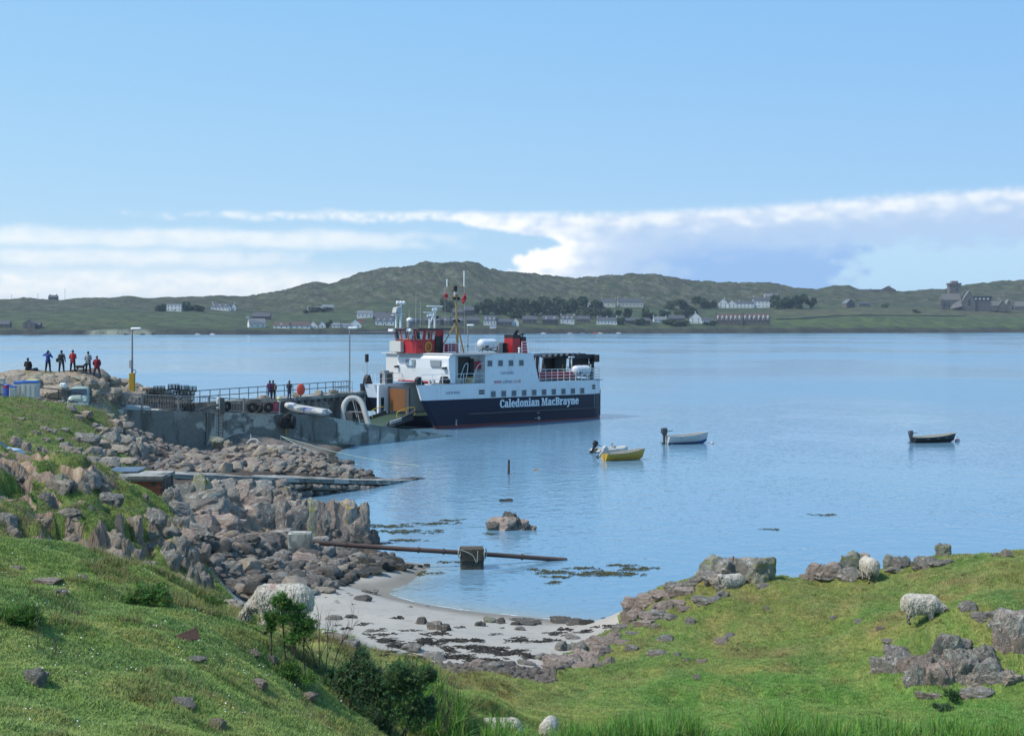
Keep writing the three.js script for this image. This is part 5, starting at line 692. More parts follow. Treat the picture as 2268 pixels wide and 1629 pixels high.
// stones lying singly in the grass
for (const [x, y, w, h, mat, label] of [
  [72, 1510, 58, 46, 'grey', 'rounded grey boulder alone on the near slope at lower left'], [100, 1292, 66, 14, 'pink', 'long flat pinkish slab bedded in the upper left slope'], [130, 1314, 30, 14, 'grey', 'small grey slab end just below the long flat slab on the left slope'], [168, 1360, 14, 11, 'dark', 'small dark stone on the left slope beside the tall dry weed'], [432, 1464, 48, 14, 'grey', 'flat lichened stone just below the rusty metal plate'], [568, 1520, 42, 22, 'pink', 'pinkish wedge of rock on the slope left of the big bush'], [402, 1562, 52, 18, 'grey', 'low flat grey stone in the middle of the near slope'], [478, 1612, 40, 34, 'tan', 'slanted brown stone at the bottom of the near slope'], [598, 1462, 30, 16, 'grey', 'grey stone below the nettles left of the middle bush'], [558, 1450, 30, 14, 'tan', 'pale low stone in the grass left of the middle bush'], [180, 1282, 26, 10, 'grey', 'thin grey rock edge high on the left slope'], [30, 1262, 36, 10, 'tan', 'tan rock edge at the far upper left of the near slope'], [995, 1590, 30, 30, 'dark', 'dark round boulder just right of the big bush'], [680, 1545, 46, 18, 'tan', 'tan flat stone left of the big bush base'],
  [1456, 1452, 46, 20, 'grey', 'broad grey boulder at the foot of the knoll left of the sheep'], [1400, 1440, 30, 16, 'grey', 'grey stone half sunk at the edge of the pink rocks'], [1346, 1420, 32, 15, 'tan', 'pale smooth stone on the edge of the pink rock spill'], [1500, 1452, 18, 9, 'grey', 'small grey stone right of the broad grey boulder on the meadow'], [1476, 1418, 40, 13, 'grey', 'flat grey stone above the broad boulder on the knoll slope'], [1555, 1468, 24, 12, 'pink', 'pinkish stone low on the knoll slope, right of the broad boulder'], [1520, 1464, 16, 9, 'grey', 'little grey stone beside the pinkish stone low on the knoll'], [1545, 1505, 18, 16, 'grey', 'square grey stone alone in the green meadow'], [1600, 1425, 34, 18, 'pink', 'pink slab half way up the knoll slope'], [1618, 1412, 26, 14, 'grey', 'grey slab end above the pink slab on the knoll slope'], [1695, 1300, 36, 12, 'grey', 'flat white-spattered stone right of the resting sheep'], [1700, 1350, 14, 9, 'grey', 'small round stone on the knoll below the white-spattered stone'], [2150, 1542, 44, 17, 'tan', 'flat long stone in the grass below the crag'], [1972, 1425, 30, 14, 'grey', 'striped stone above the left end of the crag'], [1850, 1370, 20, 9, 'grey', 'small pale stone in the turf hollow left of the horned sheep'], [1905, 1378, 22, 10, 'grey', 'pale stone in the turf hollow nearest the horned sheep'], [1950, 1395, 16, 12, 'pink', 'pinkish stone just below left of the horned sheep'],
  [932, 1382, 24, 22, 'dark', 'dark egg-shaped stone on the sand left of the boulder pair'], [962, 1394, 32, 26, 'grey', 'grey boulder behind its dark neighbour on the sand'], [980, 1396, 34, 20, 'dark', 'dark boulder in front of its grey neighbour on the sand'], [1086, 1378, 30, 16, 'moss', 'green weed-covered stone on the wet sand'], [1110, 1380, 18, 17, 'dark', 'dark stone right of the green weed-covered stone'], [1062, 1386, 24, 14, 'dark', 'dark stone left of the green weed-covered stone'], [1140, 1384, 22, 12, 'dark', 'low dark stone at the water edge, first right of the dark pair'], [1165, 1384, 44, 15, 'dark', 'long dark stone at the middle of the water edge'], [1190, 1382, 20, 12, 'dark', 'small dark stone right of the long one at the water edge'], [1242, 1380, 44, 22, 'dark', 'large dark stone at the right end of the water edge'], [1275, 1384, 40, 18, 'dark', 'dark weedy stone nearest the pink knoll flank'], [1300, 1382, 30, 14, 'wet', 'wet black stone where sand meets the knoll flank'], [800, 1330, 40, 15, 'dark', 'dark peaked stone on the upper sand right of the left sheep'], [818, 1314, 34, 13, 'grey', 'wedge-shaped grey stone at the left end of the water edge'], [905, 1440, 50, 18, 'grey', 'broad grey boulder in the sand above the big bush'], [960, 1462, 52, 20, 'grey', 'pyramid-like grey slab at the top of the sand'], [745, 1418, 46, 20, 'tan', 'rounded tan boulder at the edge of the bank behind the twiggy shrub'], [770, 1432, 50, 22, 'grey', 'grey boulder half buried in the bank behind the twiggy shrub'], [505, 1345, 60, 20, 'tan', 'low tan rock by the sand left of the left sheep'], [740, 1372, 40, 13, 'grey', 'grey stone on the sand just right of the left sheep'], [775, 1368, 26, 9, 'dark', 'small dark stone right of the grey stone by the left sheep'], [720, 1312, 44, 16, 'tan', 'tan stone above the back of the left sheep'], [670, 1318, 60, 20, 'grey', 'grey stone right behind the left sheep'], [818, 1400, 26, 9, 'grey', 'low grey stone in the middle of the upper sand'], [1150, 1395, 24, 10, 'grey', 'pale grey stone on the sand below the water-edge stones'],
]) { const t = thing('boulder', label, 'boulder'); const p = hit(x, y); t.position.set(p.x, p.y, p.z); const rx = w * p.s / 2 * 1.08, ry = h * p.s / 2 * 1.4; const q = rock(t, 0, -ry * 0.4, -rx * 0.4, rx * 1.05, ry, rx * 0.8, mat, x + y, 'big', 0.08, (x % 7) * 0.1 - 0.3); q.name = 'rock'; }
{ // shingle along the top of the sand, and small stones on it
  const pg = poly([[830, 1470, 42.2], [1000, 1492, 41], [1230, 1482, 41.3], [1230, 1462, 42.6], [1000, 1468, 42.8], [870, 1450, 43.6]]), r = rng(31), mats = ['grey', 'dark', 'pink', 'tan'];
  const gr = thing('shingle', 'band of small grey shingle along the top of the sand', 'shingle'); meta(gr, null, null, null, 'stuff');
  for (const m of mats) { const n = 700, inst = shadows(new THREE.InstancedMesh(shapes('small')[mats.indexOf(m)], ROCK[m], n)), M4 = new THREE.Matrix4(), q = new THREE.Quaternion(), e = new THREE.Euler(); let k = 0; for (let i = 0; i < 6000 && k < n; i++) { const z = lerp(-40.5, -44.5, r()), x = lerp(-5, 2.4, r()); if (!inside(pg, x, z)) continue; const s = 0.03 + 0.09 * r() * r(); M4.compose(new V3(x, spot(x, z).y + s * 0.25, z), q.setFromEuler(e.set(r(), r() * 6, r())), new V3(s * 1.2, s * 0.7, s)); inst.setMatrixAt(k++, M4); } inst.count = k; inst.name = 'shingle_stones'; gr.add(inst); }
}
// ---------------------------------------------------------------- lower slip, pump house, pipe and small structures
{
  const s = thing('boat_slip', 'low concrete boat slip on a stone footing running out into the inlet', 'slipway');
  const top = [[350, 1048, 85.5], [450, 1052, 87.5], [600, 1057, 91.5], [700, 1060, 94.5], [800, 1063, 98], [880, 1064, 101.5], [928, 1061, 104.2]].map((p) => P(...p)), back = [[350, 1043, 88.5], [450, 1046, 91], [600, 1051, 95], [700, 1055, 97.5], [800, 1059, 100.5], [880, 1061, 103.5], [928, 1060, 106]].map((p) => P(...p));
  part('slab', [surface([top, back]), surface([top.map((v) => [v.x, v.y - 0.28, v.z]), top])], M.slab, s);
  part('footing', [surface([top.map((v) => [v.x, v.y - 2.6, v.z - 0.25]), top.map((v) => [v.x, v.y - 0.28, v.z - 0.25])])], ROCK.wet, s);
  const r = rng(8); let k = 0;
  for (let i = 0; i < 46; i++) { const t = i / 46, a = t * (top.length - 1.001), j = Math.floor(a), p = top[j].clone().lerp(top[j + 1], a - j); if (p.x < -15.5) continue; for (let c = 0; c < 3; c++) { const y = p.y - 0.5 - c * 0.42 - 0.1 * r(); if (y < -0.2) continue; const q = rock(s, p.x + 0.2 * r(), y - 0.15, p.z + 0.02, 0.38 + 0.16 * r(), 0.21 + 0.05 * r(), 0.22, ['dark', 'grey', 'dark', 'tan', 'wet'][Math.floor(r() * 5)], i * 3 + c, 'small', 0.1, (r() - 0.5) * 0.4); } }
  const w = [], wl = []; 
  const tail = thing('weedy_reef', 'dark weedy stones along the seaward tip of the boat slip', 'reef'); rocks(tail, [[900, 1061, 40, 7, 'wet'], [925, 1060, 30, 6, 'wet'], [870, 1066, 40, 8, 'wet'], [840, 1072, 40, 9, 'wet'], [910, 1066, 30, 6, 'wet'], [790, 1080, 50, 9, 'wet'], [740, 1086, 50, 9, 'wet'], [700, 1088, 40, 9, 'wet']], { D: 101, tilt: 0.08 });
  tail.children.forEach((m) => { const xd = m.position.x / 101 * F + CX; const z = -table([[700, 96.5], [925, 104.5]], xd); m.position.x *= z / -101; m.position.z = z - 0.2; m.position.y = -0.02; });
}
{
  const D = 71, s = D / F, o = P(316, 1102, D), h = thing('pump_house', 'small flat-roofed red brick pump house behind the grassy ridge', 'pump house', o.toArray(), 0);
  const w = 88 * s, hh = 62 * s, d = 2.2, y0 = -0.4;
  part('wall', [box(w, hh, d, 0, hh / 2 + y0, -d / 2)], std([0.30, 0.27, 0.24], 0.95, { map: re(T.concrete, 0.4) }), h);
  const bm = [[0.42, 0.13, 0.075], [0.50, 0.155, 0.09], [0.35, 0.115, 0.07]].map((c) => std(c, 0.95, { map: re(T.plain, 2) })), geos = [[], [], []], r = rng(4);
  for (let j = 0; j < 17; j++) for (let i = 0; i < 8; i++) { const L = 0.215, x = -w / 2 + 0.14 + i * 0.235 + (j % 2) * 0.117; if (x > w / 2 - 0.1) continue; geos[Math.floor(r() * 3)].push(box(L, 0.068, 0.05, x, y0 + 0.06 + j * 0.0775, 0.01 + 0.008 * r())); }
  geos.forEach((g, i) => meta(part('bricks', g, bm[i], h), null, null, null, 'stuff'));
  for (let j = 0; j < 17; j++) { }
  part('lintel', box(0.22, 0.34, 0.05, w / 2 - 0.45, hh * 0.83 + y0, 0.03), M.darkGrey, h);
  part('roof_slab', [box(w + 0.5, 0.16, d + 0.4, -0.2, hh + y0 + 0.02, -d / 2)], M.slab, h); part('roof_edge', box(w + 0.5, 0.12, 0.05, -0.2, hh + y0 - 0.11, 0.23), M.darkGrey, h);
  const rows = [-2.2, -0.2].map((z) => Array.from({ length: 60 }, (_, i) => [-2.2 + 1.6 * i / 59, hh + y0 + 0.18 + 0.03 * Math.sin(i * 1.6) - z * 0.02, z - 0.9])); part('corrugated_sheet', surface(rows), std([0.32, 0.34, 0.36], 0.45, { metalness: 0.5 }), h);
}
{ // outfall pipe with its two concrete blocks
  const pts = [P(478, 1180, 66.3), P(560, 1187, 66.1), P(665, 1198, 66.0), P(830, 1211, 66.2), P(1045, 1225, 67.0), P(1255, 1240, 68.7)];
  const t = thing('outfall_pipe', 'long rusty outfall pipe running from the boulders down into the water', 'pipe');
  const pm = std([0.75, 0.95, 1.1], 0.85, { map: re(T.rust, 0.8), bumpMap: re(T.bump, 1.5), bumpScale: 0.01 }); part('pipe', tube(pts, 0.112, 80, 14), pm, t);
  for (const k of [0.19, 0.36, 0.56, 0.63, 0.86]) { const c = new THREE.CatmullRomCurve3(pts), p = c.getPointAt(k), q = c.getPointAt(k + 0.004); part('flange', bar(p, q, 0.15, 0.15, 14), pm, t); }
  const blk = (x, y, w, h, D, label, wet) => { const p = P(x, y, D), s = D / F, b = thing('pipe_block', label, 'concrete block', p.toArray(), 0.08); part('block', [rbox(w * s, h * s * 0.55, 1.0, 0.04, 0, h * s * 0.72, 0)], M.block, b); part('plinth', [rbox(w * s * 0.97, h * s * 0.5 + 0.5, 0.95, 0.04, 0, h * s * 0.22 - 0.25, -0.02)], wet ? ROCK.wet : M.block, b); return b; };
  blk(665, 1240, 51, 62, 64.6, 'pale concrete block carrying the pipe among the boulders'); const b2 = blk(1045, 1262, 52, 50, 66.4, 'dark weed-stained concrete block carrying the pipe in the water', true);
  b2.children[0].material = std([0.32, 0.29, 0.24], 0.95, { map: re(T.grey, 0.6), bumpMap: re(T.bump, 0.8), bumpScale: 0.04 });
  const q = P(1045, 1228, 66); for (const [a, b] of [[-0.6, 0.05], [0.62, 0.12]]) part('rope_loop', new THREE.TorusGeometry(0.24, 0.025, 6, 18).rotateY(1.3).translate(a, 0.95 - b, 0.3), M.rope, b2);
  part('rope_loop', tube([[-0.55, 1.05, 0.53], [0, 0.8, 0.56], [0.2, 0.45, 0.57], [0.25, 1.0, 0.55]], 0.02, 24, 5), M.rope, b2);
  const st = onSea(1126, 1050), k = thing('stake', 'dark wooden stake standing upright in the water', 'stake', [st.x, 0, st.z], 0); part('post', bar([0, -1, 0], [0.04, 1.12, 0], 0.1, 0.075, 8), std([0.075, 0.055, 0.042], 0.95, { map: re(T.plain, 1) }), k);
}
{ // rusty plate in the grass
  const p = hit(408, 1418), s = p.s, t = thing('metal_plate', 'rusty brown metal plate propped in the grass of the near slope', 'metal plate', [p.x, p.y - 0.02, p.z], 0.15);
  const g = prism([[-30 * s, 10 * s], [26 * s, 31 * s], [34 * s, 5 * s], [-12 * s, -4 * s]], 0.03, 0.006); g.rotateX(-0.35); part('plate', g, M.rust, t); part('folded_edge', prism([[-30 * s, 10 * s], [-12 * s, -4 * s], [-14 * s, -6 * s], [-33 * s, 9 * s]], 0.12).rotateX(-0.35), std([0.05, 0.04, 0.035], 0.9), t);
}
{ // mooring ropes, snag, green net
  const a = hit(622, 985, 90, 120), e = onSea(930, 1032);
  for (const [k, l] of [[0, 'upper pale green mooring rope from the rubble to the water'], [1, 'lower pale green mooring rope from the rubble to the water']]) { const t = thing('mooring_rope', l, 'rope'); const A = new V3(a.x, a.y + 0.75, a.z), B = new V3(e.x - k * 1.6, 0.0, e.z + k * 0.8), mid = [0.25, 0.5, 0.75].map((q) => A.clone().lerp(B, q).add(new V3(0, -(0.35 + 0.4 * k) * 4 * q * (1 - q), 0))); part('rope', tube([A, ...mid, B], 0.028, 50, 6), std([0.32, 0.42, 0.36], 0.9), t); }
  const st = thing('mooring_stake', 'thin stake with the mooring ropes on top of the rubble bank', 'stake', [a.x, a.y, a.z]); part('post', bar([0, -0.4, 0], [-0.02, 0.85, 0], 0.045, 0.035, 6), M.galv, st);
  const p = hit(560, 985, 90, 122), t = thing('driftwood', 'bleached white driftwood snag lying on the rubble bank', 'driftwood', [p.x, p.y + 0.1, p.z]); part('trunk', [tube([[-0.5, 0, 0], [-0.1, 0.35, 0.1], [0.35, 0.3, 0.1], [0.5, -0.1, 0.2]], 0.13, 20, 7), bar([-0.1, 0.3, 0.1], [-0.2, 0.85, 0.1], 0.1, 0.04, 7), bar([0.25, 0.3, 0.1], [0.75, 0.1, 0.4], 0.08, 0.03, 6)], std([0.52, 0.51, 0.48], 0.9, { map: re(T.plain, 1.5) }), t);
  const q = hit(518, 1160, 55, 78), n = thing('net_scrap', 'scrap of turquoise fishing net caught on the pink rocks', 'net', [q.x, q.y + 0.1, q.z - 0.1]); const rows = []; for (let i = 0; i < 8; i++) { const r = []; for (let j = 0; j < 5; j++) r.push([-0.16 + i * 0.05 + 0.05 * n2(i, j), 0.3 - i * 0.055 + 0.07 * n2(i * 0.8, j + 9) - j * 0.05, 0.04 * j + 0.08 * n2(i + 4, j)]); rows.push(r); } part('net', surface(rows), std([0.02, 0.36, 0.24], 0.9), n);
}

// ---------------------------------------------------------------- goods and gear on the quay
{
  const put = (x, y, D) => { const p = P(x, y, D); return p; };
  const bin = (x, y, w, h, D, label, body, lid, cat = 'bin') => { const s = D / F, t = thing('fish_bin', label, cat, put(x, y, D).toArray(), 0.05); const W = w * s, HH = h * s; part('tub', [rbox(W, HH * 0.86, W * 0.8, 0.05, 0, HH * 0.43, 0), ...[-0.33, 0, 0.33].map((k) => box(0.05, HH * 0.7, 0.03, k * W, HH * 0.43, W * 0.4 + 0.01))], body, t); if (lid) part('lid', rbox(W * 1.03, HH * 0.14, W * 0.84, 0.04, 0, HH * 0.93, 0), lid, t); return t; };
  const bb = std([0.05, 0.16, 0.52], 0.5), pur = std([0.10, 0.07, 0.30], 0.5), wt = std([0.58, 0.60, 0.58], 0.55, { map: re(T.plain, 0.6) });
  bin(68, 881, 32, 39, 105.5, 'white insulated fish bin with blue band, right of the pair at far left', wt, bb); bin(44, 881, 24, 37, 106.2, 'white fish bin with bright blue lid in the middle of the stack at far left', wt, bb); bin(28, 880, 14, 26, 104.8, 'blue lidded small white tub beside the blue barrel at far left', wt, bb);
  const ct = put(72, 843, 106.4), cv = thing('tarpaulin', 'folded yellow cover lying on the white fish bin', 'cover', ct.toArray()); part('sheet', rbox(0.9, 0.18, 0.7, 0.08, 0, 0.02, 0), std([0.62, 0.55, 0.04], 0.7), cv);
  { const p = put(15, 880, 105), t = thing('barrel', 'purple-blue plastic barrel with a red band at far left', 'barrel', p.toArray()); part('body', new THREE.LatheGeometry([[0.0, 0], [0.24, 0], [0.27, 0.15], [0.26, 0.5], [0.27, 0.85], [0.22, 1.0], [0, 1.0]].map((q) => new THREE.Vector2(...q)), 18), std([0.045, 0.09, 0.42], 0.45), t); part('band', new THREE.CylinderGeometry(0.275, 0.275, 0.22, 18).translate(0, 0.82, 0), std([0.24, 0.03, 0.10], 0.5), t); }
  bin(1, 880, 18, 44, 105.8, 'off-white container cut by the left edge of the picture', wt, std([0.45, 0.42, 0.34], 0.6), 'container');
  { const p = put(139, 895, 108.5), t = thing('floodlight_post', 'white box-shaped light on a grey post left of the van', 'lamp', p.toArray()); part('post', bar([0, -0.4, 0], [0, 1.35, 0], 0.1, 0.09), M.grey, t); part('light_box', rbox(0.48, 0.42, 0.4, 0.12, 0, 1.45, 0), M.bright, t); part('bracket', box(0.2, 0.5, 0.14, 0.03, 0.9, 0.08), M.darkGrey, t); }
  { const p = put(120, 898, 107.5), t = thing('concrete_kerb', 'pale concrete kerb blocks at the foot of the light post', 'kerb', p.toArray(), -0.05); part('kerb', rbox(1.1, 0.35, 0.4, 0.05, -0.25, 0.1, 0), M.block, t); part('kerb', rbox(0.5, 0.6, 0.4, 0.05, 0.55, 0.1, 0.05), M.block, t); const y = put(98, 893, 107), f = thing('buoy', 'little bright yellow net floats at the end of the kerb', 'float', y.toArray()); part('float', [ball(0.13, 1, 0.8, 1, -0.12, 0.05, 0), ball(0.13, 1, 0.8, 1, 0.14, 0.06, 0)], std([0.55, 0.6, 0.03], 0.5), f); }
  { // van, seen nearly head on
    const p = put(171, 905, 110), t = thing('van', 'pale green-white minibus parked facing the viewer behind the fence', 'van', p.toArray(), 0.16), vm = std([0.30, 0.38, 0.34], 0.4), W = 0.86;
    const sec = (z, top, half, low) => Array.from({ length: 15 }, (_, i) => { const a = -Math.PI / 2 + Math.PI * 2 * i / 14 * 0.5 ; const u = i / 14, x = Math.sin((u - 0.5) * Math.PI), y = Math.cos((u - 0.5) * Math.PI); return [Math.sign(x) * Math.pow(Math.abs(x), 0.55) * half, low + (top - low) * Math.pow(Math.max(y, 0), 0.45), z]; });
    part('body', [surface([sec(0.05, 0.75, 0.72, 0.3), sec(0, 0.95, 0.80, 0.25), sec(-0.25, 1.1, 0.84, 0.22), sec(-0.75, 1.62, 0.84, 0.22), sec(-1.2, 1.72, 0.86, 0.22), sec(-4.2, 1.7, 0.86, 0.22), sec(-4.4, 1.4, 0.8, 0.25)]), fan(sec(0.05, 0.75, 0.72, 0.3))], vm, t);
    part('windscreen', surface([[[-0.66, 1.06, -0.2], [0.66, 1.06, -0.2]], [[-0.62, 1.55, -0.66], [0.62, 1.55, -0.66]]]), M.glass, t);
    part('side_window', box(0.02, 0.46, 1.0, 0.853, 1.28, -1.4), M.glass, t); part('side_window', box(0.02, 0.46, 1.3, 0.853, 1.28, -2.8), M.glass, t);
    part('bumper', rbox(1.6, 0.2, 0.15, 0.05, 0, 0.32, 0.08), M.lightGrey, t); for (const x of [-0.55, 0.55]) part('headlight', rbox(0.26, 0.16, 0.06, 0.03, x, 0.66, 0.05), M.bright, t); part('number_plate', box(0.5, 0.11, 0.02, 0, 0.42, 0.17), M.bright, t);
    for (const z of [-0.75, -3.4]) for (const x of [-0.78, 0.78]) part('wheel', new THREE.CylinderGeometry(0.3, 0.3, 0.18, 18).rotateZ(Math.PI / 2).translate(x, 0.28, z), M.rubber, t);
    part('wiper', bar([-0.4, 1.1, -0.2], [0.2, 1.3, -0.42], 0.015), M.black, t); part('mirror', rbox(0.12, 0.2, 0.08, 0.02, 0.98, 1.1, -0.5), M.black, t);
  }
  const crate = (x, y, w, h, D, label, mat, open) => { const s = D / F, t = thing('crate', label, 'crate', put(x, y, D).toArray(), -0.5), W = w * s, HH = h * s; part('box', [rbox(W, HH, W * 0.7, 0.04, 0, HH / 2, 0)], mat, t); part('rim', box(W * 1.05, 0.07, W * 0.74, 0, HH - 0.02, 0), mat, t); for (const k of [-0.25, 0, 0.25]) part('rib', box(0.04, HH * 0.8, 0.03, k * W, HH / 2, W * 0.35 + 0.01), mat, t); return t; };
  crate(209, 906, 26, 12, 113.2, 'flat blue crate under the yellow box behind the fence', M.blue); crate(209, 894, 28, 9, 113.4, 'yellowish box on the flat blue crate behind the fence', std([0.34, 0.27, 0.05], 0.7)); crate(241, 906, 32, 24, 114.2, 'big blue fish tub right of the yellow box behind the fence', M.blue);
  { const p = put(259, 892, 115.8), t = thing('oilskin', 'red oilskin coat hung over the creels beside the blue tub', 'coat', p.toArray()); const rows = []; for (let i = 0; i <= 8; i++) rows.push(Array.from({ length: 9 }, (_, j) => { const a = j / 8 * Math.PI * 1.2 - 0.3, r = 0.16 + 0.12 * i / 8 + 0.03 * Math.sin(j * 2 + i); return [Math.cos(a) * r + 0.03 * i, 0.95 - i * 0.14, Math.sin(a) * r]; })); part('coat', surface(rows), std([0.40, 0.025, 0.045], 0.8), t); }
  { // upturned skiff
    const a = wallTop(258).addScaledVector(BACK, 1.4), b = wallTop(352).addScaledVector(BACK, 1.4), L = a.distanceTo(b), t = thing('skiff', 'white skiff lying keel up behind the bar fence', 'boat', a.clone().add(new V3(0, -0.15, 0)).toArray(), Math.atan2(-(b.z - a.z), b.x - a.x)); t.rotation.order = 'YXZ'; t.rotation.z = (b.y - a.y) / L;
    const rows = []; for (let i = 0; i <= 14; i++) { const u = i / 14, w = 0.7 * Math.pow(Math.sin(Math.PI * (0.12 + 0.8 * u)), 0.6), h = 0.55 - 0.12 * u; rows.push(Array.from({ length: 9 }, (_, j) => { const c = -1 + 2 * j / 8; return [u * L, h * (1 - Math.pow(Math.abs(c), 2.4)), c * w]; })); } part('hull', surface(rows), std([0.55, 0.58, 0.52], 0.5, { map: re(T.plain, 0.6) }), t); part('keel', bar([0.2, 0.56, 0], [L - 0.2, 0.45, 0], 0.03), M.lightGrey, t);
    const c = wallTop(358).addScaledVector(BACK, 1.2), e = thing('skiff', 'small blue and white dinghy bow by the fence right of the white skiff', 'boat', c.toArray(), -0.4); part('hull', surface([[[-0.4, 0.05, 0.3], [-0.4, 0.05, -0.3]], [[-0.3, 0.3, 0.32], [-0.3, 0.3, -0.32]], [[0.5, 0.52, 0.05], [0.5, 0.52, -0.05]], [[0.6, 0.2, 0], [0.6, 0.2, 0]]]), M.blue, e); part('bottom', box(1.1, 0.08, 0.5, 0.2, 0.05, 0), M.bright, e);
  }
  // lobster creels in a heap
  const creel = (() => { const g = []; for (const x of [-0.4, -0.13, 0.13, 0.4]) g.push(tube([[x, 0, 0.25], [x, 0.24, 0.24], [x, 0.38, 0], [x, 0.24, -0.24], [x, 0, -0.25]], 0.022, 14, 5)); for (const z of [-0.25, 0.25]) g.push(bar([-0.42, 0.02, z], [0.42, 0.02, z], 0.025, 0.025, 5)); g.push(bar([-0.42, 0.38, 0], [0.42, 0.38, 0], 0.02, 0.02, 5), box(0.86, 0.03, 0.5, 0, 0, 0)); const n = []; for (let i = 0; i <= 10; i++) { const x = -0.42 + 0.084 * i; n.push(tube([[x, 0, 0.24], [x, 0.24, 0.23], [x, 0.37, 0], [x, 0.24, -0.23], [x, 0, -0.24]], 0.012, 10, 3)); } for (const [y, z] of [[0.08, 0.24], [0.16, 0.24], [0.25, 0.22], [0.32, 0.12], [0.08, -0.24], [0.16, -0.24], [0.25, -0.22]]) n.push(bar([-0.42, y, z], [0.42, y, z], 0.012, 0.012, 3)); return [join(g), join(n)]; })();
  const cm = [std([0.035, 0.05, 0.05], 0.9), std([0.03, 0.055, 0.045], 0.95), std([0.02, 0.06, 0.10], 0.9)], r = rng(17);
  const cr = (x, y, D, turn, k = 0) => { const t = thing('lobster_creel', k ? 'blue-netted lobster creel on top of the heap on the quay' : 'dark netted lobster creel in the heap behind the bar fence', 'lobster creel', put(x, y, D).toArray(), turn, k ? 'blue creels on the heap' : 'dark creels heaped on the quay'); t.scale.setScalar(1.15); part('frame', creel[0], M.black, t); part('netting', creel[1], k ? cm[2] : cm[Math.floor(r() * 2)], t); };
  for (const [row, x0, x1, y0, D] of [[0, 325, 430, 903, 117.5], [1, 322, 432, 892, 118], [2, 322, 430, 880, 118.6], [3, 326, 425, 870, 119.2]]) for (let x = x0; x < x1; x += 22) cr(x + 6 * r(), y0 + (x - x0) * 0.05 + r() * 2, D + r() * 1.5, (r() - 0.5) * 0.9);
  for (const x of [384, 405, 422, 352]) cr(x, x < 380 ? 866 : 862 + (x - 384) * 0.12, 120.5, 0.2, 1);
  for (const [x, y, l] of [[272, 897, 'grey jumble of creel frames and floats left of the creel heap'], [298, 900, 'grey coil and creel frames between skiff and creel heap']]) { const p = put(x, y, 117), t = thing('fishing_gear', l, 'fishing gear', p.toArray()); const g = []; for (let i = 0; i < 14; i++) g.push(new THREE.TorusGeometry(0.16 + 0.18 * r(), 0.03, 5, 12, 3 + 3 * r()).rotateX(r() * 3).rotateY(r() * 3).translate((r() - 0.5) * 0.9, 0.1 + 0.55 * r(), (r() - 0.5) * 0.5)); part('gear', g, std([0.25, 0.25, 0.24], 0.8), t); part('gear_base', [rock(t, 0, 0, 0, 0.5, 0.3, 0.4, 'dark', x, 'small').geometry].map((q) => q.clone().scale(0.001, 0.001, 0.001)), M.darkGrey, t); t.remove(t.children[t.children.length - 1]); t.children[0].name = t.children[0].name === 'stone' ? 'canvas_heap' : t.children[0].name; }
  // tyres and fenders along the wall top
  const tyre = (x, y, D, R, label, ry, rx = 0) => { const p = put(x, y, D), t = thing('tyre_fender', label, 'tyre', p.toArray(), ry); t.rotation.x = rx; part('tyre', new THREE.TorusGeometry(R * 0.6, R * 0.3, 12, 26), M.rubber, t); };
  tyre(502, 899, 121, 0.5, 'black tyre fender at the left end of the row on the wall', 0.7); tyre(558, 901, 123.2, 0.52, 'big black tyre fender just right of the fence post', 0.15); tyre(574, 903, 123.7, 0.46, 'black tyre leaning behind the big fender on the wall', -0.6); tyre(594, 901, 124.3, 0.52, 'black tyre fender beside the red notice', 0.2);
  { const p = put(490, 900, 120.2), t = thing('rope_bundle', 'bundle of brown rope hung over the bar fence by the tyres', 'rope', p.toArray(), 0.6), g = []; for (let i = 0; i < 9; i++) g.push(tube([[-0.2 + 0.05 * i, 0.75, 0.12], [-0.24 + 0.055 * i, 0, 0.2], [-0.2 + 0.05 * i, -0.72 + 0.06 * (i % 3), 0.16], [-0.17 + 0.05 * i, 0, 0.12]], 0.035, 16, 5)); part('strands', g, std([0.16, 0.14, 0.115], 0.95), t); }
  { const p = put(546, 893, 119.8); const q = put(484, 897, 119.3), t = thing('boat_fender', 'long white sausage fender hanging on the bar fence', 'fender', [put(482.5, 893, 119.0).x, put(482.5, 893, 119).y, -119.0], 0); part('fender', new THREE.CapsuleGeometry(0.15, 0.72, 8, 14), std([0.58, 0.57, 0.52], 0.6), t); part('hanger', bar([0, 0.5, 0], [0.02, 0.8, 0], 0.025), M.black, t); }
  { const p = put(452, 905, 117), t = thing('plank', 'weathered grey planks leaning against the inside of the fence', 'planks', p.toArray(), 0.85); part('plank', box(2.0, 0.16, 0.06, 0.2, 0.1, 0.35).rotateZ(0.2), std([0.16, 0.145, 0.125], 0.95, { map: re(T.plain, 1) }), t); part('plank', box(1.6, 0.13, 0.06, 0.4, -0.05, 0.42).rotateZ(0.26), std([0.19, 0.175, 0.15], 0.95, { map: re(T.plain, 1) }), t); }
  { const p = put(611, 905, 124.2), t = thing('notice_board', 'small red notice board on a post at the end of the fence', 'notice', p.toArray(), 0.5); part('board', box(0.5, 0.88, 0.04, 0, 0.2, 0), std([0.32, 0.03, 0.055], 0.6), t); part('post', [bar([0.3, -0.5, 0], [0.3, 0.7, 0], 0.045)], M.lightGrey, t); part('print', [0, 1, 2].map((k) => box(0.3, 0.05, 0.01, 0, 0.42 - 0.16 * k, 0.026)), std([0.45, 0.2, 0.2], 0.6), t); }
  { const p = put(617, 891, 125), t = thing('buoy', 'two pale yellow floats stacked on the fence end post', 'float', p.toArray()); part('float', ball(0.17, 1, 1, 1, 0, 0.0, 0), std([0.66, 0.62, 0.34], 0.6), t); part('float', ball(0.17, 1, 1, 1, 0, 0.36, 0), std([0.66, 0.62, 0.34], 0.6), t); part('pole', bar([0, -1.0, -0.05], [0, 0.5, -0.05], 0.05), M.darkGrey, t); }
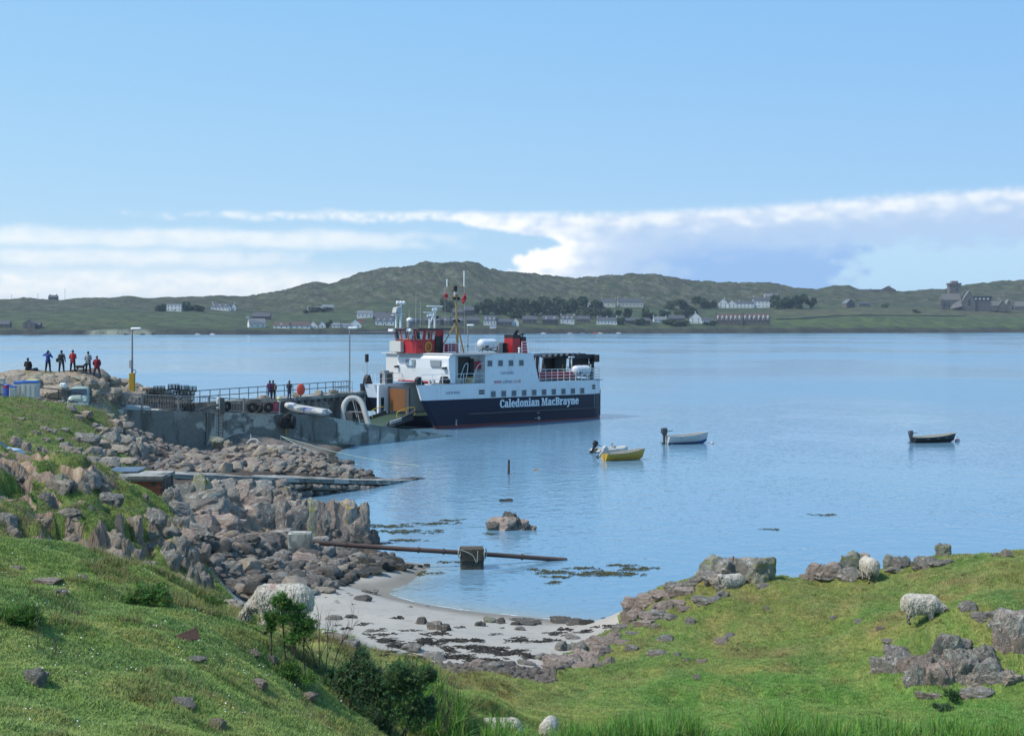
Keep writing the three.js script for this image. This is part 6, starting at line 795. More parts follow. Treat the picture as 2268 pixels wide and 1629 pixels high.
  { const w = wallTop(630), t = thing('tyre_fender', 'cluster of heavy black tyres hung over the face of the wall', 'tyre', w.clone().add(new V3(0.4, -0.55, 0.42)).toArray(), 0.88); part('tyre', new THREE.TorusGeometry(0.46, 0.24, 12, 24), M.rubber, t); part('tyre', new THREE.TorusGeometry(0.44, 0.22, 12, 24).rotateY(0.7).translate(0.45, -0.15, 0.1), M.rubber, t); part('tyre', new THREE.TorusGeometry(0.4, 0.2, 12, 24).rotateY(-0.5).translate(-0.35, -0.1, 0.05), M.rubber, t); part('chain', bar([0, 0.1, 0], [0, 0.9, -0.2], 0.04), M.black, t); part('hanging_rope', bar([-0.35, 0, 0.1], [-0.35, -1.3, 0.1], 0.03), M.yellow, t); }
}
// car just showing at the left edge
{
  const q = P(-36, 970, 74), t = thing('parked_car', 'pale blue car roof and dark window cut by the left edge', 'car', [q.x, q.y - 1.5, q.z], -0.08);
  part('body', prism([[-2, 0.3], [-2, 1.2], [-1.6, 1.44], [-0.4, 1.5], [0.35, 1.4], [0.95, 0.98], [1.7, 0.88], [1.9, 0.6], [1.9, 0.3]], 1.5, 0.08).translate(0, 0, -0.75), std([0.42, 0.50, 0.55], 0.3), t);
  part('side_window', prism([[-1.5, 0.98], [0.78, 0.98], [0.32, 1.33], [-0.45, 1.41], [-1.4, 1.36]], 0.02).translate(0, 0, 0.83), M.glass, t); part('windscreen', surface([[[0.44, 1.385, 0.66], [0.44, 1.385, -0.66]], [[1.02, 0.99, 0.7], [1.02, 0.99, -0.7]]]), M.glass, t);
  for (const x of [-1.2, 1.25]) part('wheel', new THREE.CylinderGeometry(0.31, 0.31, 0.2, 18).rotateX(Math.PI / 2).translate(x, 0.3, 0.74), M.rubber, t);
}
// ---------------------------------------------------------------- village, abbey, trees across the sound
{
  const W = { white: std([0.86, 0.86, 0.84], 0.8, { map: re(T.plain, 0.2) }), stone: std([0.17, 0.155, 0.145], 0.95, { map: re(T.speck, 0.25) }), cream: std([0.68, 0.63, 0.54], 0.85, { map: re(T.plain, 0.2) }), dark: std([0.095, 0.09, 0.088], 0.95, { map: re(T.speck, 0.25) }), brown: std([0.22, 0.17, 0.14], 0.9, { map: re(T.speck, 0.3) }) };
  const R = { slate: std([0.095, 0.105, 0.125], 0.75, { map: re(T.speck, 0.4) }), pale: std([0.21, 0.23, 0.25], 0.75, { map: re(T.speck, 0.4) }), brown: std([0.13, 0.095, 0.08], 0.85, { map: re(T.speck, 0.4) }) };
  const pane = std([0.035, 0.045, 0.06], 0.25);
  const house = (x0, x1, yt, yb, label, o = {}) => {
    const xm = (x0 + x1) / 2, p = far(xm, yb), s = p.s, w = (x1 - x0) * s, h = (yb - yt) * s, hw = h * (o.wf ?? 0.55), d = o.d ?? 6.5, t = thing('house', label, o.cat ?? 'house', [p.x, p.y, p.z], o.turn ?? (rng(Math.round(x0 * 7))() - 0.5) * 0.16);
    const wm = W[o.w ?? 'white'], rm = R[o.r ?? 'slate'];
    if (o.gable) {
      part('wall', [prism([[-w / 2, -2], [w / 2, -2], [w / 2, hw], [0, h - 0.1], [-w / 2, hw]], d).translate(0, 0, -d)], wm, t);
      part('roof', [surface([[[-w / 2 - 0.3, hw - 0.2, 0.2], [-w / 2 - 0.3, hw - 0.2, -d]], [[0, h, 0.2], [0, h, -d]], [[w / 2 + 0.3, hw - 0.2, 0.2], [w / 2 + 0.3, hw - 0.2, -d]]])], rm, t);
    } else {
      part('wall', [prism([[0, -2], [d, -2], [d, hw], [d / 2, h - 0.15], [0, hw]], w).translate(0, 0, -w / 2).rotateY(Math.PI / 2)], wm, t);
      part('roof', [surface([[[-w / 2 - 0.2, hw - 0.15, 0.3], [w / 2 + 0.2, hw - 0.15, 0.3]], [[-w / 2 - 0.2, h, -d / 2], [w / 2 + 0.2, h, -d / 2]], [[-w / 2 - 0.2, hw - 0.15, -d - 0.3], [w / 2 + 0.2, hw - 0.15, -d - 0.3]]])], rm, t);
    }
    for (const c of o.ch ?? []) part('chimney', box(1.0, 1.9, 1.2, c * w / 2, h + 0.5, -d / 2), wm, t);
    const rows = o.rows ?? 1, n = o.win ?? 0, wh = Math.min(1.5, hw / rows * 0.5), ww = Math.min(1.15, w / Math.max(n, 1) * 0.42);
    for (let j = 0; j < rows; j++) for (let i = 0; i < n; i++) part('window', box(ww, wh, 0.12, -w / 2 + w * (i + 0.5) / n, hw * (j + 0.52) / rows, 0.03), pane, t);
    if (o.door !== undefined) part('door', box(1.1, 2.0, 0.12, o.door * w / 2, 1.0, 0.035), o.w === 'white' ? pane : R.brown, t);
    for (let i = 0; i < (o.dorm ?? 0); i++) {
      const x = -w / 2 + w * (i + 0.5) / o.dorm, dw = Math.min(2.2, w / o.dorm * 0.5), dh = (h - hw) * 0.75, dz = 0.1, dr = part('dormer', [prism([[-dw / 2, 0], [dw / 2, 0], [dw / 2, dh * 0.55], [0, dh], [-dw / 2, dh * 0.55]], 2.4).translate(x, hw - 0.3, dz - 2.4)], o.dw ? W.white : wm, t);
      part('window', box(dw * 0.5, dh * 0.45, 0.1, x, hw - 0.3 + dh * 0.32, dz + 0.05), pane, dr);
    }
    return t;
  };
  house(106, 126, 653, 662, 'small dark stone ruin with two gable chimneys on the left skyline', { w: 'dark', ch: [-0.7, 0.7], wf: 0.45 });
  house(-4, 20, 710, 726, 'dark-roofed house cut by the left edge of the far shore', { w: 'stone', win: 2 });
  house(50, 76, 708, 728, 'tall grey gable-fronted house at the far left shore', { w: 'stone', gable: true, win: 2, rows: 2, wf: 0.6, ch: [0] }); house(76, 88, 713, 727, 'dark lean-to shed right of the tall grey gabled house', { w: 'dark', win: 1 });
  house(368, 401, 672, 689, 'plain white two-storey house between dark bushes on the left hillside', { win: 4, rows: 2, wf: 0.86, door: 0.1 });
  house(466, 506, 671, 687, 'white dark-roofed house with dormers on the left hillside', { win: 5, dorm: 3, ch: [-0.85], wf: 0.5 }); house(500, 511, 673, 687, 'white gabled wing of the dormered hillside house', { gable: true, win: 1, wf: 0.45 }); house(512, 522, 671, 687, 'white end gable on the right of the dormered hillside house', { gable: true, win: 1, wf: 0.5, ch: [0.3] });
  house(680, 715, 678, 685, 'low white bungalow high on the slope, left part', { win: 4, r: 'pale', wf: 0.5 }); house(712, 738, 674, 685, 'low white bungalow high on the slope, with twin gables', { win: 2, dorm: 2, r: 'pale', wf: 0.4 });
  house(557, 598, 692, 706, 'dark-walled barn behind the white cottage with blue-grey roof', { w: 'dark', wf: 0.4 }); house(544, 551, 700, 704, 'tiny white shed left of the dark-walled barn', { wf: 0.7, cat: 'shed' });
  house(551, 589, 705, 725, 'white cottage with big blue-grey roof near the left shore', { r: 'pale', win: 3, wf: 0.38, turn: 0.5 });
  house(605, 640, 712, 727, 'long low white house with brown roof, left wing with a gable', { r: 'brown', win: 3, dorm: 1, wf: 0.42 }); house(640, 686, 712, 727, 'long low white house with brown roof, middle wing', { r: 'brown', win: 4, wf: 0.42 }); house(682, 703, 711, 727, 'white wide gable of the long low brown-roofed house', { r: 'brown', gable: true, win: 2, wf: 0.35 }); house(705, 721, 711, 726, 'end wing of the long low brown-roofed house with narrow gable', { r: 'brown', gable: true, win: 1, wf: 0.4 });
  house(729, 752, 714, 725, 'white long cottage right of the brown-roofed row', { win: 3, r: 'pale', wf: 0.5 }); house(753, 773, 716, 725, 'low white outbuilding joined to the white gabled house by the jetty', { win: 2, r: 'pale', wf: 0.6 });
  house(772, 800, 707, 725, 'white gabled house by the village jetty', { gable: true, win: 2, rows: 1, wf: 0.35 });
  house(790, 825, 687, 704, 'white hall with four tall dark windows above the jetty', { win: 4, wf: 0.62, r: 'pale' });
  house(826, 874, 691, 706, 'dark slate-roofed barn behind the white dormered cottage', { w: 'dark', wf: 0.35, ch: [0.2] }); house(831, 872, 701, 720, 'white cottage with a row of small dormers left of the ferry masts', { win: 4, dorm: 3, wf: 0.45, door: 0 });
  house(900, 935, 703, 719, 'dark stone cottage behind the left ferry masts', { w: 'stone', win: 3, dorm: 2, ch: [-.9, .9] }); house(940, 975, 701, 719, 'dark stone cottage behind the radar masts', { w: 'stone', win: 3, dorm: 1, dw: true, ch: [.9] }); house(975, 996, 702, 720, 'grey stone cottage with white gablet behind the yellow mast', { w: 'stone', win: 2, dorm: 1, dw: true });
  house(997, 1027, 702, 721, 'dark cottage with two white chimneys right behind the yellow mast', { w: 'stone', win: 3, dorm: 2, dw: true, ch: [-.95, .95] }); house(1033, 1062, 701, 718, 'dark slate cottage right of the white-chimneyed one', { w: 'stone', win: 2, ch: [.9] });
  house(980, 995, 668, 690, 'roofless dark church gable behind the yellow mast', { w: 'dark', gable: true, wf: 0.6, win: 1, cat: 'ruin' }); house(1002, 1026, 684, 699, 'grey stone house left of the dark wood', { w: 'stone', win: 3, ch: [.9] }); house(1026, 1050, 678, 698, 'tall slate-roofed house at the left end of the dark wood', { w: 'dark', win: 2, rows: 2 });
  house(1071, 1099, 698, 720, 'white house with dark dormers just right of the ferry mast lamp', { win: 4, dorm: 3, wf: 0.45 }); house(1085, 1099, 717, 727, 'small bright white hut on the shore below the white dormered house', { wf: 0.6, cat: 'hut', r: 'pale' });
  house(1100, 1134, 705, 722, 'grey stone cottage row joined to the white gabled house', { w: 'stone', win: 4, ch: [-.9, .9] }); house(1134, 1149, 704, 722, 'narrow white gable joined to the grey cottage row', { gable: true, win: 1, rows: 2, wf: 0.5 });
  house(1157, 1189, 699, 717, 'grey cottage with two chimneys, first right of the narrow white gable', { w: 'stone', win: 3, dorm: 0, ch: [-.95, .95] }); house(1201, 1237, 698, 719, 'dark grey cottage with white boats laid before it', { w: 'dark', win: 3, dorm: 2, dw: true, ch: [.95] });
  house(1242, 1272, 697, 717, 'white cottage with three pointed dormers and two chimneys', { win: 3, dorm: 3, wf: 0.52, ch: [-.95, .95] }); house(1276, 1307, 699, 715, 'grey cottage right of the three-dormered white cottage', { w: 'stone', win: 4, ch: [-.95, .95] });
  house(1322, 1367, 702, 718, 'long white cottage behind a round shrub on the shore road', { win: 6, wf: 0.5, ch: [-.95, 0, .95] }); house(1384, 1441, 703, 718, 'long dark cottage with a white porch between shrubs', { w: 'dark', win: 5, ch: [-.95, .95], dorm: 1, dw: true });
  house(1448, 1477, 701, 714, 'small white cottage with grey roof and white end chimneys', { win: 3, r: 'pale', wf: 0.5, ch: [-.95, .95] }); house(1481, 1517, 697, 714, 'dark barn-like house left of the tall white gabled house', { w: 'dark', wf: 0.5, ch: [.95] });
  house(1528, 1554, 692, 716, 'tall white house with steep gable near the right end of the village', { gable: true, win: 2, rows: 2, wf: 0.5, ch: [0] }); house(1554, 1580, 703, 716, 'low white wing right of the tall steep-gabled house', { win: 2, wf: 0.5 });
  house(1586, 1644, 694, 719, 'long brown stone hotel with white dormers, left half', { w: 'brown', r: 'brown', win: 6, dorm: 6, dw: true, wf: 0.42, ch: [-.97] }); house(1646, 1707, 693, 719, 'long brown stone hotel with white dormers, right half', { w: 'brown', r: 'brown', win: 6, dorm: 6, dw: true, wf: 0.42, ch: [-.97] });
  house(1300, 1339, 671, 684, 'grey metal-roofed barn among the trees of the upper row', { w: 'stone', r: 'pale', wf: 0.35 }); house(1332, 1363, 661, 680, 'cream house of the upper row, left of the long cream terrace', { w: 'cream', win: 3, ch: [-.95, .95] }); house(1368, 1425, 660, 680, 'long cream terrace with blue-grey roof on the slope', { w: 'cream', win: 7, ch: [-.97, .97] });
  house(1592, 1612, 661, 682, 'white gable at the left end of the big white hotel', { gable: true, win: 2, rows: 2, wf: 0.55, ch: [0.4] }); house(1612, 1630, 664, 682, 'white second gable of the big white hotel', { gable: true, win: 2, rows: 2, wf: 0.5 }); house(1630, 1670, 666, 682, 'white lower range of the big white hotel with slate roof', { win: 5, rows: 2, wf: 0.66, ch: [-.6, .9] }); house(1670, 1719, 657, 681, 'tall white right-hand block of the big white hotel', { win: 6, rows: 2, wf: 0.62, ch: [-.98] }); house(1694, 1724, 650, 661, 'pale house behind the tall block of the white hotel', { w: 'cream', r: 'pale', win: 3 });
  house(1465, 1479, 686, 690, 'low white shed in the field above the shore cottages', { wf: 0.6, cat: 'shed' });
  house(1873, 1897, 662, 681, 'small stone chapel alone in the field left of the abbey', { w: 'stone', r: 'pale', win: 1, gable: true, cat: 'chapel', d: 10, turn: 0.5 }); house(1903, 1927, 669, 679, 'low stone ruin walls right of the small chapel', { w: 'stone', win: 1, wf: 0.7, cat: 'ruin' });
  house(1904, 1962, 640, 646, 'long low dark roof on the right skyline', { w: 'dark', wf: 0.5, ch: [-0.1] }); house(1952, 1985, 633, 646, 'skyline house with a tall chimney and pale rooflights', { w: 'stone', gable: true, wf: 0.35, ch: [0.25] });
  { const p = far(1800 * 0 + 800, 714), t = thing('flag_sign', 'small red sign by the white gabled jetty house', 'sign', [p.x, p.y, p.z]); part('board', box(3.2, 3.2, 0.3, 0, 2.2, 1), std([0.5, 0.06, 0.09], 0.7), t); part('post', bar([0, -1, 0.8], [0, 1, 0.8], 0.2), M.darkGrey, t); }
  { const p = far(836, 737), t = thing('jetty', 'low grey stone jetty below the village', 'jetty', [p.x, 0, p.z + 4]); part('wall', box(42, 3.4, 8, 0, 0.6, 0), W.stone, t); part('deck', box(42.4, 0.3, 8.3, 0, 2.45, 0), std([0.36, 0.34, 0.31], 0.9), t); }
  // abbey
  {
    const p = far(2122, 687), s = p.s, t = thing('abbey', 'grey stone abbey with square capped tower at far right', 'abbey', [p.x, p.y, p.z], 0), X = (x) => (x - 2122) * s, Y = (y) => (687 - y) * s, sm = std([0.20, 0.185, 0.165], 0.95, { map: re(T.speck, 0.12) }), sr = std([0.17, 0.165, 0.155], 0.9, { map: re(T.speck, 0.25) });
    const tw = part('tower', [box(X(2133) - X(2108), Y(629) + 2, 11, X(2120.5), Y(629) / 2 - 1, -14)], sm, t);
    part('parapet', box(X(2134.6) - X(2106), 2.6, 12.4, X(2120.5), Y(629) + 0.6, -14), sm, tw); part('tower_cap', [prism([[-5.2, 0], [5.2, 0], [4.2, Y(622) - Y(629) - 1], [-4.2, Y(622) - Y(629) - 1]], 7).translate(X(2121), Y(629) + 1.5, -17.5)], std([0.22, 0.17, 0.14], 0.9), tw);
    part('window', box(1.8, 4, 0.2, X(2124), Y(641), -8.42), pane, tw); part('window', box(1.2, 1.8, 0.2, X(2116), Y(650), -8.42), pane, tw);
    part('transept', [prism([[X(2131), -2], [X(2161), -2], [X(2161), Y(668)], [X(2148), Y(644)], [X(2131), Y(668)]], 16).translate(0, 0, -16)], sm, t); part('transept_roof', surface([[[X(2129), Y(671), 0.3], [X(2129), Y(671), -16]], [[X(2148), Y(643.5), 0.3], [X(2148), Y(643.5), -16]], [[X(2162), Y(668), 0.3], [X(2162), Y(668), -16]]]), sr, t); part('window', prism([[X(2145), Y(677)], [X(2150), Y(677)], [X(2150), Y(665)], [X(2147.5), Y(661)], [X(2145), Y(665)]], 0.2), pane, t);
    part('choir', [prism([[X(2089), -2], [X(2131), -2], [X(2131), Y(664)], [X(2089), Y(664)]], 10).translate(0, 0, -13)], sm, t); part('choir_roof', surface([[[X(2089), Y(664), -2.7], [X(2131), Y(664), -2.7]], [[X(2091), Y(649.5), -8], [X(2131), Y(649.5), -8]]]), sr, t); part('gable', prism([[0, Y(664)], [10, Y(664)], [5, Y(649)]], 0.8).rotateY(Math.PI / 2).translate(X(2089), 0, -3), sm, t);
    for (const x of [2094, 2099, 2104]) part('window', box(1.6, 5, 0.2, X(x), Y(675), -2.9), pane, t); part('aisle_roof', surface([[[X(2104), Y(684), 2], [X(2131), Y(678), 2]], [[X(2112), Y(674), -3], [X(2131), Y(662), -3]]]), sr, t);
    for (const x of [2086, 2090]) part('buttress', box(1.6, Y(662), 2, X(x), Y(662) / 2, -3), sm, t);
    part('cloister', [box(X(2206) - X(2161), Y(656) + 2, 14, X(2183.5), Y(656) / 2 - 1, -22)], W.dark, t); part('cloister_roof', [box(X(2207) - X(2160), 1, 15, X(2183.5), Y(655.5), -22)], R.slate, t); part('cloister_range', [box(X(2196) - X(2162), Y(668) + 2, 9, X(2179), Y(668) / 2 - 1, -6)], W.stone, t); for (let i = 0; i < 4; i++) part('window', box(2.6, 2.2, 0.2, X(2170 + i * 9), Y(661), -14.9), W.white, t);
    const gb = (x0, x1, yt, yw) => { part('wing', prism([[X(x0), -2], [X(x1), -2], [X(x1), Y(yw)], [X((x0 + x1) / 2), Y(yt)], [X(x0), Y(yw)]], 12).translate(0, 0, -13), sm, t); part('wing_roof', surface([[[X(x0) - 0.4, Y(yw + 1), -0.6], [X(x0) - 0.4, Y(yw + 1), -13]], [[X((x0 + x1) / 2), Y(yt - 0.8), -0.6], [X((x0 + x1) / 2), Y(yt - 0.8), -13]], [[X(x1) + 0.4, Y(yw + 1), -0.6], [X(x1) + 0.4, Y(yw + 1), -13]]]), sr, t); }; gb(2212, 2231, 666, 676); part('wing', box(X(2214) - X(2194), Y(676), 8, X(2204), Y(676) / 2, -5), sm, t); part('wing_roof', surface([[[X(2194), Y(677), -0.7], [X(2222), Y(677), -0.7]], [[X(2198), Y(666), -5], [X(2222), Y(666), -5]]]), sr, t); gb(2232, 2240, 663, 672); part('wing', box(X(2285) - X(2247), Y(678), 8, X(2266), Y(678) / 2, -3), sm, t); part('wing_roof', surface([[[X(2247), Y(678.5), 1.2], [X(2285), Y(678.5), 1.2]], [[X(2250), Y(667), -4], [X(2285), Y(667), -4]]]), sr, t);
    const w = thing('field_wall', 'long low drystone wall across the field before the abbey', 'wall'); for (let i = 0; i < 40; i++) { const a = far(1720 + i * 10.5, 708 - 9 * smooth(1720, 1900, 1720 + i * 10.5) + 2 * smooth(2000, 2150, 1720 + i * 10.5)), b = far(1720 + (i + 1) * 10.5, 708 - 9 * smooth(1720, 1900, 1720 + (i + 1) * 10.5) + 2 * smooth(2000, 2150, 1720 + (i + 1) * 10.5)); w.userData.l = (w.userData.l ?? []).concat([surface([[[a.x, a.y - 1, a.z], [b.x, b.y - 1, b.z]], [[a.x, a.y + 1.3, a.z], [b.x, b.y + 1.3, b.z]]])]); } const wl = w.userData.l; delete w.userData.l; part('wall', wl, W.dark, w);
  }
  // poles on the skyline
  for (const [x, y0, y1, l] of [[143, 636, 664, 'utility pole with crossarm on the skyline right of the ruin'], [83, 648, 664, 'thin utility pole on the skyline left of the ruin'], [25, 656, 667, 'short utility pole on the skyline near the left edge'], [2036, 640, 647, 'short post on the skyline left of the abbey tower']]) { const D = table(SHORELINE, x) + 590, z = -D, X = (x - CX) * D / F, y = island(X, z), h = (y1 - y0) * D / F * 0.95, t = thing('utility_pole', l, 'utility pole', [X, y, z]); part('pole', bar([0, -1, 0], [0, h, 0], 0.22, 0.16, 6), W.dark, t); part('crossarm', box(2.2, 0.25, 0.2, 0, h * 0.92, 0), W.dark, t); }
  // trees
  const leaf = std([0.034, 0.058, 0.022], 0.95), leaf2 = std([0.048, 0.072, 0.022], 0.95), bark = std([0.06, 0.05, 0.04], 0.95);
  const crownOf = (seed) => { const r = rng(seed), g = [], pos = [], idx = []; const cl = Array.from({ length: 9 }, () => [(r() - 0.5) * 1.3, 0.05 + r() * 0.75, (r() - 0.5) * 1.0, 0.26 + 0.22 * r()]); for (let i = 0; i < 620; i++) { const c = cl[Math.floor(r() * 9)], a = r() * 6.283, b = Math.acos(2 * r() - 1), q = c[3] * Math.pow(r(), 0.25), x = c[0] + q * Math.sin(b) * Math.cos(a), y = c[1] + q * Math.cos(b) * 0.85, z = c[2] + q * Math.sin(b) * Math.sin(a), s = 0.055 + 0.05 * r(), n = pos.length / 3; const e = new THREE.Euler(r() * 6, r() * 6, r() * 6); for (const [u, v] of [[-1, -0.7], [1, -0.7], [1.2, 0.8], [-0.8, 0.9]]) { const p = new V3(u * s, v * s, 0).applyEuler(e); pos.push(x + p.x, y + p.y, z + p.z); } idx.push(n, n + 1, n + 2, n, n + 2, n + 3); } const q = new THREE.BufferGeometry(); q.setAttribute('position', new THREE.Float32BufferAttribute(pos, 3)); q.setIndex(idx); q.computeVertexNormals(); return q; };
  const crowns = [1, 2, 3, 4, 5].map((k) => crownOf(k * 13)), trunk = bar([0, -0.1, 0], [0, 0.5, 0], 0.05, 0.03, 6);
  let tn = 0; const tree = (x, yb, w, h, label, pale, group) => { const p = far(x, yb), t = thing('tree', label, 'tree', [p.x, p.y, p.z], tn * 1.7, group); const c = part('crown', crowns[tn++ % 5], pale ? leaf2 : leaf, t); c.scale.set(w * p.s / 1.65, h * p.s / 1.05, w * p.s / 1.65); const k = part('trunk', trunk, bark, t); k.scale.set(h * p.s, h * p.s, h * p.s); };
  const wood = 'dark trees of the village wood';
  for (const [x, y, w, h] of [[1052, 694, 28, 22], [1072, 697, 36, 30], [1092, 690, 34, 30], [1112, 697, 38, 32], [1105, 684, 36, 26], [1135, 688, 40, 30], [1160, 690, 40, 32], [1180, 698, 36, 30], [1196, 690, 40, 34], [1214, 686, 40, 30], [1238, 690, 44, 32], [1262, 692, 40, 34], [1284, 690, 40, 34], [1300, 698, 36, 24], [1220, 700, 34, 22], [1245, 702, 30, 18], [1150, 702, 36, 18], [1320, 702, 34, 20], [1318, 684, 30, 22], [1290, 705, 36, 18]]) tree(x, y, w, h, 'dark broadleaf tree in the wood behind the village cottages', false, wood);
  for (const [x, y, w, h, l, p] of [[1348, 704, 34, 22, 'dark tree behind the long white cottage'], [1376, 719, 22, 18, 'round shrub between the long white and the long dark cottage'], [1382, 706, 34, 24, 'dark tree left above the long dark cottage'], [1416, 720, 24, 18, 'round shrub in front of the long dark cottage'], [1436, 706, 32, 24, 'dark tree right above the long dark cottage'], [1470, 700, 34, 14, 'low dark tree behind the small white cottage'], [1500, 704, 40, 18, 'dark low tree behind the dark barn-like house'], [1532, 704, 34, 24, 'dark tree left of the tall steep-gabled white house'], [1498, 720, 50, 14, 'dark hedge in front of the dark barn-like house'], [1572, 720, 30, 10, 'dark hedge in front of the low white wing'], [1490, 684, 34, 20, 'dark tree left of the small cream house on the slope, first of the upper group'], [1515, 684, 36, 22, 'dark tree in the middle of the upper group left of the hotel'], [1555, 682, 36, 26, 'tall dark tree of the upper group, nearest the hotel'], [1575, 682, 24, 18, 'small dark tree just left of the hotel gable'], [1722, 682, 34, 30, 'dark tree touching the right end of the white hotel'], [1745, 683, 40, 28, 'dark spreading tree second from the hotel'], [1772, 683, 40, 34, 'tallest tree of the clump right of the hotel'], [1795, 682, 22, 24, 'last tree of the clump right of the hotel'], [355, 689, 24, 18, 'dark bush left of the plain white two-storey house'], [418, 688, 36, 20, 'dark round tree right of the plain white two-storey house'], [438, 689, 30, 14, 'low dark tree furthest right of the plain white house'], [690, 690, 40, 12, 'dark bushes under the low white bungalow, left'], [725, 690, 30, 10, 'dark bushes under the low white bungalow, right'], [991, 690, 26, 34, 'tall dark tree behind the yellow mast'], [728, 724, 14, 16, 'dark tree between brown-roofed row and white long cottage'], [1963, 680, 22, 8, 'low dark bush on the wall line right of the chapel', 1], [2030, 692, 20, 8, 'pale bush in the field left of the abbey', 1], [1175, 697, 24, 14, 'pale green shrub before the dark wood', 1], [1140, 704, 30, 12, 'pale hedge behind the narrow white gable', 1]]) tree(x, y, w, h, l, p);
  // ground bushes: shoreline scrub
  // small boats and things along the far shore
  for (const [x, y, c, l] of [[340, 741, [0.03, 0.03, 0.03], 'dark boat drawn on the far white beach'], [278, 739, [0.05, 0.05, 0.05], 'tiny dark boat at the left end of the far white beach'], [315, 740, [0.06, 0.05, 0.05], 'tiny dark boat in the middle of the far white beach'], [470, 738, [0.6, 0.6, 0.6], 'small white boat moored off the left shore'], [437, 739, [0.5, 0.5, 0.5], 'tiny white boat left of the moored white boat'], [1203, 736, [0.7, 0.7, 0.7], 'white boat on the shore below the dark grey cottage'], [1262, 736, [0.4, 0.42, 0.44], 'grey boat on the shore below the three-dormered cottage'], [1290, 736, [0.25, 0.26, 0.3], 'blue-grey boat on the shore right of the grey one'], [1319, 737, [0.5, 0.07, 0.05], 'small red boat on the far shore'], [1329, 735, [0.6, 0.6, 0.5], 'cream boat beside the small red boat'], [1370, 735, [0.65, 0.65, 0.65], 'white boat below the long white cottage']]) { const D = table(SHORELINE, x) - 12, t = thing('small_boat', l, 'boat', [(x - CX) * D / F, 0, -D], 0.2 * Math.sin(x)); part('hull', prism([[-2.6, 0.9], [-2.3, -0.2], [2, -0.2], [3.2, 1.2]], 1.8, 0.1).translate(0, 0, -0.9), std(c, 0.6), t); part('cabin', box(1.6, 1.0, 1.2, -0.4, 1.2, 0), std(c.map((v) => v * 0.8), 0.6), t); }
}

// ---------------------------------------------------------------- boats at their moorings
function outboard(parent, x, y, mat, tilt, k = 1) { const o = new THREE.Group(); o.name = 'outboard_motor'; o.position.set(x, y, 0); o.rotation.z = tilt; o.scale.setScalar(k); parent.add(o); part('cowl', [rbox(0.46, 0.42, 0.32, 0.1, -0.18, 0.42, 0), rbox(0.3, 0.2, 0.26, 0.06, -0.15, 0.16, 0)], mat, o); part('shaft', [rbox(0.18, 0.75, 0.12, 0.04, -0.18, -0.25, 0), box(0.4, 0.04, 0.2, -0.24, -0.42, 0)], mat, o); part('propeller', [bar([-0.32, -0.6, 0], [-0.08, -0.6, 0], 0.07), box(0.03, 0.3, 0.08, -0.34, -0.6, 0), box(0.03, 0.08, 0.3, -0.345, -0.6, 0)], M.black, o); part('tiller', bar([0, 0.35, 0], [0.5, 0.42, 0.05], 0.025), M.black, o); return o; }
function rowboat(px, py, name, label, L, B, turn, outer, lower, inner, o = {}) {
  const p = onSea(px, py), t = thing(name, label, 'boat', [p.x, 0, p.z], turn), N = 18;
  const half = (u) => B / 2 * Math.pow(clamp(1 - Math.pow(clamp((u - 0.25) / 0.75), 2.3)), 0.62) * lerp(o.stern ?? 0.8, 1, smooth(0, 0.4, u)), sheer = (u) => (o.h ?? 0.52) + 0.34 * Math.pow(u, 2.2) + 0.05 * (1 - u), keel = (u) => -0.16 + 0.34 * Math.pow(clamp((u - 0.72) / 0.28), 2.2);
  const sec = (u, off, v0, v1, n = 7) => { const r = []; for (let j = 0; j <= n; j++) { const v = lerp(v0, v1, j / n), c = Math.pow(v, 0.55); r.push([(u - 0.5) * L + (u > 0.9 ? 0.22 * v * (u - 0.9) * 10 : 0), lerp(keel(u) + off, sheer(u), v), (half(u) - off) * Math.min(1, c * 1.02)]); } return r; };
  const skin = (off, v0, v1) => [1, -1].map((s) => surface(Array.from({ length: N + 1 }, (_, i) => sec(Math.min(i / N, 0.999), off, v0, v1).map(([x, y, z]) => [x, y, Math.max(z, 0.001) * s]))));
  part('hull', skin(0, o.split ?? 0.42, 1).concat([fan(sec(0, 0, 0, 1).concat(sec(0, 0, 0, 1).reverse().map(([x, y, z]) => [x, y, -z])))]), outer, t);
  part('lower_hull', skin(0, 0, o.split ?? 0.42), lower, t); part('inside', skin(0.045, 0, 1).concat([surface([[[-L / 2 + 0.2, 0.02, -B * 0.36], [L * 0.3, 0.05, -B * 0.3]], [[-L / 2 + 0.2, 0.02, B * 0.36], [L * 0.3, 0.05, B * 0.3]]])]), inner, t);
  part('gunwale', [1, -1].map((s) => tube(Array.from({ length: 12 }, (_, i) => { const u = i / 11 * 0.999, q = sec(u, 0, 1, 1, 1)[0]; return [q[0], q[1] + 0.01, q[2] * s]; }), 0.04, 40, 6)), o.gun ?? outer, t);
  for (const u of o.seats ?? [0.28, 0.52, 0.74]) part('thwart', box(0.26, 0.04, half(u) * 1.9, (u - 0.5) * L, sheer(u) - 0.2, 0), inner, t);
  if (o.strakes) part('strake', [0.55, 0.75].flatMap((v) => [1, -1].map((s) => tube(Array.from({ length: 10 }, (_, i) => { const q = sec(i / 9 * 0.99, -0.012, v, v, 1)[0]; return [q[0], q[1], q[2] * s]; }), 0.018, 30, 5))), lower, t);
  if (o.motor) { const m = outboard(t, -L / 2 - 0.02, (o.h ?? 0.5) + 0.02, o.motor, o.tilt ?? 0.0, o.mk ?? 1); }
  return t;
}
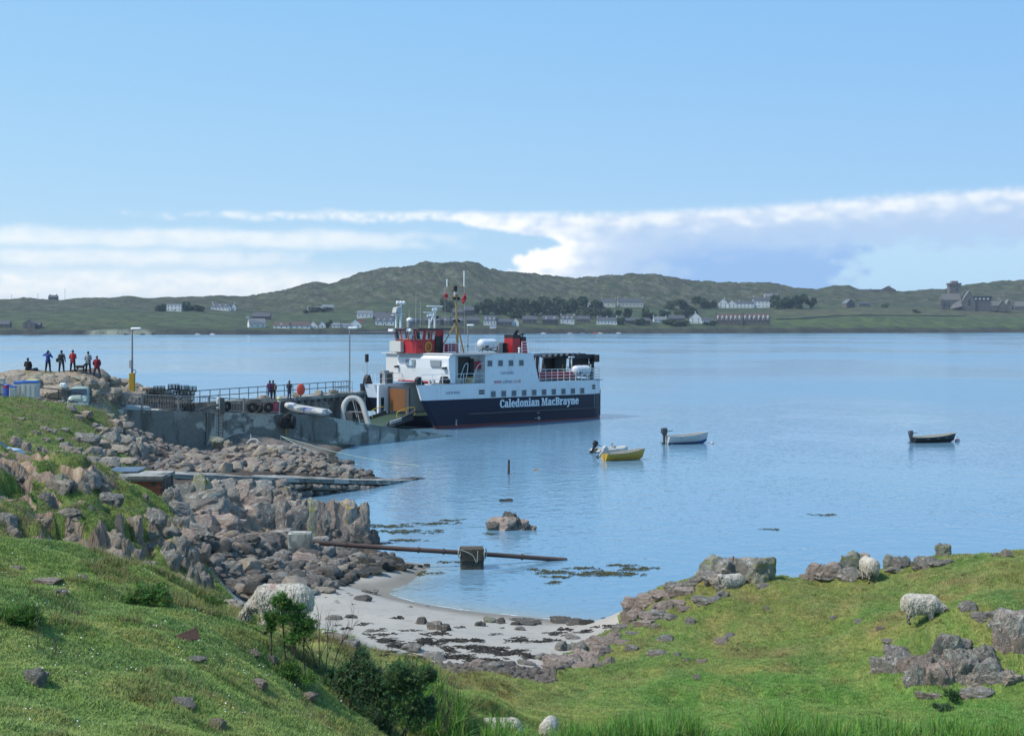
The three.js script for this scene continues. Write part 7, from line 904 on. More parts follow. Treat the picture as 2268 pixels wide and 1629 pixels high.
function inflatable(t, L, B, r, tubeMat, floor) {
  const pts = [[-L / 2, 0, B / 2], [0, 0, B / 2], [L * 0.28, 0.03, B * 0.42], [L * 0.44, 0.1, B * 0.2], [L / 2, 0.14, 0], [L * 0.44, 0.1, -B * 0.2], [L * 0.28, 0.03, -B * 0.42], [0, 0, -B / 2], [-L / 2, 0, -B / 2]];
  part('tube', [tube(pts, r, 70, 14), ...[1, -1].map((s) => new THREE.ConeGeometry(r, r * 1.5, 14).rotateZ(Math.PI / 2).translate(-L / 2 - r * 0.7, 0, s * B / 2))], tubeMat, t); part('floor', [box(L * 0.8, 0.06, B - r, -L * 0.1, -r * 0.5, 0)], floor, t); part('transom', box(0.06, r * 2.1, B - r, -L / 2 + 0.15, 0, 0), floor, t); part('seat', box(0.24, 0.05, B, -L * 0.1, r * 0.6, 0), M.lightGrey, t); part('grab_line', [1, -1].map((s) => tube([[-L * 0.35, r * 0.5, s * (B / 2 + r * 0.85)], [-L * 0.1, r * 0.2, s * (B / 2 + r)], [L * 0.15, r * 0.5, s * (B / 2 + r * 0.8)]], 0.018, 20, 5)), M.black, t);
}
{
  const yel = std([0.66, 0.41, 0.05], 0.5, { map: re(T.plain, 0.8) }), cream = std([0.50, 0.46, 0.38], 0.7, { map: re(T.plain, 0.8) }), wh = std([0.66, 0.67, 0.66], 0.45, { map: re(T.plain, 0.8) }), gry = std([0.07, 0.07, 0.075], 0.4);
  rowboat(1381, 1018, 'dinghy', 'yellow dinghy with a covered white outboard at its mooring', 3.75, 1.5, 0.42, yel, yel, cream, { motor: std([0.46, 0.47, 0.47], 0.6), tilt: -0.75, strakes: true, gun: cream, stern: 0.9, h: 0.56 });
  rowboat(1521, 982, 'launch', 'white open launch with a blue bottom and grey outboard', 4.3, 1.7, 0.36, wh, std([0.025, 0.075, 0.24], 0.5), cream, { motor: gry, split: 0.36, h: 0.72, mk: 1.35 });
  rowboat(2068, 979, 'launch', 'black open boat with a grey outboard, furthest right on the water', 4.6, 1.7, 0.28, std([0.018, 0.022, 0.024], 0.5), std([0.012, 0.014, 0.015], 0.5), cream, { motor: std([0.11, 0.11, 0.125], 0.45), h: 0.5, mk: 1.1, gun: cream });
  { const p = onSea(1352, 1001), t = thing('inflatable_boat', 'white inflatable boat with a black outboard behind the yellow dinghy', 'inflatable boat', [p.x, 0.17, p.z], 0.5); inflatable(t, 3.2, 1.2, 0.23, std([0.56, 0.56, 0.53], 0.6, { map: re(T.plain, 0.8) }), M.darkGrey); const m = outboard(t, -1.6, 0.25, M.black, -0.45); part('wheel', new THREE.TorusGeometry(0.14, 0.025, 6, 14).rotateY(0.6).translate(0.2, 0.5, 0), M.darkGrey, t); part('console', rbox(0.3, 0.4, 0.4, 0.06, 0.35, 0.25, 0), M.lightGrey, t); }
  for (const [x, y, r, l] of [[1578, 979, 0.15, 'small pale mooring buoy right of the white launch'], [2121, 974, 0.26, 'pink-white mooring buoy at the bow of the black boat']]) { const p = onSea(x, y + 3), t = thing('buoy', l, 'buoy', [p.x, r * 0.5, p.z]); part('float', ball(r, 1, 0.92, 1, 0, 0, 0, 16, 12), std([0.60, 0.50, 0.48], 0.6), t); part('ring', new THREE.TorusGeometry(r * 0.22, r * 0.07, 6, 12).translate(0, r, 0), M.darkGrey, t); }
  // inflatables ashore on the ramp
  const a = P(678, 909, 129.9), t = thing('inflatable_boat', 'white inflatable boat with a blue patch lying on the ramp behind the wall', 'inflatable boat', [a.x, a.y + 0.1, a.z], 0); t.rotation.order = 'YXZ'; t.rotation.z = -0.13; t.rotation.y = Math.PI - 0.25; t.rotation.z = 0.13; inflatable(t, 3.9, 1.5, 0.26, std([0.60, 0.60, 0.57], 0.6, { map: re(T.plain, 0.8) }), M.lightGrey); part('blue_patch', [tube([[-0.9, 0.0, -0.75], [-0.5, 0.0, -0.75], [-0.1, 0.0, -0.75]], 0.268, 12, 14)], M.blue, t); part('cushion', rbox(0.7, 0.25, 0.5, 0.1, 1.5, 0.3, 0), M.white, t);
  t.children.find((c) => c.name === 'blue_patch').geometry.translate(0, 0, 0);
  const b = P(788, 935, 137.5), u = thing('inflatable_boat', 'grey inflatable boat propped bow-up against the ramp edge beside the ferry ramp', 'inflatable boat', [b.x, b.y + 0.1, b.z], 0); u.rotation.order = 'ZYX'; 
  const g = new THREE.Group(); const arch = [[1.35, -0.5, 0.3], [0.95, 0.7, 0.1], [0.55, 1.75, -0.25], [0.05, 2.2, -0.45], [-0.7, 2.2, -0.45], [-1.15, 1.7, -0.25], [-1.25, 0.9, 0], [-1.2, 0.1, 0.2]]; part('tube', tube(arch, 0.27, 70, 14), std([0.50, 0.50, 0.47], 0.6, { map: re(T.plain, 0.8) }), u); part('floor', fan([[0.9, 0.2, -0.3], [0.5, 1.4, -0.55], [-0.1, 1.95, -0.7], [-0.7, 1.95, -0.7], [-1.1, 0.2, -0.3]]), M.black, u); part('mesh_bag', rbox(0.9, 0.9, 0.3, 0.08, -0.75, 0.45, 0.1), std([0.09, 0.095, 0.09], 0.95), u); part('seat', bar([-0.9, 0.95, -0.1], [0.6, 0.9, -0.1], 0.06), M.grey, u); part('strap', [bar([-0.1, 1.9, -0.4], [0.4, -0.2, 0.1], 0.03), bar([-0.35, 2.1, -0.25], [0.1, 0.4, 0], 0.03)], M.lightGrey, u);
}
// ---------------------------------------------------------------- people and animals: one continuous skin over jointed bones
function skinned(bones, res, k = 0.03, color) {                // bones: [ax,ay,az, bx,by,bz, ra, rb, tag]
  const lo = [9, 9, 9], hi = [-9, -9, -9]; for (const b of bones) for (let i = 0; i < 3; i++) { const m = Math.max(b[6], b[7]) + 0.05; lo[i] = Math.min(lo[i], b[i] - m, b[i + 3] - m); hi[i] = Math.max(hi[i], b[i] + m, b[i + 3] + m); }
  const mc = new MarchingCubes(res, new THREE.MeshBasicMaterial(), false, false, 60000), hs = res / 2, c = lo.map((l, i) => (l + hi[i]) / 2), h = lo.map((l, i) => (hi[i] - l) / 2 * res / (res - 5));
  const near = (x, y, z) => { let d = 9, best = 9, tag = 0; for (const b of bones) { const ex = b[3] - b[0], ey = b[4] - b[1], ez = b[5] - b[2], px = x - b[0], py = y - b[1], pz = z - b[2], t = clamp((px * ex + py * ey + pz * ez) / (ex * ex + ey * ey + ez * ez || 1)), q = Math.hypot(px - ex * t, py - ey * t, pz - ez * t) - lerp(b[6], b[7], t); if (q < best) { best = q; tag = b[8]; } const w = clamp(0.5 + 0.5 * (d - q) / k); d = lerp(d, q, w) - k * w * (1 - w); } return [d, tag]; };
  let n = 0; for (let z = 0; z < res; z++) for (let y = 0; y < res; y++) for (let x = 0; x < res; x++) mc.field[n++] = -near(c[0] + (x - hs) / hs * h[0], c[1] + (y - hs) / hs * h[1], c[2] + (z - hs) / hs * h[2])[0];
  mc.isolation = 0; mc.update();
  let g = new THREE.BufferGeometry(); g.setAttribute('position', new THREE.Float32BufferAttribute(Array.from(mc.positionArray.subarray(0, mc.count * 3)), 3)); g.scale(...h).translate(...c); g = mergeVertices(g, 1e-4); g.computeVertexNormals(); metricUV(g);
  if (color) { const p = g.attributes.position, cl = []; for (let i = 0; i < p.count; i++) cl.push(...color(p.getX(i), p.getY(i), p.getZ(i), near(p.getX(i), p.getY(i), p.getZ(i))[1])); g.setAttribute('color', new THREE.Float32BufferAttribute(cl, 3)); }
  return g;
}
const cloth = (c) => std(c, 0.95, { map: re(T.plain, 2) });
function person(name, label, pos, turn, pose, look) {
  const t = thing(name, label, 'person', pos, turn), sit = pose === 'sit', y0 = sit ? -0.78 : 0, B = [], J = [], P2 = [], S = [];
  const L = (s) => (sit ? [[s * 0.1, 0.92 + y0, 0], [s * 0.15, 1.22 + y0, -0.38], [s * 0.13, 0.83 + y0, -0.55]] : [[s * 0.095, 0.92, 0], [s * (0.1 + (look.wide ?? 0.03)), 0.5, -0.01], [s * (0.1 + (look.wide ?? 0.03) * 1.8), 0.09, 0.03]]);
  const bone = (l, a, b, ra, rb, tag = 0, add = 0) => l.push([...a, ...b, ra + add, rb + add, tag]);
  for (const s of [-1, 1]) { const [a, b, c] = L(s), toe = [c[0] + s * 0.03, c[1] - 0.05, c[2] - 0.19]; bone(B, a, b, 0.085, 0.055); bone(B, b, c, 0.055, 0.038); bone(B, c, toe, 0.045, 0.035); bone(P2, a, b, 0.085, 0.058, 0, 0.02); bone(P2, b, [lerp(b[0], c[0], 0.96), lerp(b[1], c[1], 0.96), lerp(b[2], c[2], 0.96)], 0.058, 0.045, 0, 0.022); S.push([...c, ...toe, 0.055, 0.048, 0]); }
  const lean = sit ? 0.05 : 0; const pel = [0, 0.95 + y0, 0], che = [0, 1.28 + y0, -lean], nk = [0, 1.46 + y0, -lean], hd = [0, 1.60 + y0, -0.01 - lean], top = [0, 1.66 + y0, 0.0 - lean];
  bone(P2, [-0.07, 0.95 + y0, 0], [0.07, 0.95 + y0, 0], 0.12, 0.12, 0, 0.015);
  bone(B, pel, che, 0.125, 0.145); bone(B, [-0.13, 1.38 + y0, -lean], [0.13, 1.38 + y0, -lean], 0.085, 0.085); bone(B, nk, hd, 0.055, 0.06); bone(B, hd, top, 0.082, 0.088); bone(B, [0, 1.6 + y0, -0.09 - lean], [0, 1.585 + y0, -0.115 - lean], 0.018, 0.014); for (const s of [-1, 1]) bone(B, [s * 0.092, 1.6 + y0, 0.01 - lean], [s * 0.096, 1.64 + y0, 0.015 - lean], 0.016, 0.014);
  const hem = look.hem ?? 0.84; bone(J, [0, hem + y0 + 0.04, 0], che, 0.15 + (look.bulk ?? 0), 0.17 + (look.bulk ?? 0) * 0.7); bone(J, [-0.07, hem + y0, 0], [0.07, hem + y0, 0], 0.12, 0.12, 0, look.bulk ?? 0); bone(J, [-0.14, 1.375 + y0, -lean], [0.14, 1.375 + y0, -lean], 0.1, 0.1); bone(J, [0, 1.42 + y0, -lean], [0, 1.48 + y0, 0.01 - lean], 0.08, 0.07);
  if (look.hood) bone(J, [0, 1.46 + y0, 0.07], [0, 1.52 + y0, 0.07], 0.09, 0.07);
  const arms = { down: (s) => [[s * 0.27, 1.12, 0.02], [s * 0.28, 0.87, -0.05]], front: (s) => [[s * 0.25, 1.12, 0.04], [s * 0.1, 1.08, -0.2]], pocket: (s) => [[s * 0.29, 1.13, 0.05], [s * 0.2, 0.93, -0.08]], bino: (s) => (s < 0 ? [[-0.42, 1.36, -0.1], [-0.12, 1.58, -0.2]] : [[0.3, 1.2, -0.12], [0.08, 1.55, -0.2]]), sit: (s) => [[s * 0.27, 1.12 + y0, -0.1], [s * 0.1, 1.12 + y0, -0.36]] }[pose];
  for (const s of [-1, 1]) {
    const sh = [s * 0.2, 1.38 + y0, -lean], [el, wr] = arms(s); bone(B, sh, el, 0.05, 0.04); bone(B, el, wr, 0.04, 0.028); bone(J, sh, el, 0.068, 0.058, 0, look.bulk ? 0.01 : 0); bone(J, el, [lerp(el[0], wr[0], 0.92), lerp(el[1], wr[1], 0.92), lerp(el[2], wr[2], 0.92)], 0.058, 0.045);
    const d = new V3(wr[0] - el[0], wr[1] - el[1], wr[2] - el[2]).normalize(), pm = new V3(...wr).addScaledVector(d, 0.07); bone(B, wr, pm.toArray(), 0.03, 0.032);
    for (let f = 0; f < 4; f++) { const o = new V3(0, 0, (f - 1.5) * 0.018), a = pm.clone().add(o), e = a.clone().addScaledVector(d, [0.055, 0.066, 0.062, 0.048][f]).add(new V3(-s * 0.012, 0, 0)); bone(B, a.toArray(), e.toArray(), 0.0095, 0.008); } bone(B, pm.clone().addScaledVector(d, -0.03).toArray(), pm.clone().addScaledVector(d, 0.015).add(new V3(-s * 0.03, 0, -0.03)).toArray(), 0.012, 0.009);
  }
  part('body', skinned(B, 46, 0.025), M.skin, t); part('jacket', skinned(J, 34, 0.04), cloth(look.jacket), t); part('trousers', skinned(P2, 34, 0.03), cloth(look.trousers), t); for (const q of S) part('shoe', skinned([q], 14, 0.01), M.black, t);
  part(look.hat ? 'hat' : 'hair', skinned([[0, 1.645 + y0, 0.02 - lean, 0, 1.69 + y0, 0.0 - lean, 0.098, 0.085, 0], [0, 1.6 + y0, 0.045 - lean, 0, (look.long ? 1.46 : 1.63) + y0, 0.06 - lean, 0.075, look.long ? 0.06 : 0.07, 0]], 20, 0.03), look.hat ? cloth(look.hat) : std(look.hair ?? [0.035, 0.025, 0.02], 0.85), t);
  if (pose !== 'sit') { const eyes = part('eyes', [-1, 1].map((s) => ball(0.012, 1, 1, 1, s * 0.032, 1.635, -0.078, 8, 6)), M.black, t); meta(eyes, null, null, null, 'stuff'); }
  return t;
}
const stand = (x, y, D, h) => { const X = (x - CX) * D / F; const g = spot(X, -D); return [X, g.y, -D]; };
{
  const Q = (x) => 114.3 + 0.0;
  const put = (x, y) => { const D = 113.4, X = (x - CX) * D / F; return [X, spot(X, -D).y - 0.02, -D]; };
  const ppl = [
    [60.5, 818, 'person sitting on the rock in dark clothes, back turned', 'sit', { jacket: [0.02, 0.018, 0.02], trousers: [0.02, 0.02, 0.025], hat: [0.03, 0.03, 0.03], bulk: 0.03, wide: 0.05 }],
    [105.5, 822, 'person in a blue jacket raising binoculars on the rock', 'bino', { jacket: [0.03, 0.07, 0.27], trousers: [0.02, 0.022, 0.024], wide: 0.05 }],
    [135.5, 822, 'person with a dark backpack and grey top on the rock', 'down', { jacket: [0.16, 0.17, 0.18], trousers: [0.018, 0.02, 0.035], wide: 0.05 }],
    [160.5, 822, 'person in a bright coral red jacket beside the dog', 'front', { jacket: [0.55, 0.045, 0.055], trousers: [0.016, 0.017, 0.022], hem: 0.82, hood: 1, wide: 0.04 }],
    [194.5, 826, 'person in a pale grey jacket standing in front of the dog', 'front', { jacket: [0.36, 0.37, 0.40], trousers: [0.022, 0.028, 0.055], wide: 0.04, hood: 1 }],
    [214, 827.5, 'person in a dark red jacket, furthest right on the rock', 'pocket', { jacket: [0.25, 0.015, 0.035], trousers: [0.045, 0.06, 0.11], bulk: 0.03, wide: 0.09, hair: [0.1, 0.06, 0.045] }],
  ];
  for (const [x, y, l, pose, look] of ppl) { const p = put(x, y), t = person('person', l, p, (x % 7) * 0.04 - 0.1, pose, look); if (/sit/.test(pose)) t.position.y += 0.02; if (/backpack/.test(l)) { part('backpack', rbox(0.32, 0.46, 0.2, 0.08, 0, 1.2, 0.2), std([0.03, 0.03, 0.035], 0.9), t); part('bag', rbox(0.12, 0.3, 0.3, 0.05, -0.36, 0.95, 0.03), std([0.06, 0.08, 0.05], 0.9), t); } if (pose === 'bino') part('binoculars', [bar([-0.05, 1.63, -0.1], [-0.05, 1.63, -0.24], 0.03), bar([0.03, 1.63, -0.1], [0.03, 1.63, -0.24], 0.03)], M.black, t); const s = spot(p[0], p[2]); }
  const b = put(76, 819.5), bag = thing('rucksack', 'dark blue rucksack lying on the rock beside the sitting person', 'rucksack', b, 0.2); part('sack', [ball(0.28, 1, 0.5, 0.6, 0, 0.1, 0), ball(0.2, 1, 0.5, 0.6, -0.22, 0.06, 0)], cloth([0.03, 0.05, 0.09]), bag); part('flap', rbox(0.3, 0.1, 0.3, 0.05, 0.1, 0.2, 0.02), cloth([0.02, 0.03, 0.06]), bag);
  const jet = (x, y) => { const D = (H - 4.6) * F / (y - YH); return [(x - CX) * D / F, 4.6, -D]; };
  person('person', 'person with long dark hair and a purple jacket on the pier', jet(597, 884), 0.4, 'front', { jacket: [0.16, 0.035, 0.14], trousers: [0.07, 0.10, 0.17], hair: [0.06, 0.03, 0.025], long: 1, wide: 0.02 });
  const q = person('person', 'person in navy with a tan shoulder bag beside the purple jacket', jet(604.5, 884), -0.3, 'front', { jacket: [0.025, 0.025, 0.05], trousers: [0.02, 0.02, 0.03], wide: 0.02 }); part('bag', rbox(0.2, 0.5, 0.3, 0.08, 0.3, 1.1, 0.12), cloth([0.2, 0.12, 0.1]), q);
  person('person', 'person in a long dark coat and jeans alone by the pier railing', jet(640.5, 884.5), -0.5, 'front', { jacket: [0.028, 0.03, 0.04], trousers: [0.07, 0.10, 0.18], hem: 0.72, bulk: 0.02, hair: [0.09, 0.06, 0.045], wide: 0.02 });
  // the dog
  const d = put(172, 824.5), dog = thing('dog', 'black dog standing between the coral and the grey jacket', 'dog', [d[0] + 0.28, d[1], d[2] + 0.2], 0), bl = [[-0.3, 0.44, 0, 0.2, 0.42, 0, 0.1, 0.125, 0], [0.2, 0.46, 0, 0.4, 0.62, 0, 0.09, 0.065, 0], [0.4, 0.64, 0, 0.48, 0.64, 0, 0.07, 0.06, 0], [0.48, 0.63, 0, 0.62, 0.6, 0, 0.042, 0.03, 0], [-0.38, 0.46, 0, -0.56, 0.36, 0, 0.03, 0.02, 0], [-0.56, 0.36, 0, -0.66, 0.38, 0, 0.02, 0.012, 0]];
  for (const s of [-1, 1]) bl.push([0.22, 0.38, s * 0.07, 0.24, 0.2, s * 0.075, 0.05, 0.03, 0], [0.24, 0.2, s * 0.075, 0.23, 0.03, s * 0.075, 0.028, 0.022, 0], [0.23, 0.03, s * 0.075, 0.28, 0.02, s * 0.075, 0.024, 0.02, 0], [-0.3, 0.4, s * 0.07, -0.24, 0.26, s * 0.08, 0.075, 0.045, 0], [-0.24, 0.26, s * 0.08, -0.36, 0.15, s * 0.08, 0.04, 0.024, 0], [-0.36, 0.15, s * 0.08, -0.34, 0.03, s * 0.08, 0.024, 0.02, 0], [-0.34, 0.03, s * 0.08, -0.28, 0.02, s * 0.08, 0.022, 0.018, 0], [0.4, 0.68, s * 0.05, 0.37, 0.6, s * 0.085, 0.03, 0.02, 0]);
  part('body', skinned(bl, 48, 0.03), std([0.012, 0.012, 0.013], 0.7), dog); part('collar', new THREE.TorusGeometry(0.085, 0.014, 6, 16).rotateY(Math.PI / 2).rotateZ(0.7).translate(0.34, 0.58, 0), M.red, dog);
}
// sheep, head towards +x
const wool1 = (a) => [a, a, a];
function sheep(label, pos, turn, scale, o = {}) {
  const t = thing('sheep', label, 'sheep', pos, turn); t.scale.setScalar(scale); const lie = o.lie, y0 = lie ? -0.3 : 0.05, hx = o.head ?? [0.86, 0.13], b = [];
  b.push([-0.36, 0.66 + y0, 0, 0.28, 0.66 + y0, 0, 0.285, 0.265, 1], [-0.4, 0.7 + y0, 0, -0.46, 0.6 + y0, 0, 0.22, 0.2, 1], [-0.2, 0.56 + y0, 0, 0.2, 0.56 + y0, 0, 0.26, 0.25, 1], [0.3, 0.7 + y0, 0, hx[0] - 0.24, hx[1] + 0.26, 0, 0.21, 0.12, 1], [hx[0] - 0.24, hx[1] + 0.25, 0, hx[0] - 0.12, hx[1] + 0.12, 0, 0.12, 0.105, 2], [hx[0] - 0.12, hx[1] + 0.12, 0, hx[0], hx[1], 0, 0.1, 0.065, 2], [-0.5, 0.68 + y0, 0, -0.56, 0.48 + y0, 0, 0.06, 0.04, 1]);
  for (const s of [-1, 1]) { b.push([hx[0] - 0.22, hx[1] + 0.26, s * 0.08, hx[0] - 0.25, hx[1] + 0.24, s * 0.2, 0.03, 0.018, 2]);
    if (!lie) b.push([0.26, 0.45, s * 0.14, 0.28, 0.26, s * 0.14, 0.09, 0.042, 1], [0.28, 0.26, s * 0.14, 0.27, 0.05, s * 0.14, 0.036, 0.028, 3], [0.27, 0.05, s * 0.14, 0.31, 0.02, s * 0.14, 0.034, 0.026, 4], [-0.38, 0.5, s * 0.14, -0.34, 0.34, s * 0.145, 0.13, 0.065, 1], [-0.34, 0.34, s * 0.145, -0.44, 0.22, s * 0.145, 0.055, 0.036, 3], [-0.44, 0.22, s * 0.145, -0.42, 0.05, s * 0.145, 0.034, 0.028, 3], [-0.42, 0.05, s * 0.145, -0.38, 0.02, s * 0.145, 0.034, 0.026, 4]); else b.push([0.2, 0.2, s * 0.16, 0.44, 0.1, s * 0.18, 0.08, 0.05, 1]); }
  const face = o.face ?? [0.30, 0.28, 0.26];
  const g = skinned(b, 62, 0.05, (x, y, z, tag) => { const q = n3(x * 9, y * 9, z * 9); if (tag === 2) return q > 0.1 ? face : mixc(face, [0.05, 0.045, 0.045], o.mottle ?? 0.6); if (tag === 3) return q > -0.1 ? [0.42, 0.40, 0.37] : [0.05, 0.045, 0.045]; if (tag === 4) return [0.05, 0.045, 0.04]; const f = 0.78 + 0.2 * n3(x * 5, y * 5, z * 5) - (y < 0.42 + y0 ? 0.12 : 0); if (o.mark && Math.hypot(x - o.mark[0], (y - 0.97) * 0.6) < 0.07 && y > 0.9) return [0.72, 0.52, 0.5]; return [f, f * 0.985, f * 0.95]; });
  const p = g.attributes.position, nn = g.attributes.normal, cl = g.attributes.color; for (let i = 0; i < p.count; i++) if (cl.getX(i) > 0.55) { const x = p.getX(i), y = p.getY(i), z = p.getZ(i), q = 0.02 * n3(x * 14, y * 5, z * 14) + 0.012 * n3(x * 34, y * 14, z * 34); p.setXYZ(i, x + nn.getX(i) * q, y + nn.getY(i) * q, z + nn.getZ(i) * q); } g.computeVertexNormals();
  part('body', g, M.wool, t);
  // fleece locks hanging over the body
  const lock = new THREE.ConeGeometry(0.008, 0.06, 4, 1).translate(0, -0.016, 0), N = (o.locks ?? 2600) * 1.5, inst = shadows(new THREE.InstancedMesh(metricUV(lock.toNonIndexed()), std([1.0, 0.97, 0.9], 1, { map: re(T.wool, 6) }), N)), r = rng(Math.round(pos[0] * 100 + 7)), q = new THREE.Quaternion(), m4 = new THREE.Matrix4(), col = new THREE.Color(); let k = 0;
  for (let i = 0; i < N * 4 && k < N; i++) { const j = Math.floor(r() * p.count); if (cl.getX(j) < 0.5) continue; const dir = new V3(nn.getX(j) * 0.25 + (r() - 0.5) * 0.4, -0.8 + nn.getY(j) * 0.2, nn.getZ(j) * 0.25 + (r() - 0.5) * 0.4).normalize(), pos3 = new V3(p.getX(j), p.getY(j), p.getZ(j)).add(new V3((r() - 0.5) * 0.03, (r() - 0.5) * 0.03, (r() - 0.5) * 0.03)); q.setFromUnitVectors(new V3(0, -1, 0), dir); m4.compose(pos3, q, new V3(0.8 + 0.6 * r(), 0.7 + 0.8 * r(), 0.8 + 0.6 * r())); inst.setMatrixAt(k, m4); const f = 0.8 + 0.3 * r(), mk = cl.getY(j) < cl.getX(j) * 0.6; inst.setColorAt(k++, mk ? col.setRGB(f, 0.62 * f, 0.6 * f) : col.setRGB(f, f, f)); }
  inst.count = k; inst.name = 'fleece'; t.add(meta(inst, null, null, null, 'stuff'));
  if (o.horns) for (const s of [-1, 1]) part('horn', tube([[hx[0] - 0.2, hx[1] + 0.3, s * 0.05], [hx[0] - 0.24, hx[1] + 0.38, s * 0.12], [hx[0] - 0.2, hx[1] + 0.34, s * 0.2], [hx[0] - 0.1, hx[1] + 0.26, s * 0.2], [hx[0] - 0.06, hx[1] + 0.22, s * 0.15]], 0.026, 24, 7), std([0.12, 0.11, 0.10], 0.7), t);
  for (const s of [-1, 1]) part('eye', ball(0.014, 1, 1, 1, hx[0] - 0.13, hx[1] + 0.16, s * 0.072, 8, 6), M.black, t);
  return t;
}
{
  const at = (x, y) => { const p = hit(x, y); return [p.x, p.y, p.z]; };
  const a = [P(622, 1400, 25.5).x, 5.84, -25.5]; sheep('large shaggy sheep with a red mark grazing behind the middle bush', [a[0], a[1] + 0.12, a[2]], Math.PI - 0.12, 0.9, { face: [0.50, 0.46, 0.43], mottle: 0.25, mark: [0.16], locks: 4200, head: [0.84, 0.28] });
  const b = at(2042, 1382); sheep('horned black-faced sheep grazing side-on upon the right knoll', b, -0.12, 0.88, { face: [0.035, 0.032, 0.032], mottle: 0, horns: true, head: [0.95, 0.24] });
  const c = at(1925, 1288); sheep('pale sheep seen from behind beside the orange-lichened boulders', c, Math.PI / 2 + 0.12, 0.86, { locks: 1200 });
  const d = at(1618, 1296); sheep('pale sheep lying behind rocks on the left crest of the knoll', [d[0], d[1] - 0.12, d[2]], 0.35 + Math.PI, 0.8, { lie: true, face: [0.55, 0.53, 0.5], locks: 1200, head: [0.72, 0.3] });
  const e = at(1112, 1640), f = at(1217, 1622);
  sheep('sheep with only its woolly back showing above the leaves at the bottom', [P(1112, 1600, 33.6).x, 1.28, -33.6], 0.1, 0.86, { locks: 2200, head: [0.66, 0.05] }); sheep('sheep showing its rounded rump above the leaves, right of the other back', [P(1217, 1600, 34.8).x, 1.08, -34.8], Math.PI / 2 - 0.2, 0.72, { locks: 1200, head: [0.7, 0.1] });
}
// ---------------------------------------------------------------- grass, leaves, bushes, weed
function blade(len, wid, bend, seg = 3, lean = 0) { const p = [], id = []; for (let i = 0; i <= seg; i++) { const t = i / seg, w = wid * (1 - t * t) * 0.5 + 0.0006, y = len * t * (1 - 0.35 * bend * t), z = len * bend * t * t * 0.8; p.push(-w + lean * y, y, z, w + lean * y, y, z); if (i < seg) { const a = i * 2; id.push(a, a + 1, a + 2, a + 1, a + 3, a + 2); } } const g = new THREE.BufferGeometry(); g.setAttribute('position', new THREE.Float32BufferAttribute(p, 3)); g.setIndex(id); g.computeVertexNormals(); return g; }
function tuft(seed, n, len, wid, spread) { const r = rng(seed), l = []; for (let i = 0; i < n; i++) { const g = blade(len * (0.6 + 0.6 * r()), wid, 0.3 + 0.9 * r(), 2); g.rotateX((r() - 0.3) * 0.5).rotateY(r() * 6.283).translate((r() - 0.5) * spread, 0, (r() - 0.5) * spread); l.push(g); } return mergeGeometries(l.map((g) => g.toNonIndexed())); }
function spread(name, geo, mat, spots, parent = scene) { const inst = shadows(new THREE.InstancedMesh(geo, mat, spots.length)), m = new THREE.Matrix4(), q = new THREE.Quaternion(), e = new THREE.Euler(), c = new THREE.Color(); spots.forEach((s, i) => { inst.setMatrixAt(i, m.compose(s.p, q.setFromEuler(e.set(s.tx ?? 0, s.r ?? 0, s.tz ?? 0)), s.s.isVector3 ? s.s : new V3(s.s, s.s, s.s))); if (s.c) inst.setColorAt(i, c.setRGB(...s.c)); }); inst.name = numbered(name); parent.add(inst); return inst; }
const leafM = (c = [1, 1, 1], t = 0.35) => new THREE.MeshPhysicalMaterial({ color: new THREE.Color(...c), roughness: 0.75, specularIntensity: 0.35, transmission: t, thickness: 0, side: THREE.DoubleSide });
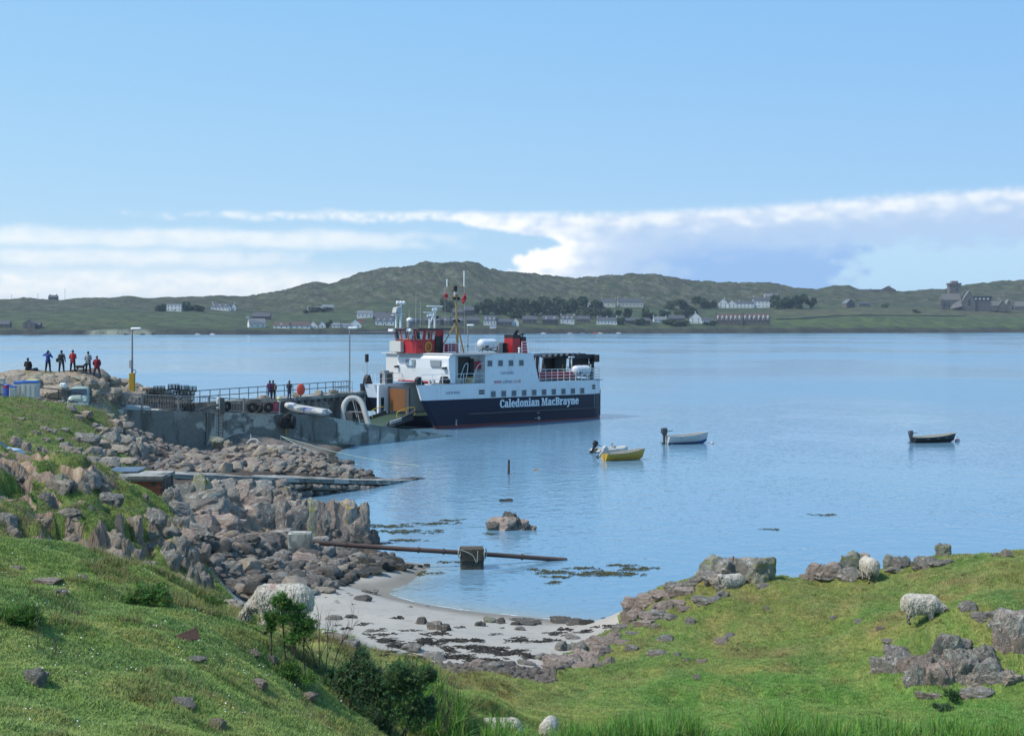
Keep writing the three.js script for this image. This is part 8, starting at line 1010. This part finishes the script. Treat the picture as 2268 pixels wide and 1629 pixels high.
{
  const r = rng(77), groups = [[], [], []], rough = [];
  const add = (n, x0, x1, d0, d1, k) => { for (let i = 0; i < n; i++) { const D = Math.sqrt(lerp(d0 * d0, d1 * d1, r())), x = lerp(x0, x1, r()) * D, z = -D, s = spot(x, z); if (s.cls !== 0 || s.y < 0.3) continue; const c = turf(x, z, s.y), f = (0.85 + 0.6 * r()) * 1.65, y = r() < 0.10 ? mixc(c, [0.26, 0.22, 0.09], 0.5) : c, g = Math.floor(r() * 3), h = 0.65 + 0.5 * r() + 0.8 * smooth(0.25, 0.8, n2(x * 0.8 + 3, z * 0.8)) * r(); groups[g].push({ p: new V3(x, s.y - 0.006, z), r: r() * 6.28, s: new V3(k, k * h, k), c: [y[0] * f * 0.92, y[1] * f * 1.03, y[2] * f] }); } };
  add(150000, -0.40, 0.02, 11, 36, 1.0); add(110000, -0.10, 0.40, 29, 52, 1.25); add(34000, -0.40, -0.20, 44, 62, 1.9); add(14000, -0.40, -0.24, 70, 112, 3);
  const gm = std([1, 1, 1], 0.9); const t = new THREE.Group(); t.name = 'grass_tufts'; meta(t, 'short grazed grass tufts over the whole headland', 'grass', null, 'stuff'); scene.add(t);
  groups.forEach((l, i) => { spread('grass_tuft', tuft(3 + i, 6, 0.055, 0.006, 0.10), gm, l, t); });
  // taller rough grass on the banks and the crest of the left slope
  const rg = []; const addR = (n, x0, x1, d0, d1, k, test) => { for (let i = 0; i < n; i++) { const D = lerp(d0, d1, r()), x = lerp(x0, x1, r()) * D, z = -D, s = spot(x, z); if (s.cls !== 0 || s.y < 0.6 || !test(x, z, s.y)) continue; const c = mixc(turf(x, z, s.y), [0.22, 0.19, 0.07], 0.25 + 0.35 * r()); rg.push({ p: new V3(x, s.y - 0.01, z), r: r() * 6.28, s: k * (0.6 + 0.7 * r()), c: c.map((v) => v * (0.8 + 0.5 * r())) }); } };
  addR(30000, -0.30, 0.0, 22, 46, 1, (x, z) => n2(x * 0.55, z * 0.55) > 0.05 && (-z > 25)); addR(9000, -0.4, -0.1, 13, 28, 0.8, (x, z) => n2(x * 0.4 + 20, z * 0.5) > 0.45); addR(9000, 0.02, 0.4, 38, 50, 0.7, (x, z) => n2(x * 0.5 + 2, z * 0.6) > 0.35); addR(2500, -0.40, -0.2, 48, 60, 0.8, (x, z) => n2(x * 0.5, z * 0.7) > 0.1);
  const rt = spread('rough_grass', tuft(19, 9, 0.19, 0.007, 0.14), gm, rg); meta(rt, 'taller dry rough grass along the bank and slope edges', 'grass', null, 'stuff');
  // daisies
  const ds = []; for (let i = 0; i < 1500; i++) { const D = lerp(12, 29, Math.sqrt(r())), x = lerp(-0.40, -0.12, r()) * D, z = -D, s = spot(x, z); if (s.cls || n2(x * 0.5 + 11, z * 0.5) + 0.5 * n2(x * 1.7, z * 1.7) < 0.35 + 0.3 * r()) continue; ds.push({ p: new V3(x, s.y + 0.05 + 0.03 * r(), z), r: r() * 6, tx: 0.5 * r(), s: 0.8 + 0.5 * r(), c: r() < 0.09 ? [0.7, 0.55, 0.03] : [0.75, 0.75, 0.72] }); }

  meta(spread('daisies', new THREE.CircleGeometry(0.009, 7).rotateX(-Math.PI / 2), std([1, 1, 1], 0.8), ds), 'tiny white daisies dotted over the near slope', 'flowers', null, 'stuff');
  // long leaves along the bottom edge
  const iris = [[], [], []]; for (let i = 0; i < 17000; i++) { const u = r(), x = lerp(-2.7, 13.6, u), band = 0.6 + 1.2 * r(), z = -29.8 - 1.75 * band + 0.4 * n2(x * 0.6, 3), dens = x < -1.0 ? 0.6 : smooth(-0.9, 0.3, x) * 0.95 + 0.05; if (r() > dens * (0.55 + 0.6 * smooth(-0.4, 0.5, n2(x * 1.3, z * 1.3)))) continue; const s = spot(x, z), h = (x < -0.8 ? 0.95 : 0.9) * (0.7 + 0.55 * r()) * (0.85 + 0.25 * n2(x * 0.7, 8)) * (x > 9 ? 0.8 : 1); const c = mixc([0.11, 0.25, 0.035], [0.20, 0.36, 0.075], r()); iris[Math.floor(r() * 3)].push({ p: new V3(x, s.y - 0.04, z), r: r() * 6.28, tx: (r() - 0.5) * 0.3, tz: (r() - 0.5) * 0.3, s: new V3(1, h, h), c: (r() < 0.06 ? [0.26, 0.28, 0.12] : c).map((v) => v * (0.75 + 0.5 * r())) }); }
  const it = new THREE.Group(); it.name = 'iris_leaves'; meta(it, 'dense tall green iris leaves along the bottom edge', 'leaves', null, 'stuff'); scene.add(it);
  [0.12, 0.45, 1.15].forEach((b, i) => spread('iris_leaf', blade(1, 0.03, b, 7), leafM([1, 1, 1], 0.3), iris[i], it));
}
// bushes
function bush(name, label, category, base, lobes, n, seed, dark, size = 0.055, stems = []) {
  const t = thing(name, label, category, base), r = rng(seed), L = []; if (category !== 'nettles') lobes = lobes.concat(lobes.flatMap((l) => [0, 1].map(() => { const a = r() * 6.28, b = (r() - 0.3) * 1.6, k = 0.4 + 0.25 * r(); return [l[0] + Math.cos(a) * l[3] * 0.95, l[1] + b * l[4] * 0.8, l[2] + Math.sin(a) * l[3] * 0.6, l[3] * k, l[4] * k]; })));
  for (let i = 0; i < n; i++) { const l = lobes[Math.floor(Math.pow(r(), 1) * lobes.length)], a = r() * 6.283, b = Math.acos(2 * r() - 1), q = Math.pow(r(), 0.33), d = new V3(Math.sin(b) * Math.cos(a), Math.cos(b), Math.sin(b) * Math.sin(a)), nz = 1 + 0.75 * n3(l[0] * 3 + d.x * 2, l[1] * 3 + d.y * 2, d.z * 2); L.push({ p: new V3(l[0] + d.x * l[3] * q * nz, l[1] + d.y * l[4] * q * nz, l[2] + d.z * l[3] * q * nz), r: r() * 6.28, tx: (r() - 0.5) * 1.9, tz: (r() - 0.5) * 1.9, s: 0.6 + 0.8 * r(), c: mixc(dark[0], dark[1], Math.pow(r(), 1.6)).map((v) => v * (0.7 + 0.6 * r())) }); }
  const sprig = []; for (let i = 0; i < 7; i++) sprig.push(blade(size * (0.7 + 0.5 * r()), size * 0.16, 0.3, 1).rotateX(0.3 + 0.7 * r()).rotateY(i * 0.9).translate(0, i * size * 0.12, 0));
  const c = spread('foliage', mergeGeometries(sprig.map((g) => g.toNonIndexed())), leafM([1, 1, 1], 0.25), L, t); c.name = 'foliage';
  const g = []; for (const [a, b, ra] of stems) { const m = V(a).lerp(V(b), 0.5).add(new V3((r() - 0.5) * 0.1, 0, (r() - 0.5) * 0.1)); g.push(tube([a, m, b], ra, 10, 5)); for (let k = 0; k < 3; k++) { const s = V(a).lerp(V(b), 0.4 + 0.25 * k); g.push(bar(s, s.clone().add(new V3((r() - 0.5) * 0.25, 0.12 + 0.1 * r(), (r() - 0.5) * 0.25)), ra * 0.5, ra * 0.2, 5)); } } if (g.length) part('stem', g, std([0.075, 0.058, 0.045], 0.95), t);
  return t;
}
{
  const dk = [[0.06, 0.115, 0.045], [0.15, 0.25, 0.10]], fresh = [[0.06, 0.13, 0.025], [0.13, 0.26, 0.05]];
  const D = 25.5, s = D / F, lb = (list, D, x0, y0) => list.map(([x, y, w, h, z = 0]) => [(x - x0) * D / F, -(y - y0) * D / F, z, w * D / F / 2, h * D / F / 2]);
  const g1 = spot((835 - CX) * s, -D), b1 = P(835, 1629, D);
  bush('gorse_bush', 'big dark gorse-like bush at the bottom centre', 'bush', [b1.x, b1.y, b1.z], lb([[740, 1560, 60, 90], [735, 1520, 44, 50], [775, 1530, 70, 90, 0.2], [800, 1490, 56, 60], [825, 1540, 80, 100, -0.1], [860, 1510, 60, 70, 0.1], [900, 1490, 60, 46], [930, 1500, 56, 40, 0.1], [915, 1525, 50, 50], [905, 1570, 80, 80, 0.1], [850, 1590, 100, 70, 0.2], [780, 1590, 100, 80, 0.2], [745, 1600, 60, 60], [930, 1580, 44, 60], [800, 1620, 90, 50, 0.1], [880, 1540, 40, 40, -0.3], [816, 1482, 26, 26]], D, 835, 1629), 15000, 4, dk, 0.062, [[[0.1, -0.3, 0], [0.3, 0.5, 0], 0.02], [[0, -0.3, 0], [-0.3, 0.5, 0.1], 0.02], [[0.3, -0.3, 0], [0.75, 0.7, 0], 0.018], [[0.1, -0.3, 0.1], [0.05, 0.8, 0], 0.02], [[-0.1, -0.3, 0], [-0.6, 0.6, 0.05], 0.02], [[0.4, -0.3, 0.1], [0.6, 0.3, 0.1], 0.015]]);
  const D2 = 24.3, b2 = P(640, 1480, D2), g2 = spot(b2.x, b2.z);
  bush('leggy_bush', 'leggy dark green bush in front of the large shaggy sheep', 'bush', [b2.x, b2.y, b2.z], lb([[623, 1328, 32, 32], [626, 1345, 26, 24], [655, 1385, 60, 60], [640, 1370, 40, 36], [668, 1405, 44, 50], [652, 1412, 56, 30], [600, 1372, 24, 30], [598, 1392, 20, 20], [650, 1350, 30, 20, -.1], [675, 1385, 24, 24]], D2, 640, 1480), 5200, 6, [[0.06, 0.14, 0.03], [0.16, 0.31, 0.06]], 0.042, [[[-0.05, -0.1, 0], [-0.14, 1.15, 0], 0.014], [[-0.3, -0.1, 0], [-0.31, 0.8, 0], 0.013], [[0.05, -0.1, 0], [0.1, 0.7, 0], 0.014], [[0.28, -0.1, 0], [0.26, 0.65, 0], 0.012], [[0.0, -0.1, 0], [0.18, 1.0, -0.05], 0.011]]);
  const low = (x, y, w, h, D, n, label, seed, pal = fresh) => { const b = P(x, y, D), g = spot(b.x, b.z); const t = bush('nettle_patch', label, 'nettles', [b.x, g.y, b.z], Array.from({ length: 14 }, (_, i) => { const q = rng(seed * 31 + i), a = (q() - 0.5) * w * D / F, k = (0.25 + 0.75 * q()) * (1 - Math.abs(a) / (w * D / F)), X = h * D / F * 0.8; return [a, X * k * 0.5, (q() - 0.5) * 0.5, 0.05 + 0.06 * q(), X * k * 0.55]; }), Math.round(n * 0.32), seed, pal, 0.085); return t; };
  low(640, 1470, 110, 50, 24, 4200, 'fresh green nettles around the foot of the leggy bush', 21); low(330, 1345, 90, 60, 24.5, 3000, 'nettle patch on the crest of the near slope under the ridge', 22); low(50, 1425, 90, 50, 20, 2600, 'nettle patch at the left edge beside the tall dry weed', 23); low(130, 1195, 50, 50, 46, 1400, 'bright green nettles on the ridge above the left slope', 24); low(545, 1392, 34, 22, 26.5, 700, 'small nettle clump left of the leggy bush, nearer the sheep', 25); low(488, 1392, 26, 40, 26.8, 700, 'small upright nettle clump left of the sheep head', 26); low(455, 1345, 60, 40, 27.5, 800, 'thin nettles on the slope edge left of the low tan rock', 27); low(100, 1160, 70, 40, 48, 900, 'pale green nettles high on the ridge at left', 28); low(2110, 1490, 26, 40, 37.6, 500, 'green weed clump in a cleft of the crag', 29, [[0.02, 0.06, 0.02], [0.06, 0.13, 0.05]]); low(2090, 1548, 40, 14, 37, 400, 'grey-green weed beside the flat stone below the crag', 30, [[0.03, 0.06, 0.03], [0.07, 0.13, 0.06]]); low(345, 1240, 40, 20, 50, 400, 'weeds in the cleft above the orange-lichened ridge rock', 32);
  // twiggy shrub
  const b3 = P(718, 1478, 26), t3 = thing('twiggy_shrub', 'bare twiggy shrub right of the leggy bush', 'shrub', [b3.x, b3.y, b3.z]), r = rng(15), tw = [];
  const grow = (a, d, l, ra, k) => { const e = a.clone().addScaledVector(d, l); tw.push(bar(a, e, ra, ra * 0.6, 5)); if (k) for (let i = 0; i < 3; i++) grow(a.clone().lerp(e, 0.4 + 0.3 * i), d.clone().add(new V3((r() - 0.5) * 1.2, 0.25 * r(), (r() - 0.5) * 1.0)).normalize(), l * (0.5 + 0.2 * r()), ra * 0.6, k - 1); };
  for (const [x, dx] of [[-0.05, -0.25], [0, 0.1], [0.06, 0.3], [-0.08, 0.0]]) grow(new V3(x, -0.35, 0), new V3(dx, 1, 0.1).normalize(), 0.75, 0.012, 3); part('twigs', tw, std([0.15, 0.115, 0.085], 0.95), t3);
  const b5 = P(985, 1600, 27), t5 = thing('twiggy_shrub', 'thin bare twigs at the right side of the big bush', 'shrub', [b5.x, b5.y, b5.z]); tw.length = 0; for (const [x, dx] of [[0, 0.15], [0.05, -0.2], [-0.1, 0.4]]) grow(new V3(x, -0.2, 0), new V3(dx, 1, 0.1).normalize(), 0.55, 0.009, 3); part('twigs', tw.slice(), std([0.13, 0.10, 0.075], 0.95), t5);
  // dry weed stalks
  for (const [x, y, h, l] of [[82, 1440, 100, 'tall dry brown weed stalk by the left nettle patch'], [122, 1450, 40, 'short dark weed stalk right of the left nettle patch'], [328, 1340, 52, 'tall nettle stalk at the left end of the crest nettles'], [372, 1338, 44, 'thistle stalk at the middle of the crest nettles'], [415, 1350, 40, 'thin stalk at the right end of the crest nettles'], [2062, 1518, 30, 'dark weed stalk in front of the crag']]) { const p = hit(x, y), t = thing('weed_stalk', l, 'weed', [p.x, p.y, p.z]), s2 = h * p.s, g = [tube([[0, -0.03, 0], [0.01, s2 * 0.5, 0], [-0.015, s2, 0.01]], 0.006, 8, 5)], lf = []; for (let i = 0; i < 16; i++) { const u = 0.2 + 0.8 * i / 16, a = i * 2.4; lf.push(blade(0.09 * (1.2 - u * 0.8), 0.022, 0.8, 2).rotateX(0.9).rotateY(a).translate(0, s2 * u, 0)); } part('stalk', g, std([0.09, 0.07, 0.05], 0.95), t); part('leaf_whorls', mergeGeometries(lf.map((q) => metricUV(q.toNonIndexed()))), leafM(x < 130 ? [0.085, 0.085, 0.05] : [0.05, 0.10, 0.03], 0.2), t); }
}
{ // wrack on the sand, weed on the water
  const r = rng(99), kinked = (seed) => { const q = rng(seed), g = []; for (let i = 0; i < 6; i++) g.push(tube([[0, 0, 0], [0.05 + 0.05 * q(), 0.012 + 0.02 * q(), (q() - 0.5) * 0.08], [0.12 + 0.06 * q(), 0.006, (q() - 0.5) * 0.14], [0.2 + 0.05 * q(), 0.0, (q() - 0.5) * 0.2]], 0.009, 7, 4).rotateY(q() * 6.28).translate((q() - 0.5) * 0.16, 0, (q() - 0.5) * 0.16)); return join(g); };
  const K = [kinked(1), kinked(2)], wm = std([0.032, 0.026, 0.018], 0.6), patches = [[890, 1430, 90, 10], [850, 1420, 60, 8], [940, 1425, 80, 8], [1000, 1420, 90, 8], [870, 1448, 60, 8], [930, 1418, 50, 7], [1080, 1440, 120, 12], [1130, 1448, 90, 8], [1040, 1432, 70, 8], [1150, 1418, 80, 8], [1210, 1420, 90, 7], [960, 1405, 60, 6], [900, 1398, 40, 5], [850, 1405, 40, 5], [800, 1385, 30, 4], [1000, 1455, 110, 10], [1090, 1462, 120, 8], [920, 1455, 80, 7], [1180, 1455, 70, 6], [990, 1440, 60, 8], [1060, 1420, 40, 5], [1260, 1395, 50, 6], [1290, 1400, 60, 6], [1230, 1405, 50, 5], [840, 1395, 26, 6], [810, 1410, 40, 4], [770, 1395, 30, 4], [1020, 1390, 30, 3], [1100, 1405, 40, 4], [880, 1370, 30, 3], [730, 1400, 20, 3], [1170, 1374, 80, 5], [1340, 1390, 50, 5]];
  const on = []; for (const [x, y, w, h] of patches) { const n = Math.round(w * h * 0.021); for (let i = 0; i < n; i++) { const a = (r() + r() - 1) * w * 0.5, b = (r() + r() - 1) * h * 0.6 + 3 * n2(a * 0.06 + x, y), p = hit(x + a, y + b, 38, 62); on.push({ p: new V3(p.x, p.y + 0.004, p.z), r: r() * 6.28, s: new V3(1, 1 + 1.2 * r(), 1).multiplyScalar(0.5 + 0.8 * r()) }); } }
  for (let i = 0; i < 900; i++) { const z = lerp(-41, -58, r()), x = lerp(-9, 4, r()), s = spot(x, z); if (s.cls === 1 && s.y > 0.1 && n2(x * 0.6, z * 0.9) > 0.6) on.push({ p: new V3(x, s.y + 0.004, z), r: r() * 6.28, s: 0.4 + 0.5 * r() }); }
  meta(spread('beach_wrack', K[0], wm, on), 'dark dried seaweed strewn across the sand', 'seaweed', null, 'stuff');
  const fl = [], fm = std([0.075, 0.068, 0.018], 0.55), flo = [[1345, 1270, 140, 12], [1400, 1262, 60, 6], [1225, 1268, 60, 8], [1232, 1278, 50, 5], [1222, 1290, 30, 5], [1380, 1252, 60, 5], [1420, 1258, 60, 5], [1290, 1258, 70, 4], [1195, 1262, 40, 4], [850, 1165, 120, 8], [900, 1178, 120, 10], [960, 1160, 80, 6], [1000, 1152, 60, 5], [1085, 1182, 40, 4], [900, 1196, 80, 5], [870, 1272, 120, 8], [820, 1282, 120, 6], [940, 1268, 60, 5], [800, 1270, 80, 8], [1815, 1140, 60, 4], [1710, 1172, 40, 3], [1000, 1245, 60, 4], [860, 1215, 80, 6], [830, 1205, 60, 6]];
  for (const [x, y, w, h] of flo) { const n = Math.round(w * h * 0.045); for (let i = 0; i < n; i++) { const p = onSea(x + (r() + r() - 1) * w * 0.7, y + (r() + r() - 1) * h * 0.5); fl.push({ p: new V3(p.x, 0.012, p.z), r: r() * 6.28, s: new V3(1, 1 + r(), 1).multiplyScalar(0.4 + 0.7 * r()) }); } }

  meta(spread('floating_seaweed', K[1], fm, fl), 'brown floating seaweed patches by the pipe and reef', 'seaweed', null, 'stuff');
}
{ // broken line of foam where the sea meets the sand
  const g = []; for (let x = -9; x < 3.4; x += 0.14) { let z = -46; while (z > -66 && spot(x, z).y > 0.012) z -= 0.04; if (z < -65 || n2(x * 0.7, 5) + 0.5 * n2(x * 2.3, 1) < -0.15) continue; const w = 0.05 + 0.07 * Math.abs(n2(x * 1.9, 9)), o = 0.1 * n2(x * 1.3, 2); g.push(surface([[[x, 0.016, z + o], [x + 0.15, 0.016, z + o + 0.02]], [[x, 0.016, z - w + o], [x + 0.15, 0.016, z - w + o]]])); if (n2(x, 30) > 0.1) g.push(surface([[[x, 0.014, z - 0.5 + o], [x + 0.14, 0.014, z - 0.5 + o]], [[x, 0.014, z - 0.54 + o], [x + 0.14, 0.014, z - 0.54 + o]]])); }
  if (g.length) meta(part('foam', g, std([0.62, 0.65, 0.65], 0.8), scene), 'thin broken line of foam along the sand', 'foam', null, 'stuff');
}
renderer.render(scene, camera);
